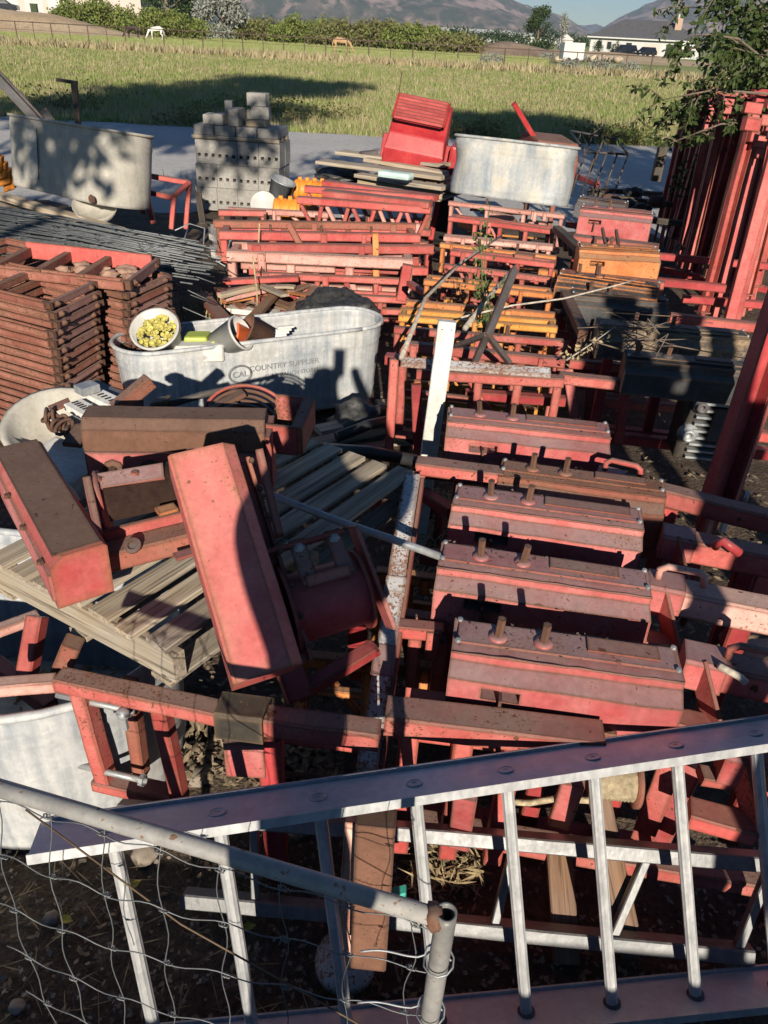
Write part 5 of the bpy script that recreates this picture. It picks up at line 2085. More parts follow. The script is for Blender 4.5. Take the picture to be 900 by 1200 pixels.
# ================================================================== the yard: right side and near half
# ------------------------------------------------------------------ boxes with two pins (counterweight boxes)
def pin_box(label, A, B, mat, group=None, slot=True, pins=(.2, .4), scale=1.0, legs=True, fh=.105, back=.16, h_leg=.5, cat='steel box', pinmat='rust', split=None):
    """sheet steel box: front plate with a slot, sloped strip, riser, top plate, two pins, bolted ends; A-B is the front plate's upper edge"""
    t = thing('pin_box', label, cat, (A + B) / 2 - Z * .2, group)
    ax = (B - A).normalized()
    L = (B - A).length
    dp = V((-ax.y, ax.x, 0)).normalized()
    k = scale

    def Q(u, d, z):
        return A + ax * u + dp * (d * k) + Z * (z * k)
    # body without front plate
    prof = [(0, -fh), (0, 0), (.048, .022), (.050, .046), (.062 + back, .058), (.066 + back, .04), (.066 + back, -fh)]
    bm = bmesh.new()
    l0 = [bm.verts.new(Q(0, d, z)) for d, z in prof]
    l1 = [bm.verts.new(Q(L, d, z)) for d, z in prof]
    n = len(prof)
    for i in range(n):
        j = (i + 1) % n
        if i == 0:
            continue
        bm.faces.new((l0[j], l0[i], l1[i], l1[j]))
    bm.faces.new(l0)
    bm.faces.new(list(reversed(l1)))
    # front plate, with a real slot cut in
    us = [0, L * .15, L * .32, L] if slot else [0, L]
    zs = [-fh, -fh * .34, -fh * .12, 0] if slot else [-fh, 0]
    g_ = []
    for zi, z in enumerate(zs):
        row = []
        for ui, u in enumerate(us):
            if zi == 0 and ui == 0:
                row.append(l0[0])
            elif zi == 0 and ui == len(us) - 1:
                row.append(l1[0])
            elif zi == len(zs) - 1 and ui == 0:
                row.append(l0[1])
            elif zi == len(zs) - 1 and ui == len(us) - 1:
                row.append(l1[1])
            else:
                row.append(bm.verts.new(Q(u, 0, z)))
        g_.append(row)
    for j in range(len(zs) - 1):
        for i in range(len(us) - 1):
            q = [g_[j][i], g_[j][i + 1], g_[j + 1][i + 1], g_[j + 1][i]]
            if slot and i == 1 and j == 1:
                r_ = [bm.verts.new(v.co + dp * .05) for v in q]
                for a in range(4):
                    b_ = (a + 1) % 4
                    bm.faces.new((q[a], q[b_], r_[b_], r_[a]))
                bm.faces.new(r_)
            else:
                bm.faces.new(q)
    bmesh.ops.recalc_face_normals(bm, faces=bm.faces)
    bmesh.ops.subdivide_edges(bm, edges=[e for e in bm.edges if e.calc_length() > .09], cuts=7, use_grid_fill=True)
    ph = rnd.uniform(0, 99)
    for v in bm.verts:
        v.co += V((mnoise.noise((v.co.x * 9, v.co.y * 9, ph)), mnoise.noise((v.co.x * 9, v.co.z * 9, ph + 7)), mnoise.noise((v.co.x * 8, v.co.y * 8, ph + 3)))) * .0045 * k
    obj('body', bm, mat, t)
    # welded seam under the riser, cover plate and straps differ from box to box
    bmw = bmesh.new()
    pts = [Q(L * i / 16, .0495 + .0012 * sin(i * 5.1), .046 + .001 * sin(i * 3.7)) for i in range(17)]
    tubebm(bmw, pts, .0035, 5)
    obj('weld_seam', bmw, mat, t, True)
    f0 = rnd.uniform(.45, .6)
    bar('cover_plate', Q(L * f0, .062 + back * .60, .0655), Q(L * rnd.uniform(.82, .94), .062 + back * .58, .0655), back * .5 * k, .005, 'red_worn' if mat.startswith('red') else mat, t)
    tp = bar('top_plate', Q(.012, .062 + back * .52, .058), Q(L - .012, .062 + back * .52, .058), back * .8 * k, .007, mat if split is None else split, t)
    if slot:
        bar('slot_tab', Q(L * .235, -.006, -fh * .20), Q(L * .235, -.014, -fh * .72), .035, .008, 'rust', t, ax)
    for f in pins:
        c = Q(L * f, .062 + back * .45, .061)
        r_ = .0115 * k
        pb = bmesh.new()
        ln = rnd.uniform(-.012, .012)
        sweep(pb, c, c + Z * .062 * k + ax * ln, circ(r_, 6), ax)
        pn = obj('pin', pb, pinmat, t)
        bm = bmesh.new()
        lathe(bm, c, Z, [(.025 * k, 0), (.024 * k, .005), (.014 * k, .008), (0, .008)], 14)
        obj('washer', bm, mat, pn, True)
    for u in (.014, L - .014):
        for dd in (.075, .062 + back - .01):
            bm = bmesh.new()
            lathe(bm, Q(u, dd, .06), Z, [(.0075, 0), (.007, .008), (0, .009)], 6)
            obj('bolt', bm, 'galvanised', t)
    # flakes of rust, leaf bits and grit lying on the plates
    vs, fs = [], []
    for _ in range(60):
        u_, d_ = rnd.uniform(.02, L - .02), rnd.uniform(.055, .058 + back)
        q = Q(u_, d_, .0475 + .012 * max(0, (d_ - .05) / (.012 + back)) + .009) - wloc(t)
        s_ = rnd.uniform(.002, .007)
        an = rnd.uniform(0, 6.28)
        e1 = (ax * cos(an) + dp * sin(an)) * s_
        e2 = (ax * -sin(an) + dp * cos(an)) * s_ * rnd.uniform(.3, .8)
        i_ = len(vs)
        vs += [q - e1, q - e2, q + e1 + Z * .002, q + e2 + Z * .001]
        fs.append((i_, i_ + 1, i_ + 2, i_ + 3))
    fl = quads_mesh('rust_flakes', vs, fs, 'bark', t)
    fl['kind'] = 'stuff'
    if legs:
        for f in (.12, .5, .88):
            bar('leg', Q(L * f, .05 + back * .5, -fh), Q(L * f, .05 + back * .5, -fh - h_leg), .05, .05, 'red_deep', t, ax)
        bar('foot_rail', Q(-.05, .05 + back * .5, -fh - h_leg), Q(L + .12, .05 + back * .5, -fh - h_leg), .06, .05, 'red_deep', t)
        bar('under_rail', Q(-.10, .11 + back * .5, -fh - .10), Q(L + .10, .11 + back * .5, -fh - .10), .05, .05, 'red_worn', t)
    return t


zr = .74
PB = 'red pin boxes in the row right of the white post'.replace(' right of', ' beside')
rnd = random.Random(77)
ROWS = [
    ((522, 512), (716, 533), 'red_box', True, 'red pin box with cracked paint, the one farthest back beside the white post'),
    ((580, 578), (778, 606), 'red_brown', False, 'rusty brown topped pin box without a slot, set farther from the white post'),
    ((525, 614), (752, 646), 'red_box', True, 'red pin box just in front of the brown topped box'),
    ((508, 691), (763, 729), 'red_box', True, 'dusty red pin box, second up from the aluminium ladder'),
    ((525, 795), (801, 834), 'red_box', True, 'pale chipped red pin box closest to the aluminium ladder'),
]
RB = []
for (a, b_, mt, sl_, lab) in ROWS:
    zj = rnd.uniform(-.012, .012)
    RB.append(pin_box(lab, P(*a, zr + zj), P(*b_, zr - zj), mt, PB, sl_, fh=.155 if sl_ else .14, back=.105 if sl_ else .09))

# the arms running out from the boxes
ARMS = [((700, 560), (905, 612), .70, 'red_worn', 'worn red', .07), ((775, 634), (910, 660), .68, 'red_worn', 'orange tinged', .085), ((758, 692), (905, 722), .70, 'red_pale', 'pale pink', .09), ((800, 777), (905, 800), .70, 'red_worn', 'worn', .085),
        ((845, 886), (920, 905), .55, 'orange', 'orange red', .09)]
for i, (a, b_, z, mt, adj, sec) in enumerate(ARMS):
    A, B = P(*a, z), P(*b_, z)
    t = thing('outrigger', f'{adj} square steel arm, {ORD[i]} from the far end, running out beside the pin boxes', 'steel arm', (A + B) / 2 - Z * .1, 'square arms beside the pin boxes')
    bar('tube', A, B, sec, sec, mt, t)
    ax = (B - A).normalized(); sd = V((-ax.y, ax.x, 0))
    bar('sleeve', A - ax * .005, A + ax * .10, sec * 1.18, sec * 1.18, 'red_box', t)
    bar('post', A + ax * .28 - Z * sec * .5, A + ax * .28 - Z * .62, .06, .06, 'red_deep', t, ax)
    # fin plate standing at the sleeve
    bar('fin_plate', A + ax * .03 - sd * .02 + Z * .03, A + ax * .10 - sd * .13 - Z * .10, .012, .07, 'red_worn', t, Z)
    bar('tray', A - sd * .12 - Z * .10 - ax * .06, A - sd * .12 - Z * .10 + ax * .10, .07, .05, 'red', t)
    if i in (0, 2, 3):
        h0 = A + ax * (.02 if i != 3 else .10) + Z * (sec * .6 + .0)
        bm = bmesh.new()
        tubebm(bm, [h0, h0 + Z * .03, h0 + Z * .045 + ax * .02, h0 + Z * .045 + ax * .11, h0 + Z * .035 + ax * .125, h0 - Z * .0 + ax * .13], .011, 8)
        obj('handle', bm, 'red_worn' if i != 2 else 'red_pale', t, True)

# ------------------------------------------------------------------ boxes at the right, orange and black
OB = [
    ((678, 253), (764, 262), .92, 'red_box', 'pinkish red pin box behind the orange box', .14, True, .13, 'boxes behind the black beams'),
    ((679, 302), (775, 308), .86, 'orange', 'clean orange steel box beside the toothed bar', .135, True, .13, 'boxes behind the black beams'),
    ((650, 335), (770, 352), .80, 'black_orange', 'black box with orange rust patches in front of the orange box', .14, True, .13, 'boxes behind the black beams'),
    ((668, 358), (784, 368), .74, 'black_paint', 'short black steel box half hidden by dry twigs', .14, False, .12, 'boxes behind the black beams'),
]
for (a, b_, z, mt, lab, fh, sl_, bk, gp) in OB:
    pin_box(lab, P(*a, z), P(*b_, z), mt, gp, sl_, fh=fh, back=bk, h_leg=.4)
pin_box('weathered black box beam with tan worn face under the twigs', P(700, 398, .80), P(880, 414, .80), 'black_tan', 'long black box beams', False, (.25, .5), fh=.10, back=.12, h_leg=.45)
pin_box('long black box beam with bright top edge over the finned motor', P(732, 437, .80), P(878, 452, .80), 'black_paint', 'long black box beams', False, (.1, .35), fh=.105, back=.10, legs=False)
pin_box('grey black box lying beside the dented tank', P(674, 240, .88), P(730, 248, .88), 'dark_steel', None, False, (), fh=.10, back=.1, h_leg=.5)
single_bar('steel_channel', P(672, 278, .84), P(772, 290, .84), .10, .04, 'red_worn', 'worn red channel between the orange box and the pink box', 'channel')
single_bar('steel_channel', P(664, 322, .74), P(778, 334, .74), .07, .05, 'red_worn', 'worn channel lying right in front of the orange box', 'channel')
for i, (x0, y0, x1, y1, z) in enumerate(((706, 268, 712, 300, .86), (722, 270, 727, 303, .86))):
    single_bar('stake', P(x0, y0, z + .09), P(x1, y1, z), .02, .02, 'rust', ('rusty stake across the boxes by the toothed bar', 'second rusty stake across the boxes, beside the first')[i], 'stake')
# lower clutter of the dark middle right: rails under the black beams
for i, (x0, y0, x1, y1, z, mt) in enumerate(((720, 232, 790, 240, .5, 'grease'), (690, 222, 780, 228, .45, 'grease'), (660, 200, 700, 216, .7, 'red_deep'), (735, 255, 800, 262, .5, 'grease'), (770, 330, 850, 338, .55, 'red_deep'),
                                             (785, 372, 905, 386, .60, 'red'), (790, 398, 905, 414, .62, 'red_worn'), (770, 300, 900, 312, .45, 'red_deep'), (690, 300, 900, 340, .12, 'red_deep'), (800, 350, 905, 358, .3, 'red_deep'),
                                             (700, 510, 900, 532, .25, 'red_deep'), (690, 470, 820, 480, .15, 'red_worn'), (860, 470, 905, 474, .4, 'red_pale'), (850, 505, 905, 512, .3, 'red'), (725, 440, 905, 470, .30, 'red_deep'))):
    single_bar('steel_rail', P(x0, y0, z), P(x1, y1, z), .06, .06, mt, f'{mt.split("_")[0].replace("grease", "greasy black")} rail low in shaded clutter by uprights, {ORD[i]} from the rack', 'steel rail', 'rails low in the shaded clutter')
for i, (x, y) in enumerate(((700, 228), (716, 236), (735, 240), (752, 246), (770, 236), (742, 226))):
    c = P(x, y, .55)
    bm = bmesh.new()
    bmesh.ops.create_icosphere(bm, subdivisions=3, radius=1)
    for v in bm.verts:
        v.co *= 1 + .45 * mnoise.fractal(v.co * 2 + V((i * 5, 0, 0)), 1, 2, 3)
        v.co = c + V((v.co.x * .11, v.co.y * .09, v.co.z * .07))
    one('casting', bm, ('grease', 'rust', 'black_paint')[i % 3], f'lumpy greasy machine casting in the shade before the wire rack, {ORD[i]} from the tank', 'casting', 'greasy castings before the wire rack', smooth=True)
# finned motor
c = P(826, 494, .44)
MS = 1.45
t = thing('motor', 'grey finned engine block with a pale round hub under the black beam', 'motor', c - Z * .15)
ex_, ey_ = V((.98, -.12, 0)), V((.12, .98, 0))
bm = bmesh.new()
hexbox(bm, c, ex_ * .10 * MS, ey_ * .10, Z * .12 * MS)
solid(bm, .012, 2)
obj('block', bm, 'grease', t)
for k in range(9):
    bm = bmesh.new()
    hexbox(bm, c + (ex_ * .045 + Z * (-.105 + .026 * k)) * MS - ey_ * .02, ex_ * .105 * MS, ey_ * .115, Z * .006)
    obj('fin', bm, 'galvanised', t)
for dx, dz, r_ in ((-.07, -.02, .035), (-.05, .09, .028)):
    bm = bmesh.new()
    lathe(bm, c + (ex_ * dx + Z * dz) * MS - ey_ * .10, -ey_, [(r_ * 1.5, 0), (r_ * 1.5, .02), (r_, .022), (r_, .05), (r_ * .55, .055), (r_ * .5, .03), (0, .03)], 18)
    obj('hub', bm, 'galvanised' if dz < 0 else 'dark_steel', t, True)
bm = bmesh.new()
hexbox(bm, c + (ex_ * .03 + Z * .03) * MS - ey_ * .14, ex_ * .05, ey_ * .012, Z * .09)
solid(bm, .004)
obj('cover', bm, 'dark_steel', t)
# posts and V bracket before the white post
for i, (x0, y0, x1, y1, wd, mt, lab) in enumerate(((674, 492, 665, 432, .055, 'red_box', 'red flat post standing behind the farthest pin box'), (688, 495, 692, 438, .05, 'red_worn', 'worn red post leaning beside the flat post'),
                                                   (724, 520, 736, 440, .05, 'red_deep', 'dark red post under the end of the black beam'), (455, 540, 462, 420, .045, 'red_worn', 'slim red post before the white tank end'),
                                                   (490, 545, 488, 450, .05, 'red_deep', 'dark red post behind the white post'), (600, 470, 601, 425, .05, 'red_deep', 'dark red post under the peeling flat bar'))):
    A = P(x0, y0, .25)
    single_bar('steel_post', A, PY(x1, y1, A.y + .03), wd, .03, mt, lab, 'post', None, (0, 1, 0))
# rails of the frame right behind row one
for i, (x0, y0, x1, y1, z, mt, lab) in enumerate(((488, 437, 660, 447, .70, 'red_worn', 'worn red rail behind the farthest pin box'), (655, 442, 724, 450, .70, 'red_worn', 'short worn rail joining the flat post to the black beam'),
                                                  (452, 420, 470, 422, .72, 'red_deep', 'short dark red rail at the slim post'), (545, 462, 662, 470, .45, 'red_deep', 'dark red rail low behind the farthest pin box'))):
    single_bar('steel_rail', P(x0, y0, z), P(x1, y1, z), .06, .05, mt, lab, 'steel rail')
steel_frame('worn red steel frame under the peeling flat bar before the orange frames', P(470, 405, .72), P(662, 425, .72), .5, 5, 'red_worn', None, .05)

# white post, peeling flat bar, black three-legged stand
A = P(489, 640, .0)
B = PY(524, 376, A.y + .10)
t = thing('white_post', 'clean white painted post standing beside the red pin boxes', 'post', A)
bar('post', A, B, .075, .045, 'white_paint', t, (0, 1, 0), rect(.075, .045, .004))
for k in range(5):
    bm = bmesh.new()
    q = B - Z * (.03 + .05 * (k // 2)) + V((-.02 + .04 * (k % 2), -.023, 0))
    lathe(bm, q, V((0, -1, 0)), [(.004, 0), (.003, .003), (0, .003)], 6)
    obj('nail', bm, 'rust', t)
single_bar('flat_bar', P(470, 424, .80), P(645, 437, .80), .055, .022, 'peeling', 'white and rust peeling flat bar lying behind the white post', 'steel bar', None, (0, -.3, 1))
J = P(571, 392, .98)
t = thing('tripod_stand', 'black steel stand with three splayed legs and long neck', 'stand', P(565, 425, .78))
for (x, y, z) in ((536, 405, .82), (557, 423, .80), (596, 424, .80)):
    bar('leg', J, P(x, y, z), .03, .022, 'dark_steel', t)
bar('neck', J - Z * .01, PY(603, 316, J.y + .30), .034, .03, 'dark_steel', t, (0, 1, 0))
tube('pale_stick', [P(470, 420, .85), P(498, 350, .9), P(540, 308, .92), P(588, 276, .98)], .012, 'branch_pale', None, 7, .006)
setp(COL.objects[-1], 'bare pale branch lying over the orange frames', 'branch')
tube('pale_stick', [P(545, 385, .88), P(575, 345, .9), P(604, 312, 1.0)], .014, 'branch_pale', None, 7, .010)
setp(COL.objects[-1], 'short pale stick lying beside the black stand', 'branch')
tube('pale_stick', [P(540, 372, .85), P(600, 358, .9), P(660, 350, .92), P(720, 335, .95), P(745, 328, .96)], .006, 'branch_pale', None, 6, .004)
setp(COL.objects[-1], 'long thin twig running across to the black boxes', 'branch')
# leafy weed
rw = random.Random(3)
base = P(572, 392, .72)
t = thing('leafy_weed', 'tall green leafy weed growing up through the orange frames', 'weed', base)
bmS, bmL = bmesh.new(), bmesh.new()
for k in range(6):
    tip = PY(572 + rw.uniform(-34, 34), rw.uniform(250, 350), base.y + rw.uniform(-.1, .25)) if k else PY(574, 238, base.y + .1)
    pts = [base, base.lerp(tip, .5) + rv(rw) * .05, tip]
    tubebm(bmS, pts, .004, 5, .0015)
    for i in range(34):
        f = rw.uniform(.15, 1)
        q = base.lerp(tip, f) + rv(rw) * .045
        leaf(bmL, q, rv(rw) + V((0, 0, .2)), rv(rw), rw.uniform(.02, .045), .016)
obj('stem', bmS, 'leaf_weed', t, True)
obj('leaves', bmL, 'leaf_weed', t)
# dry twigs over the black boxes
t = thing('dry_twigs', 'tangle of dry twigs lying on the black boxes', 'twigs', P(740, 390, .88))
bm = bmesh.new()
for k in range(16):
    a = P(rw.uniform(725, 775), rw.uniform(375, 410), rw.uniform(.84, .92))
    tubebm(bm, [a, a + V((rw.gauss(0, .1), rw.gauss(0, .06), rw.uniform(0, .08))), a + V((rw.gauss(0, .2), rw.gauss(0, .1), rw.uniform(-.04, .1)))], .004, 5, .002)
obj('twig_tangle', bm, 'bark', t)
t = thing('leafy_twig', 'dry leafy twig lying beside the flat post and black beam', 'twig', P(670, 430, .8))
bmS, bmL = bmesh.new(), bmesh.new()
tw = [P(664, 422, .80), P(690, 405, .84), P(722, 382, .9)]
tubebm(bmS, tw, .005, 5, .002)
for k in range(50):
    q = tw[0].lerp(tw[2], rw.random() * .8) + rv(rw) * .04
    leaf(bmL, q, rv(rw), rv(rw), .028, .014)
obj('stem', bmS, 'branch_pale', t)
obj('leaves', bmL, 'straw', t)

# ------------------------------------------------------------------ leaning red uprights
UP_G = 'leaning red channel uprights under the tree'
UPR = [  # bottom px,py  top px,py  z0 lean width mat adj
    (779, 262, 812, 114, .25, .10, .085, 'red_deep'), (790, 272, 828, 112, .25, .12, .085, 'red_deep'), (800, 287, 838, 110, .25, .12, .085, 'red'),
    (808, 306, 851, 120, .25, .15, .095, 'red_worn'), (818, 296, 866, 116, .25, .15, .085, 'red_deep'), (830, 325, 882, 130, .25, .18, .10, 'wood_like'),
    (824, 366, 880, 150, .20, .22, .085, 'red'), (840, 310, 893, 120, .25, .15, .09, 'red_deep'), (853, 380, 912, 160, .20, .24, .09, 'red'),
    (868, 320, 915, 118, .25, .15, .09, 'red_deep'), (884, 335, 930, 122, .25, .15, .09, 'red'), (895, 300, 935, 112, .25, .12, .09, 'red_deep'), (812, 280, 876, 122, .25, .05, .07, 'red_deep'), (784, 266, 820, 116, .25, .08, .06, 'red'), (796, 276, 845, 118, .25, .1, .06, 'red_pale'), (806, 290, 858, 118, .25, .12, .07, 'red'), (836, 300, 888, 122, .25, .12, .06, 'red'), (862, 300, 905, 118, .25, .12, .07, 'red'), (876, 345, 925, 150, .22, .15, .08, 'red_worn'), (850, 300, 905, 125, .25, .1, .08, 'red_worn'),
]
for i, (x0, y0, x1, y1, z0, ln, wd, mt) in enumerate(UPR):
    wd *= .92
    A = P(x0, y0, z0)
    B = PY(x1, y1, A.y + ln)
    if mt == 'wood_like':
        mt = 'red_brown'
    t = thing('channel_upright', f'{ {"red_deep": "deep red", "red": "bright red", "red_worn": "blotched red", "red_brown": "brown weathered", "red_pale": "faded pink"}[mt]} leaning channel upright, {ORD[i]} in the cluster beneath the tree', 'upright', V((A.x, A.y, 0)), UP_G)
    d = (B - A).normalized()
    yaw = rnd.uniform(-.25, .25)
    upv = V((sin(yaw), -cos(yaw), 0))
    bar('channel', A, B, wd, .045, mt, t, upv, chan(wd, .05, .006) if i % 3 == 0 else [(x, -y) for x, y in reversed(chan(wd, .05, .006))])
    sd = d.cross(upv).normalized()
    bar('head_plate', B - sd * wd * .95 + d * .02, B + sd * wd * .75 + d * .02, .06, .09, mt if mt != 'red_brown' else 'red', t, d)
    bar('head_block', B - sd * .02 - d * .06 - upv * -.03, B + sd * .05 - d * .06 - upv * -.03, .05, .07, 'red', t, d)
    bar('foot_plate', A - sd * wd * .7, A + sd * wd * .7, .10, .012, 'red_worn', t, d)
    bar('foot_leg', A - d * .004, A - d * (z0 * .9), wd * .5, .03, mt, t, upv)
for i, o in enumerate([x for x in COL.objects if x.get('group') == UP_G][:14]):
    dup(o, (.055 + .03 * (i % 3), .16 + .05 * (i % 2), -.03 * (i % 3)), o['label'].replace('leaning channel upright', 'channel upright set back').replace('in the cluster', 'of the rear rank'), R(4 * (i % 3) - 3))
for i, o in enumerate([x for x in COL.objects if x.get('group') == UP_G][:20]):
    if i >= 7:
        dup(o, (-.03 + .035 * (i % 3), .40 + .04 * (i % 2), -.05 * (i % 3)), o['label'].replace('leaning channel upright', 'slim upright').replace('in the cluster beneath', 'of the hindmost rank beneath'), R(3 * (i % 3) - 2))
# near big channel
A = P(838, 590, .42)
B = PY(925, 330, A.y + .25)
t = thing('channel_upright', 'broad dark red channel leaning at the edge nearest the pin boxes', 'upright', V((A.x, A.y, 0)))
d = (B - A).normalized()
bar('channel', A, B, .12, .06, 'red_deep', t, (.25, -1, 0), chan(.12, .07, .008))
bar('flange_edge', A + V((.075, -.01, 0)), B + V((.075, -.01, 0)), .02, .03, 'red', t, (0, 1, 0))
bar('foot_leg', A, V((A.x - .03, A.y, .0)), .08, .05, 'red_deep', t, (0, 1, 0))
# small clutter in the shade under it
t = thing('bracket', 'pale chipped bracket with a stub under the broad leaning channel', 'bracket', P(846, 608, .5))
A, B = P(836, 603, .58), P(868, 606, .58)
bar('plate', A, B, .05, .012, 'red_pale', t)
bar('side', A + Z * .0, A - Z * .10, .03, .012, 'red_pale', t, (0, 1, 0))
bar('stub', A.lerp(B, .5) - Z * .008, A.lerp(B, .5) - Z * .07, .022, .022, 'white_paint', t, (0, 1, 0))
single_bar('bolt_rod', P(873, 588, .66), P(877, 576, .70), .014, .014, 'galvanised', 'shiny bolt rod standing on the worn red arm', 'bolt', None, (0, 0, 1), circ(.008, 8), True)
tube('red_lever', [P(838, 640, .74), P(848, 634, .78), P(866, 648, .74)], .016, 'red_deep')
setp(COL.objects[-1], 'dark red bent lever over the orange tinged arm', 'lever')
tube('red_lever', [P(842, 780, .76), P(868, 794, .74), P(874, 800, .73)], .010, 'branch_pale')
setp(COL.objects[-1], 'pale pull rod lying on the worn arm near the ladder', 'lever')
tube('hook', [P(800, 731, .62), P(803, 722, .66), P(812, 716, .68), P(815, 719, .66)], .010, 'rust')
setp(COL.objects[-1], 'curved rusty hook under the pale pink arm', 'hook')
tube('hose', [P(822, 770, .55), P(850, 752, .56), P(880, 746, .58), P(905, 745, .6)], .007, 'grease')
setp(COL.objects[-1], 'thin dark hose curving below the pale pink arm', 'hose')
single_bar('corner_post', P(875, 735, .35), PY(905, 655, P(875, 735, .35).y + .05), .10, .06, 'red_deep', 'rusty edged dark red post beside the pale pink arm end', 'post', None, (0, 1, 0))
bm = bmesh.new()
c = P(880, 745, .38)
lathe(bm, c, (.2, -.6, .6), [(0, .02), (.05, .02), (.09, 0), (.10, -.04), (.08, -.06), (0, -.06)], 20)
one('wheel_hub', bm, 'red_pale', 'pale pink round hub low under the worn arm', 'hub', smooth=True)

# ------------------------------------------------------------------ the tree at the right edge
tb_ = G(985, 8.8)
t = thing('overhanging_tree', 'dark leafy tree overhanging the leaning red uprights', 'tree', tb_)
bm = bmesh.new()
rt2 = random.Random(12)
tubebm(bm, [tb_, tb_ + V((0, .1, 1.2)), tb_ + V((-.15, .2, 2.4)), tb_ + V((-.3, .2, 3.6))], .16, 9, .08)
tw, lv, lf_ = [], [], []
limbs = [((900, 60), (792, 60)), ((900, 110), (770, 118)), ((890, 30), (800, 8)), ((900, 90), (812, 100)), ((900, 140), (785, 168)), ((905, 20), (840, -10)), ((900, 120), (800, 130)), ((895, 70), (830, 40)), ((900, 170), (800, 185)), ((900, 100), (775, 150))]
for (a, e) in limbs:
    y = rt2.uniform(7.6, 9.4)
    s0 = tb_ + V((-.15, .15, rt2.uniform(1.3, 2.6)))
    A, B = PY(*a, y), PY(*e, y + rt2.uniform(-.3, .3))
    pts = [s0, A, A.lerp(B, .5) + V((0, 0, .06)), B]
    tubebm(bm, pts, .018, 6, .004)
    for k in range(8):
        q = A.lerp(B, rt2.uniform(.0, 1))
        e2 = q + V((rt2.uniform(-.35, .15), rt2.uniform(-.3, .3), rt2.uniform(-.38, .15)))
        tubebm(bm, [q, q.lerp(e2, .5) + V((0, 0, .03)), e2], .007, 5, .003)
        for i in range(34):
            f = rt2.uniform(.05, 1.05)
            lv.append((q.lerp(e2, f), rt2))
obj('trunk', bm, 'bark', t, True)
bm = bmesh.new()
for q, _ in lv:
    d = V((rt2.gauss(0, .6), rt2.gauss(0, .6), rt2.uniform(-1.1, .2)))
    leaf(bm, q - tb_ * 0 + rv(rt2) * .035, d, rv(rt2), rt2.uniform(.05, .095), rt2.uniform(.025, .04))
# the mass of foliage deeper to the right
for i in range(3900):
    c = PY(rt2.triangular(805, 975, 935), rt2.triangular(-60, 200, 60), rt2.uniform(8.2, 10.2))
    leaf(bm, c, V((rt2.gauss(0, .6), rt2.gauss(0, .6), rt2.uniform(-1.1, .2))), rv(rt2), rt2.uniform(.06, .11), rt2.uniform(.03, .05))
obj('crown', bm, 'leaf_tree', t)

# ------------------------------------------------------------------ pallet with the winch parts
zp = .80
N0 = P(201, 766, zp)
W0 = P(-18, 652, zp)
E0 = P(487, 560, zp)
ey_ = (E0 - N0); ex_ = (W0 - N0)
pl = pallet('weathered wooden pallet carrying the red winch parts', N0 - Z * .115, ex_, ey_, ex_.length, ey_.length, 7, 'wood_grey', None, 3, .125)
def stand(px, py, z, z0=0.0):
    q = P(px, py, z)
    return V((q.x, q.y, z0)), q


# box beams: section with bevelled back edge and a flange plate along one long edge
def box_beam(label, A, B, wd, h, mat, upv=(0, 0, 1), flange=0.05, topmat=None, side=1, bolts=()):
    A, B = V(A), V(B)
    t = thing('box_beam', label, 'box beam', (A + B) / 2 - Z * h / 2)
    a, b_ = wd / 2, h / 2
    prof = [(-a, -b_), (a, -b_), (a, b_ - .03), (a - .03, b_), (-a + .008, b_), (-a, b_ - .008)]
    if side < 0:
        prof = [(-x, y) for x, y in reversed(prof)]
    bar('body', A, B, wd, h, mat, t, upv, prof)
    d, s, u = frame_of(A.copy(), B.copy(), upv)
    if flange:
        o_ = s * side * (a + flange * .5) - u * (b_ - .006)
        bar('flange', A + o_ + d * .01, B + o_ - d * .01, flange, .010, mat, t, upv)
        o_ = s * side * (a + flange) - u * (b_ - .02)
        bar('flange_lip', A + o_ + d * .01, B + o_ - d * .01, .010, .045, mat, t, upv)
    for f in bolts:
        bm = bmesh.new()
        q = A.lerp(B, f) - s * side * (a) - u * (b_ * .25)
        lathe(bm, q, -s * side, [(.030, 0), (.030, .006), (.026, .008), (.014, .010), (.014, .05), (0, .05)], 12)
        obj('bolt', bm, 'rust', t, False)
    return t


zb = .95
# beam A: brown top with red end, pointing at the viewer from the upper left
A = P(20, 528, 1.04); B = P(92, 652, 1.00)
t = box_beam('rust topped red box beam whose square red end points out of the pallet', A + V((0, 0, -.06)), B + V((0, 0, -.06)), .138, .155, 'red_beam', flange=.0)
bar('rust_skin', A + Z * .0195, B + Z * .0195 - (B - A).normalized() * .004, .116, .006, 'rust', t)
bar('side_lip', P(-2, 560, .98), P(62, 690, .93), .012, .08, 'red_box', t)
for f in (.2, .5, .8):
    bm = bmesh.new()
    lathe(bm, P(-2, 560, 1.02).lerp(P(62, 690, .97), f), Z, [(.010, 0), (.008, .01), (0, .01)], 6)
    obj('rivet', bm, 'rust', t)
# beam B: long brown beam at the back
A = P(102, 503, 1.0); B = P(312, 506, 1.0)
t = box_beam('long brown rusted box beam lying level before the white tank', A, B, .125, .115, 'rust', flange=.0, bolts=())
ax = (B - A).normalized(); sd = V((ax.y, -ax.x, 0))
bar('front_plate', A + sd * .070 - Z * .098 + ax * .004, B + sd * .070 - Z * .098 - ax * .004, .012, .11, 'red_box', t)
for f in (.155, .36):
    bm = bmesh.new()
    q = A.lerp(B, f) + sd * .076 - Z * .098
    lathe(bm, q, sd, [(.034, 0), (.034, .006), (.02, .008), (.0145, .010), (.0145, .055), (0, .055)], 8)
    obj('bolt', bm, 'rust', t)
bar('end_plate', B + ax * .012 + Z * .02, B + ax * .012 - Z * .24, .16, .02, 'red_worn', t, ax)
bar('lower_web', B - ax * .22 - Z * .13 + sd * .05, B - ax * .02 - Z * .13 + sd * .05, .02, .13, 'red_deep', t)
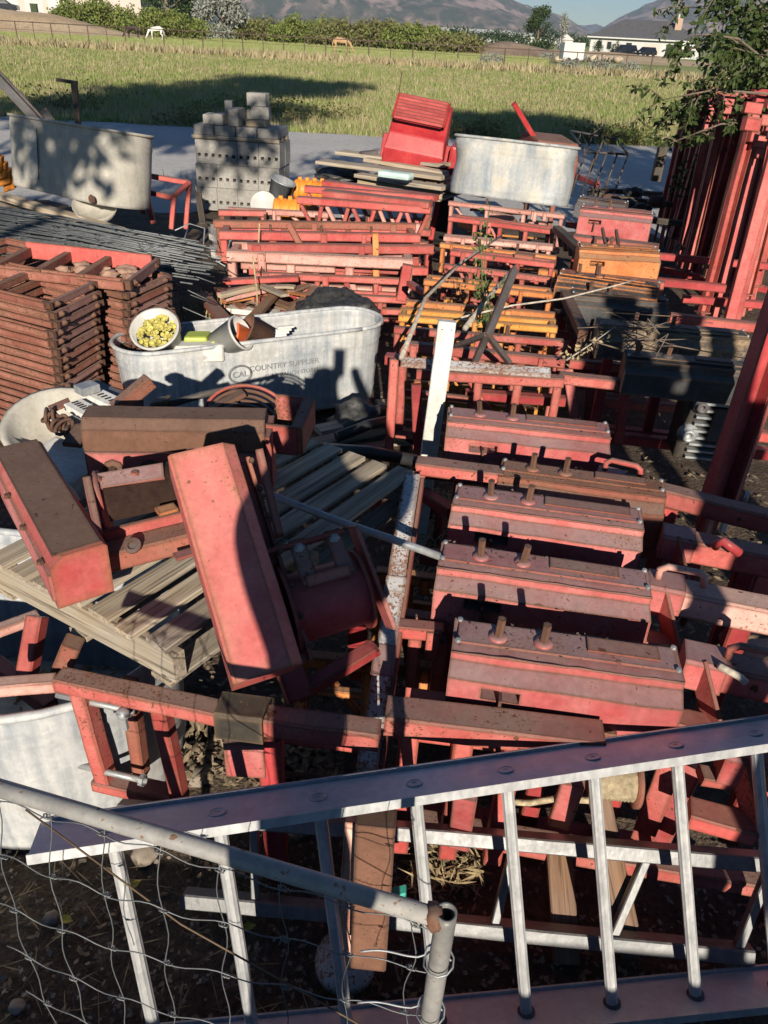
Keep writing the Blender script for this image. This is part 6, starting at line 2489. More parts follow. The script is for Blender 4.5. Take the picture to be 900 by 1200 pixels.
# small open box at its end
A2 = P(328, 515, .98); B2 = P(344, 480, 1.0)
t = thing('steel_bracket', 'open red box bracket at the end of the long brown beam', 'bracket', A2 - Z * .1)
dv = (B2 - A2).normalized(); s2 = V((dv.y, -dv.x, 0))
bar('front_plate', A2 - s2 * .055, A2 + s2 * .06, .012, .10, 'red_worn', t)
bar('side_wall', A2 + s2 * .055, B2 + s2 * .055, .04, .10, 'red_brown', t)
bar('rear_plate', B2 - s2 * .06, B2 + s2 * .05, .012, .10, 'red_worn', t)
# beam C: the big red one standing across the pallet
A = P(233, 526, 1.22); B = P(312, 790, .86)
d = (B - A).normalized()
nv_ = (CAM - (A + B) / 2); nv_ = (nv_ - d * nv_.dot(d)).normalized()
t = box_beam('big bright red box beam slanting across the pallet in front', A - nv_ * .07, B - nv_ * .07, .165, .15, 'red_beam', nv_ + V((.10, 0, .05)), flange=.035, side=-1)
s3 = d.cross(nv_).normalized()
for k, f in enumerate((.06, .2, .33, .5, .66, .8, .93)):
    bm = bmesh.new()
    lathe(bm, A.lerp(B, f) - nv_ * .085 - s3 * .118, nv_, [(.008, 0), (.007, .008), (0, .009)], 6)
    obj('rivet', bm, 'rust', t)
for k, f in enumerate((.12, .34)):
    bm = bmesh.new()
    lathe(bm, A.lerp(B, f) + nv_ * .0055 + s3 * .03, nv_, [(.007, 0), (.0, .0015)], 8)
    obj('chip', bm, 'white_paint', t)
bar('ragged_edge', A.lerp(B, .02) - s3 * .145 - nv_ * .10, A.lerp(B, .42) - s3 * .13 - nv_ * .11, .02, .05, 'red_worn', t, nv_)
# winch frame between them, with the rusty drum cover
t = thing('winch_cradle', 'rusty winch cradle with a curved drum cover between the red beams', 'winch', P(165, 640, .82))
A, B = P(118, 655, .90), P(225, 628, .92)
bar('sill', A, B, .07, .06, 'red_brown', t)
bar('sill_lip', A + V((0, .045, .035)), B + V((0, .045, .035)), .012, .05, 'red_worn', t)
bar('cheek', P(118, 640, .95), P(104, 575, 1.02), .02, .12, 'red_worn', t)
bar('cheek_foot', P(112, 662, .88), P(125, 625, .92), .03, .10, 'red_box', t)
A, B = P(128, 592, .97), P(212, 574, .99)
bm = bmesh.new()
ring0, ring1 = [], []
d, s, u = frame_of(A.copy(), B.copy(), Z)
for k in range(15):
    a = R(-20 + 200 * k / 14)
    off = s * (-cos(a) * .085) + u * (sin(a) * .085)
    ring0.append(bm.verts.new(A + off)); ring1.append(bm.verts.new(B + off))
for k in range(14):
    bm.faces.new((ring0[k], ring1[k], ring1[k + 1], ring0[k + 1]))
bmesh.ops.solidify(bm, geom=list(bm.faces), thickness=.006)
obj('drum_cover', bm, 'rust', t, True)
bm = bmesh.new()
lathe(bm, A - d * .02, d, [(0, 0), (.10, 0), (.10, .012), (0, .012)], 24)
obj('drum_flange', bm, 'red_worn', t, True)
bm = bmesh.new()
lathe(bm, P(156, 640, .945), (0, -.55, .8), [(.022, 0), (.022, .006), (.012, .008), (.012, .002), (0, .002)], 14)
obj('bushing', bm, 'dark_steel', t, False)
A, B = P(108, 566, 1.05), P(192, 552, 1.07)
bar('back_plate', A, B, .05, .012, 'red_box', t, (0, -.5, 1))
for f in (.08, .6):
    bm = bmesh.new()
    lathe(bm, A.lerp(B, f) + Z * .006, Z, [(.012, 0), (.01, .008), (0, .008)], 8)
    obj('bolt', bm, 'red_worn', t)
bar('tab', P(184, 600, 1.02), P(206, 594, 1.02), .035, .01, 'orange', t)
bar('tab', P(205, 653, .93), P(230, 645, .93), .03, .01, 'red_box', t)
# winch drum of dark red with two straps and bolts
t = thing('winch_drum', 'dark red winch drum with two bolted straps lying in shadow', 'winch drum', P(385, 740, .62))
A, B = P(337, 716, .84), P(425, 690, .86)
d = (B - A).normalized()
Ld = (B - A).length
bm = bmesh.new()
rD = .090
lathe(bm, A, d, [(0, .0), (rD * .99, 0), (rD, .004), (rD, Ld - .004), (rD * .99, Ld), (0, Ld)], 40)
obj('barrel', bm, 'red_deep', t, True)
for q, rr in ((A, .122), (B - d * .004, .105)):
    bm = bmesh.new()
    lathe(bm, q - d * .006, d, [(0, 0), (rr, 0), (rr, .010), (0, .010)], 40)
    obj('end_flange', bm, 'red_deep', t, False)
nv_ = (CAM - (A + B) / 2); nv_ = (nv_ - d * nv_.dot(d)).normalized(); u = d.cross(nv_).normalized()
if u.z < 0:
    u = -u
C0 = (A + B) / 2
for f, nm in ((.30, 'strap'), (.76, 'strap')):
    q = A + d * Ld * f
    bm = bmesh.new()
    pts = [q + u * .165 + nv_ * .05, q + u * .095 + nv_ * .076, q + u * .045 + nv_ * .092]
    for p0, p1 in zip(pts, pts[1:]):
        sweep(bm, p0, p1, rect(.042, .010), nv_)
    st_ = obj(nm, bm, 'red_worn', t)
    bm = bmesh.new()
    lathe(bm, q + u * .145 + nv_ * .061, (nv_ + u * .25), [(.016, 0), (.016, .003), (.010, .004), (.010, .011), (0, .011)], 6)
    obj('bolt', bm, 'galvanised', st_, True)
bar('strap_bridge', A + d * Ld * .25 + u * .055 + nv_ * .092, A + d * Ld * .81 + u * .055 + nv_ * .092, .03, .012, 'red_worn', t, nv_)
bar('cross_plate', A - d * .05 + u * .155 + nv_ * .035, B - d * .02 + u * .155 + nv_ * .035, .012, .07, 'red_deep', t, nv_)
bar('side_arm', B + d * .016 + u * .165 + nv_ * .02, B + d * .05 - u * .12 - nv_ * .02, .012, .07, 'red_box', t, nv_)
bar('support_leg', P(330, 760, .70), P(352, 820, .60), .07, .03, 'red_deep', t)
bar('support_brace', P(346, 815, .60), P(440, 758, .66), .045, .03, 'red_deep', t)
single_bar('steel_post', P(420, 790, .35), P(418, 690, .80), .06, .05, 'red_deep', 'dark red post under the winch drum', 'post', None, (0, 1, 0))
# galvanised conduit lying over the pallet
tube('conduit', [P(265, 553, .90), P(330, 585, .88), P(400, 612, .86), P(460, 632, .85), P(515, 652, .80)], .012, 'galvanised', None, 10)
setp(COL.objects[-1], 'dull galvanised conduit lying across pallet toward the red boxes', 'conduit')
tube('black_pole', [P(184, 478, .86), P(240, 462, .88), P(288, 452, .9)], .014, 'black_paint', None, 8)
setp(COL.objects[-1], 'black pole lying before the white tank lettering', 'pole')
bm = bmesh.new()
hexbox(bm, P(186, 476, .86), V((.035, 0, .01)), V((0, .03, 0)), V((.01, 0, .03)))
solid(bm, .006)
one('plastic_clip', bm, 'grease', 'small greenish clip at the end of the black pole', 'clip')
# coil of red hose with brown bands
t = thing('hose_coil', 'coil of red and brown flat bands behind the long brown beam', 'coil', P(290, 490, .8))
for k in range(5):
    bm = bmesh.new()
    pts = []
    c = P(290, 496, .86) + V((0, -.015 * k, 0))
    rr = .165 - .016 * k
    for i in range(23):
        a = pi * i / 22
        pts.append(c + V((cos(a) * rr, .02 * sin(a), sin(a) * rr * .85)))
    for p0, p1 in zip(pts, pts[1:]):
        pass
    tubebm(bm, pts, .007, 6)
    obj('band', bm, 'red' if k == 0 else 'rust', t, True)
A, B = P(245, 482, .95), P(286, 460, 1.0)
single_bar('split_bar', A, B, .04, .02, 'rust', 'rusty split flat bar with a pointed end on the coil', 'steel bar')
single_bar('split_bar', P(240, 492, .95), P(278, 474, .98), .025, .02, 'rust', 'second rusty flat bar just below the pointed one', 'steel bar')
# scrap left of the brown beam: basin, perforated rails, chain, tube
bm = bmesh.new()
c = P(66, 498, .75)
lathe(bm, c, (.05, -.35, 1), [(0, -.12), (.13, -.12), (.18, 0), (.20, .0), (.205, .012), (.19, .014), (.175, .006), (.125, -.108), (0, -.108)], 32)
one('basin', bm, 'tank_chalky', 'wide chalky basin tipped behind the rust topped beam', 'basin', smooth=True)
bm = bmesh.new()
c = P(80, 548, .80)
hexbox(bm, c, V((.11, -.05, -.01)), V((.03, .10, .0)), V((.0, -.03, .05)))
solid(bm, .015, 2)
one('white_tub', bm, 'white_paint', 'white plastic tub lid beside the rust topped beam', 'tub')
for i, (x0, y0, x1, y1, z) in enumerate(((102, 458, 146, 480, .92), (86, 474, 118, 492, .92), (80, 492, 104, 504, .90))):
    A, B = P(x0, y0, z), P(x1, y1, z)
    t = thing('perforated_rail', ('longest white perforated rail in the scrap behind the brown beam', 'shorter white perforated rail below the longest one', 'stub of white perforated rail near the basin')[i], 'rail', (A + B) / 2, 'white perforated rails in the scrap')
    bar('rail', A, B, .07, .025, 'white_paint', t)
    for k in range(9):
        q = A.lerp(B, (k + .8) / 10) + Z * .0135
        bm = bmesh.new()
        ax = (B - A).normalized()
        hexbox(bm, q, ax * .004, V((-ax.y, ax.x, 0)) * .012, Z * .001)
        obj('slot', bm, 'ink', t)  # black sliver on the solid rail paints the shade in a slot
bm = bmesh.new()
a0, b0 = P(135, 480, .92), P(176, 446, 1.0)
single_bar('square_tube', a0, b0, .05, .05, 'red_brown', 'short rusty square tube sticking up before the white tank', 'steel tube', None, (0, 0, 1), None)
bm = bmesh.new()
dv = (b0 - a0).normalized()
hexbox(bm, b0 + dv * .0015, dv * .001, V((dv.y, -dv.x, 0)).normalized() * .018, dv.cross(V((dv.y, -dv.x, 0)).normalized()) * .018)
o = obj('tube_mouth', bm, 'ink', [x for x in COL.objects if x.get('label', '').startswith('short rusty square tube')][0])  # black plate on the closed end, painted shade of the tube's hollow
single_bar('dark_channel', P(106, 452, .9), P(160, 476, .88), .07, .03, 'dark_steel', 'dark steel channel beside the white perforated rails', 'channel')
single_bar('steel_flat', P(92, 458, .95), P(112, 452, .95), .06, .03, 'galvanised', 'bent grey clamp at the upper end of the perforated rail', 'clamp')
rc = random.Random(2)
t = thing('chain', 'rusty heavy chain heaped beside the long brown beam', 'chain', P(80, 495, .85))
for k in range(16):
    f = k / 15
    c = P(52 + 45 * f + rc.uniform(-4, 4), 486 + 26 * f + rc.uniform(-4, 4), .90 + rc.uniform(0, .03))
    bm = bmesh.new()
    ax = rv(rc).normalized(); b2 = ax.cross(rv(rc)).normalized()
    pts = [c + ax * .034 * cos(2 * pi * i / 14) + b2 * .02 * sin(2 * pi * i / 14) for i in range(15)]
    tubebm(bm, pts, .0065, 6)
    obj('link', bm, 'rust', t, True)
single_bar('steel_plate', P(58, 480, .9), P(82, 470, .92), .05, .01, 'stack_rust', 'rusty flat plate over the basin edge', 'plate')
single_bar('steel_hook_plate', P(84, 522, .95), P(98, 500, .97), .06, .015, 'rust', 'rusty hooked plate at the end of the long brown beam', 'plate')

# ------------------------------------------------------------------ red frames below the pallet, lower left
def front_frame():
    z = .66
    A, B = P(70, 796, z), P(268, 838, z)
    t = thing('support_trestle', 'red rectangular frame with brown worn top under the pallet corner', 'steel frame', P(150, 920, .2))
    bar('top_rail', A, B, .055, .045, 'red_worn', t)
    hh = .40
    ax = (B - A).normalized()
    dn = V((0, .02, -hh))
    C0, D0 = A + ax * .03 + dn, A.lerp(B, .62) + dn
    bar('bottom_rail', C0, D0, .06, .04, 'red_worn', t)
    bar('upright', A + ax * .055, C0 + ax * .03, .05, .045, 'red_worn', t, ax)
    bar('upright', A.lerp(B, .60), D0, .042, .042, 'red', t, ax)
    bar('rear_upright', A + ax * .19 + V((-.02, .06, -.02)), C0 + ax * .14 + V((-.02, .06, 0)), .04, .04, 'red_brown', t, ax)
    for zz_ in (-.06, -.33):
        q = A + ax * .03 + Z * zz_
        tube('bolt_rod', [q - ax * .05, q + ax * .17], .009, 'galvanised', t, 8)
        bm = bmesh.new()
        lathe(bm, q + ax * .15, ax, [(.018, 0), (.018, .012), (0, .012)], 6)
        obj('nut', bm, 'galvanised', t)
    bar('pin', A.lerp(B, .40) - V((0, .035, .03)), A.lerp(B, .40) - V((0, .035, .09)), .012, .012, 'galvanised', t, ax)
    bm = bmesh.new()
    bmesh.ops.create_icosphere(bm, subdivisions=2, radius=.018)
    bmesh.ops.translate(bm, verts=bm.verts, vec=A.lerp(B, .40) - V((0, .035, .035)))
    obj('pin_head', bm, 'galvanised', t, True)
    return t


front_frame()
z = .66
A, B = P(262, 838, z), P(445, 862, z)
t = thing('cross_beam', 'red beam with black taped end running under the big red box beam', 'beam', (A + B) / 2 - Z * .2)
bar('beam', A, B, .06, .06, 'red_worn', t)
bar('collar', A - (B - A).normalized() * .01, A.lerp(B, .28), .085, .09, 'grease', t)
bar('collar_plate', A.lerp(B, .14) - Z * .05 - V((0, .03, 0)), A.lerp(B, .14) - Z * .17 - V((0, .03, 0)), .10, .02, 'red_box', t, (0, 1, 0))
bar('post', A.lerp(B, .3) - Z * .04, A.lerp(B, .3) - Z * .62, .06, .05, 'red_deep', t, (0, 1, 0))
bar('lower_rail', A - Z * .16 + V((0, .12, 0)), B - Z * .16 + V((0, .12, 0)), .05, .06, 'red', t)
A, B = P(452, 838, z), P(705, 868, z)
t = thing('cross_beam', 'red beam with brown rusted top running below the pale chipped box', 'beam', (A + B) / 2 - Z * .2)
bar('beam', A, B, .085, .065, 'red_worn', t)
bar('web_plate', A - Z * .085 + V((.02, .05, 0)), A.lerp(B, .55) - Z * .085 + V((0, .05, 0)), .02, .09, 'red', t)
for f in (.12, .38, .62):
    bar('post', A.lerp(B, f) - Z * .035 + V((0, .02, 0)), A.lerp(B, f) - Z * .55 + V((0, .02, 0)), .05, .04, 'red', t, (0, 1, 0))
bar('foot_rail', P(392, 948, .16), P(905, 1036, .16), .07, .05, 'red_worn', t)
single_bar('ledge_bar', P(600, 842, .62), P(720, 862, .62), .05, .05, 'stack_rust', 'rusty bar close under the pale chipped box', 'steel bar')
# orange frames seen under the pallet and winch
for i, (x0, y0, x1, y1, z, mt, lab) in enumerate(((345, 770, 520, 786, .42, 'orange', 'orange frame low under the winch drum'), (440, 672, 520, 682, .45, 'orange', 'orange frame under the pallet edge and conduit'), (455, 735, 520, 741, .62, 'red_worn', 'worn red frame between peeling bar and dusty pin box'),
                                                  (440, 566, 520, 600, .2, 'red_deep', 'dark red frame low beside the white post'))):
    steel_frame(lab, P(x0, y0, z), P(x1, y1, z), .28, 3, mt, 'low frames around the winch drum', .045)
single_bar('steel_rail', P(488, 545, .76), P(590, 558, .76), .07, .05, 'red_worn', 'worn red rail crossing before the white post', 'steel rail')
single_bar('steel_rail', P(490, 575, .3), P(530, 600, .3), .06, .05, 'red_deep', 'dark red rail low beside the white post foot', 'steel rail')
single_bar('wood_strip', P(250, 742, .45), P(235, 700, .45), .05, .02, 'orange', 'orange slat glimpsed between the pallet boards', 'slat')
# red members in the big tank at the lower left
for i, (x0, y0, x1, y1, z, wd, mt, lab) in enumerate((( -10, 742, 45, 722, .50, .035, 'red_pale', 'pinkish bar crossing inside the round tank'), (-10, 806, 66, 800, .62, .04, 'red_pale', 'peeling pink bar lying on the round tank rim'),
                                                      (30, 800, 44, 722, .45, .05, 'red', 'red post standing inside the round tank'), (-10, 775, 60, 830, .35, .05, 'red_deep', 'dark red bar deep inside the round tank'), (66, 800, 86, 752, .55, .05, 'red_brown', 'brown post at the round tank beside the support frame'))):
    single_bar('steel_bar', P(x0, y0, z), P(x1, y1, z + (.15 if i in (2, 4) else 0)), wd, wd, mt, lab, 'steel bar')
# big tank, lower left
c1 = P(-30, 905, .0)
cT = P(-62, 800, .30)
tank('stock_tank', 'white dirty stock tank standing on the dirt beside the wire gate', V((cT.x, cT.y + .04, .0)), R(-4), 1.50, .80, .58, 'tank_white', (0, 0), .004, .05, 17)

# peeling white-and-rust channel running away beside the pallet
A, B = P(430, 905, .50), P(483, 560, .80)
t = thing('peeling_channel', 'white and rust peeling channel running back beside the pallet', 'channel', A.lerp(B, .5))
bar('channel', A, B, .055, .045, 'peeling', t)
for f, w_ in ((.30, .05), (.55, .03), (.1, .02)):
    q = A.lerp(B, f)
    bar('band', q - (B - A).normalized() * w_, q + (B - A).normalized() * w_, .062, .05, 'red_box' if f == .3 else 'peeling', t)
bar('side_flange', A + V((.036, .02, -.02)), B + V((.036, 0, -.02)), .012, .06, 'red', t)
A = P(402, 1150, .04)
B = PY(418, 960, A.y + .16)
single_bar('pale_orange_post', A, B, .055, .03, 'pale_orange', 'pale post with orange paint patches behind the brown channel', 'post', None, (0, 1, 0))
A = P(432, 1125, .22)
B = PY(441, 958, A.y + .05)
t = thing('brown_channel', 'smooth brown steel channel standing behind the ladder rungs', 'channel', A)
bar('channel', A, B, .085, .05, 'rust', t, (.06, 1, .2), rect(.085, .05, .004))
bm = bmesh.new()
lathe(bm, P(405, 1130, .03), Z, [(0, 0), (.08, 0), (.08, .03), (.05, .06), (0, .06)], 18)
one('round_footing', bm, 'peeling', 'chipped round base at the foot of the pale post', 'base', smooth=True)
bm = bmesh.new()
hexbox(bm, P(462, 1048, .25), V((.03, .01, 0)), V((0, .015, 0)), Z * .012)
solid(bm, .004)
one('teal_clip', bm, 'plastic_teal', 'small teal plastic piece beside the brown channel', 'plastic piece')

# under the ladder, to the right: wooden posts, diagonal members, rope drum
for i, (x0, y0, x1, y1, wd, mt, lab) in enumerate(((664, 1130, 654, 990, .07, 'wood_brown', 'dull board standing behind the lower ladder'), (742, 1120, 700, 925, .06, 'wood_brown', 'second dull board standing beside the first behind the ladder'))):
    A = P(x0, y0, .03)
    o = plank('board', A, PY(x1, y1, A.y + .25), wd, .03, mt, None, (0, 1, 0))
    setp(o, lab, 'board')
for i, (x0, y0, x1, y1, z0, z1, mt, lab) in enumerate(((752, 985, 788, 890, .20, .45, 'red_worn', 'red channel slanting up behind the ladder'), (772, 985, 812, 895, .18, .45, 'red_box', 'second red channel slanting beside the first'),
                                                       (655, 965, 672, 915, .25, .5, 'red_box', 'short red plate beside the rope drum'), (538, 990, 546, 930, .2, .5, 'red_box', 'short red post behind the ladder rail'))):
    single_bar('slant_channel', P(x0, y0, z0), P(x1, y1, z1), .06, .03, mt, lab, 'channel')
single_bar('steel_rail', P(820, 908, .50), P(905, 922, .48), .05, .03, 'red_worn', 'worn rail with curled end behind the ladder', 'steel rail')
single_bar('steel_rail', P(760, 1010, .14), P(910, 1032, .14), .07, .04, 'red_brown', 'rust patched rail low behind the lower ladder', 'steel rail')
t = thing('rope_drum', 'drum of tan rope behind the ladder rail', 'rope drum', P(715, 925, .3))
c = P(690, 912, .42); e = P(742, 916, .42)
bm = bmesh.new()
pr = [(0, 0)]
for i in range(25):
    pr.append((.05 + .004 * (i % 2), i / 24 * (e - c).length))
pr.append((0, (e - c).length))
lathe(bm, c, e - c, pr, 24)
obj('rope', bm, 'rope', t, True)
bm = bmesh.new()
lathe(bm, e, e - c, [(0, 0), (.07, 0), (.07, .01), (0, .01)], 24)
obj('flange', bm, 'red_brown', t, True)
tube('rope_end', [P(578, 938, .35), P(620, 941, .36), P(650, 936, .38), P(690, 938, .40)], .009, 'rope', None, 7)
setp(COL.objects[-1], 'length of tan rope leading to the rope drum', 'rope')
# tools lying on the dirt inside the front frame
tube('iron_bar', [P(265, 880, .16), P(300, 872, .17), P(345, 862, .2)], .012, 'rust', None, 8)
setp(COL.objects[-1], 'rusty rod lying on the dirt beside the support frame', 'rod')
tube('iron_bar', [P(262, 893, .12), P(320, 905, .12), P(400, 915, .12)], .009, 'rust', None, 8)
setp(COL.objects[-1], 'twisted reinforcing rod lying on the dirt before the ladder', 'rod')
for i, (x, y, r_) in enumerate(((147, 865, .07), (230, 910, .04), (300, 855, .05), (170, 1000, .04), (350, 975, .03), (60, 1075, .022), (330, 1010, .025), (505, 1110, .03), (20, 1180, .02))):
    bm = bmesh.new()
    bmesh.ops.create_icosphere(bm, subdivisions=3, radius=1)
    c = P(x, y, .02)
    for v in bm.verts:
        v.co *= 1 + .3 * mnoise.noise(v.co * 1.6 + V((i * 3, 1, 0)))
        v.co = c + V((v.co.x * r_, v.co.y * r_ * .9, v.co.z * r_ * .6))
    one('stone', bm, 'rock', f'brown field stone on the dirt {("inside the support frame", "under the support frame", "before the big red beam", "under the gate pipe", "under the ladder rail", "by the gate wire", "below the ladder end", "beside the brown channel", "in the lowest corner")[i]}', 'stone', smooth=True)

# ------------------------------------------------------------------ aluminium ladders
def ladder(label, T0, T1, B0, B1, rungs, wd, fl, rr, mat, facemat, group=None, ovals=True, square=False):
    t = thing('aluminium_ladder', label, 'ladder', (B0 + B1) / 2, group)
    rg = ((B0 + B1) / 2 - (T0 + T1) / 2).normalized()
    for a, b_ in ((T0, T1), (B0, B1)):
        d = (b_ - a).normalized()
        if square:
            rl_ = bar('rail', a, b_, wd, wd * .8, mat, t, -rg)
        else:
            # web broadside to the rungs, flanges standing out both ways
            n = d.cross(rg).normalized()
            if n.y > 0:
                n = -n
            rl_ = bar('web', a, b_, .005, wd, facemat, t, n)
            for sg_ in (-1, 1):
                bar('flange', a + n * sg_ * (wd / 2 + .0035), b_ + n * sg_ * (wd / 2 + .0035), fl, .006, mat, rl_, n)
    for (ft, fb) in rungs:
        p, q = T0.lerp(T1, ft), B0.lerp(B1, fb)
        bm = bmesh.new()
        if square:
            sweep(bm, p, q, rect(rr * 2, rr * 1.6, .003), (T1 - T0))
            rung = obj('rung', bm, mat, t)
        else:
            prof = [((rr if i % 2 else rr * .93) * cos(2 * pi * i / 20), (rr if i % 2 else rr * .93) * sin(2 * pi * i / 20)) for i in range(20)]
            sweep(bm, p, q, prof, (T1 - T0))
            rung = obj('rung', bm, mat, t, False)
        if ovals:
            dd = (p - q).normalized()
            bm = bmesh.new()
            lathe(bm, p + dd * .0026, dd, [(.0150, 0), (.0150, .0025), (.0118, .003), (.0105, .0018), (.0045, .0016), (.0040, .0004), (0, .0004)], 18, 1.3, (T1 - T0))
            obj('rivet_cap', bm, 'aluminium', rung, False)
            bm = bmesh.new()
            lathe(bm, q - dd * .004, dd, [(.0215, 0), (.0215, .010), (.012, .012)], 16)
            obj('collar', bm, 'dark_steel', rung, True)
    return t


zt1, zb1 = .70, .10
T0, T1 = P(40, 985, zt1), P(985, 846, zt1)
B0, B1 = P(130, 1236, zb1), P(960, 1152, zb1)


def par(A, B, px, z):
    """fraction of A-B whose place is seen in column px"""
    lo, hi = 0.0, 1.0
    for _ in range(40):
        m_ = (lo + hi) / 2
        q = A.lerp(B, m_) - CAM
        x = 450 + F * q.dot(RT) / q.dot(FW)
        if x < px:
            lo = m_
        else:
            hi = m_
    return lo


f0, f6 = par(T0, T1, 130, 0), par(T0, T1, 792, 0)
g0, g6 = par(B0, B1, 186, 0), par(B0, B1, 815, 0)
rg_ = [(f0 + (f6 - f0) * k / 6, g0 + (g6 - g0) * k / 6) for k in range(0, 8)]
rg_ = [x for x in rg_ if x[0] < .99 and x[1] < .99]
ladder('long aluminium ladder set on edge, its web rail topmost', T0, T1, B0, B1, rg_, .115, .022, .0148, 'aluminium', 'aluminium_face')
T0, T1 = P(140, 948, .30), P(925, 1012, .30)
B0, B1 = P(216, 1052, .10), P(880, 1118, .10)
rg2 = [(par(T0, T1, a, 0), par(B0, B1, b_, 0)) for a, b_ in ((298, 300), (452, 440), (604, 578), (760, 716), (905, 862))]
ladder('second aluminium ladder with square rails lying lower behind', T0, T1, B0, B1, rg2, .05, 0, .014, 'aluminium_dull', 'aluminium_dull', None, False, True)

# ------------------------------------------------------------------ wire gate
zg = 1.12
A, B = P(-40, 912, zg), P(522, 1078, zg - .06)
t = thing('wire_gate', 'galvanised pipe gate with sagging woven wire', 'gate', P(515, 1190, .6))
q1 = A.lerp(B, .0)
tube('top_pipe', [A, A.lerp(B, .3), A.lerp(B, .6), B + (B - A).normalized() * -.012], .0135, 'pipe_zinc', t, 16)
pb = P(500, 1215, .72)
pt = B + V((0, 0, .018))
bm = bmesh.new()
dn = (pb - pt).normalized()
rings = lathe(bm, pt, dn, [(.0110, .035), (.0110, 0), (.0148, -.002), (.0152, .02), (.0152, 1.0)], 20)
obj('end_pipe', bm, 'pipe_zinc', t, True)
bm = bmesh.new()
bmesh.ops.create_icosphere(bm, subdivisions=3, radius=1)
for v in bm.verts:
    v.co = B - (B - A).normalized() * .016 + V((v.co.x * .014, v.co.y * .02, v.co.z * .021)) * (1 + .2 * mnoise.noise(v.co * 3))
obj('weld', bm, 'rust', t, True)
# woven wire hanging under the top pipe
rm = random.Random(19)
bm = bmesh.new()
ax = (B - A); Lg = ax.length; ax.normalize()
drop = Z * -1.0 + V((0, -.10, 0))
drop.normalize()


def W_(u, v_):
    n_ = mnoise.noise((u * 1.9, v_ * 2.3, 2.0))
    m_ = mnoise.noise((u * 1.6, v_ * 2.1, 9.0))
    return A + ax * (u + .022 * m_) + drop * (v_ + .02 * n_) + V((0, .03 * n_ - .02 * sin(u * 5), 0)) * min(1, v_ * 6)


hs = [.03, .14, .26, .39, .53]
us = [Lg * (k + .5) / 8 for k in range(8)]
for v_ in hs:
    pts = [W_(Lg * i / 44, v_ + .006 * sin(i * .9 + v_ * 9)) for i in range(45)]
    tubebm(bm, pts, .0011, 5)
for u in us:
    pts = [W_(u + .006 * sin(i * .8 + u * 7), .02 + .58 * i / 24) for i in range(25)]
    tubebm(bm, pts, .0010, 5)
for v_ in hs:
    for u in us:
        q = W_(u, v_)
        pts = [q + ax * (.004 * cos(a)) + V((0, .004 * sin(a), 0)) + ax * (.010 * (i / 10 - .5)) for i, a in enumerate([k * 1.3 for k in range(11)])]
        tubebm(bm, pts, .0014, 5)
obj('wire_mesh', bm, 'wire_zinc', t, True)
# ties at the end pipe
for f in (.18, .42):
    c = pt + dn * f * .62
    x_ = dn.cross(V((0, 1, 0))).normalized(); y_ = dn.cross(x_)
    bm = bmesh.new()
    pts = [c + x_ * (-.115 + .006 * k) + V((0, 0, .006 * sin(k * .35))) for k in range(15)]
    pts += [c + x_ * .022 * cos(pi + k * .6) + y_ * .022 * sin(pi + k * .6) + dn * .002 * k for k in range(16)]
    tubebm(bm, pts, .0016, 5)
    obj('wire_tie', bm, 'galvanised', t, True)
tube('cross_wire', [W_(.1, .03), W_(.35, .16), W_(.6, .30), W_(.82, .42)], .0016, 'grease', t, 5)

# ------------------------------------------------------------------ litter on the dirt
def litter(name, n, region, mat, ln, wd, seed, zmax=.03):
    r_ = random.Random(seed)
    vs, fs = [], []
    for _ in range(n):
        px, py = r_.uniform(region[0], region[2]), r_.uniform(region[1], region[3])
        c = P(px, py, .02)
        c.z = .03 * mnoise.fractal((c.x * 1.1, c.y * 1.1, 0), 1.0, 2.0, 4) + r_.uniform(.012, zmax)
        a = r_.uniform(0, 6.28)
        d = V((cos(a), sin(a), r_.gauss(0, .25))) * ln * r_.uniform(.5, 1.3)
        s_ = V((-sin(a), cos(a), r_.gauss(0, .4))) * wd * r_.uniform(.5, 1.2)
        i = len(vs)
        vs += [c - d, c - s_ * .9, c + d, c + s_]
        fs.append((i, i + 1, i + 2, i + 3))
    return setp(quads_mesh(name, vs, fs, mat), kind='stuff')


litter('leaf_litter', 900, (190, 840, 400, 920), 'dry_leaf', .022, .012, 1, .05)
litter('leaf_litter', 420, (0, 820, 900, 1200), 'dry_leaf', .015, .008, 2)
litter('gravel_bits', 900, (0, 985, 900, 1200), 'rock', .008, .007, 12, .02)
litter('gravel_bits', 1400, (0, 985, 900, 1200), 'bark', .012, .0025, 13, .022)
litter('leaf_litter', 500, (480, 940, 560, 1050), 'straw', .035, .004, 3, .08)
litter('leaf_litter', 3500, (0, 260, 900, 820), 'dry_leaf', .022, .010, 4)
litter('leaf_litter', 900, (480, 520, 540, 700), 'straw', .04, .004, 5, .12)
litter('leaf_litter', 120, (0, 985, 500, 1200), 'straw', .05, .002, 7, .03)
for i, (x, y) in enumerate(((76, 1073), (290, 1082), (155, 1033))):
    c = P(x, y, .05)
    bm = bmesh.new()
    dl = V((1, .5 * i - .3, .12)).normalized(); sl_ = V((-dl.y, dl.x, .15))
    c.z = .035
    rim_ = [bm.verts.new(c + dl * (.021 * x) + sl_ * (.014 * y) + Z * .004 * mnoise.noise((x, y, i))) for x, y in ((-1, 0), (-.6, .55), (-.05, .85), (.5, .6), (.8, .25), (1.15, 0), (.8, -.3), (.45, -.65), (-.1, -.8), (-.65, -.5))]
    md_ = bm.verts.new(c - Z * .004)
    for k in range(10):
        bm.faces.new((rim_[k], rim_[(k + 1) % 10], md_))
    one('yellow_leaf', bm, 'leaf_yellow', ('yellow green leaf lying on dirt below the gate pipe', 'yellow green leaf lying by the ladder rungs', 'yellow green leaf lying under the ladder rail')[i], 'leaf')

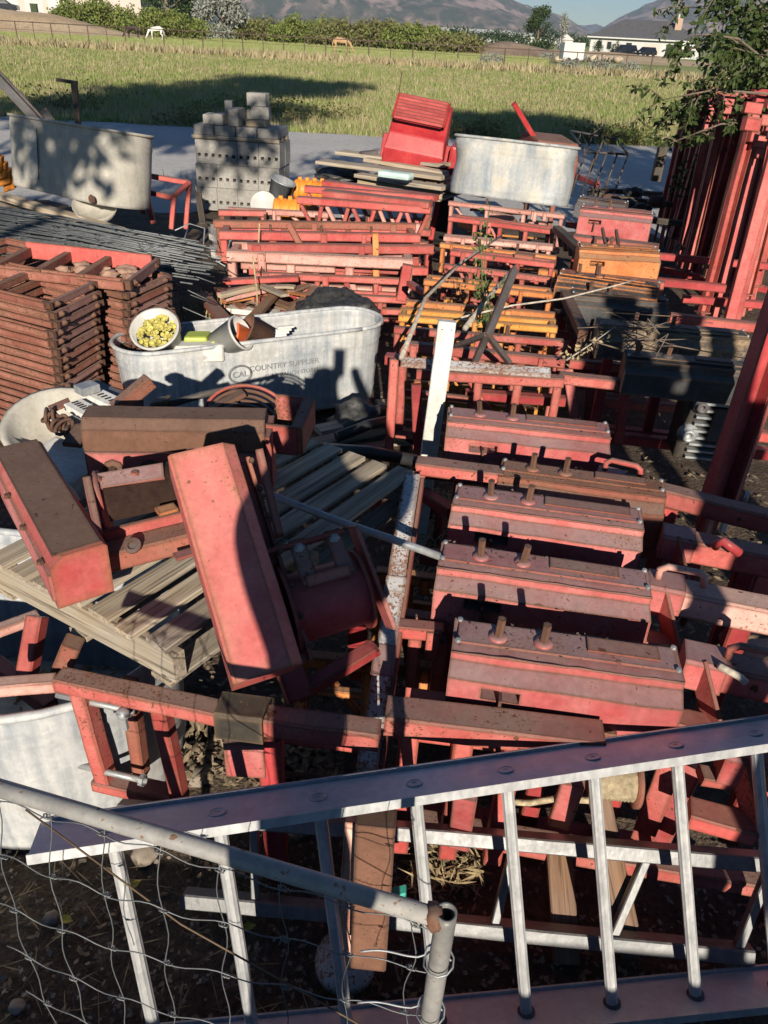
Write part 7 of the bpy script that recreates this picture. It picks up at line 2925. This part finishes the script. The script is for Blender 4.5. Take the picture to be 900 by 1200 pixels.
# ------------------------------------------------------------------ what stands behind the viewer and shades the yard
tree('shade_tree', 'tall leafy tree standing behind the gate', V((-6.0, -3.5, 0)), 17.0, 6.2, 8.9, 'leaf_tree', 15000, .42, 101, .26, None, (5.5, 2.0))
tree('shade_tree', 'broad leafy tree standing behind the ladder end', V((9.5, -2.0, 0)), 10.2, 5.0, 6.5, 'leaf_tree', 11000, .38, 102, .24, None, (-4.5, 1.0))
tree('shade_tree', 'small low tree standing between the tall tree and the gate', V((-4.2, -2.5, 0)), 6.8, 1.2, 4.3, 'leaf_tree', 1400, .22, 103, .10, None, (4.6, .5))
for i, (x, y, hh, wd) in enumerate(((1.02, -.8, 1.75, .10), (1.32, -.6, 2.5, .14), (1.60, -.4, 2.6, .13), (1.86, -.2, 2.6, .13), (2.15, .0, 2.6, .15), (1.44, -1.0, 2.4, .13))):  # posts added out of view to throw shadow bands over the right side
    t = thing('channel_upright', f'red channel upright leaning beside the ladder end, {ORD[i]} from the gate', 'upright', V((x, y, 0)))
    bar('channel', V((x, y, 0)), V((x + .12, y + .15, hh)), wd, .05, 'red_deep', t, (0, -1, 0), chan(wd, .05, .006))
    bar('head_plate', V((x + .02, y + .15, hh + .03)), V((x + .22, y + .15, hh + .03)), .05, .08, 'red_deep', t)
t = thing('steel_sheet', 'dull red steel sheet standing upright beside the ladder end', 'steel sheet', V((1.52, -.55, 0)))  # added out of view to keep the broad leaning channel in shade
bar('sheet', V((1.50, -.55, 0)), V((1.62, -.50, 2.2)), .42, .01, 'red_deep', t, (0, -1, 0))
t = thing('low_wall', 'low grey block wall behind the gate', 'wall', V((0, -1.3, 0)))  # added out of view so the dirt under the ladder lies in shade
bm = bmesh.new()
hexbox(bm, V((-1.0, -1.3, .49)), V((3.6, 0, 0)), V((0, .1, 0)), V((0, 0, .49)))
obj('wall', bm, 'wall_grey', t)


def person():
    """the photographer, arms raised to hold the phone just behind the lens"""
    X, Y = .03, -.36
    me = bpy.data.meshes.new('body')
    vs, ed = [], []

    def a(p, r_, par_=None):
        vs.append((V((X + p[0], Y + p[1], p[2])), r_))
        if par_ is not None:
            ed.append((par_, len(vs) - 1))
        return len(vs) - 1
    pel = a((-.08, 0, 1.17), .095)
    wa = a((-.06, 0, 1.38), .10, pel)
    chs = a((-.02, .01, 1.64), .14, wa)
    nk = a((-.05, .01, 1.84), .065, chs)
    hd = a((-.09, .03, 1.97), .085, nk)
    hd2 = a((-.10, .04, 2.07), .10, hd)
    a((-.10, .03, 2.15), .075, hd2)
    for s in (-1, 1):
        sh = a((s * .19, .0, 1.76), .07, chs)
        el = a((s * .21, .14, 1.78), .05, sh)
        wr = a((.02 + s * .065, .27, 2.0), .035, el)
        a((.02 + s * .045, .30, 2.06), .032, wr)
        hp = a((-.07 + s * .05, 0, 1.00), .075, pel)
        kn = a((-.08 + s * .055, .03, .55), .06, hp)
        an = a((-.08 + s * .06, 0, .12), .05, kn)
        a((-.08 + s * .06, .16, .05), .05, an)
    me.from_pydata([v[0] for v in vs], ed, [])
    t = thing('person', 'person in dark shirt and jeans holding up a phone', 'person', V((X, Y, 0)))
    o = bpy.data.objects.new('body', me)
    COL.objects.link(o)
    o.parent = t
    o.location = -V(t.location)
    me.materials.append(MATS['shirt'])
    o.modifiers.new('skin', 'SKIN')
    for i, v in enumerate(vs):
        me.skin_vertices[0].data[i].radius = (v[1], v[1])
    me.skin_vertices[0].data[0].use_root = True
    sd = o.modifiers.new('sub', 'SUBSURF')
    sd.levels = sd.render_levels = 2
    bm = bmesh.new()
    hexbox(bm, V((0.0, -.035, 2.075)), V((.038, 0, 0)), V((0, .005, -.003)), V((0, .045, .074)))
    solid(bm, .004)
    obj('phone', bm, 'ink', t)


person()
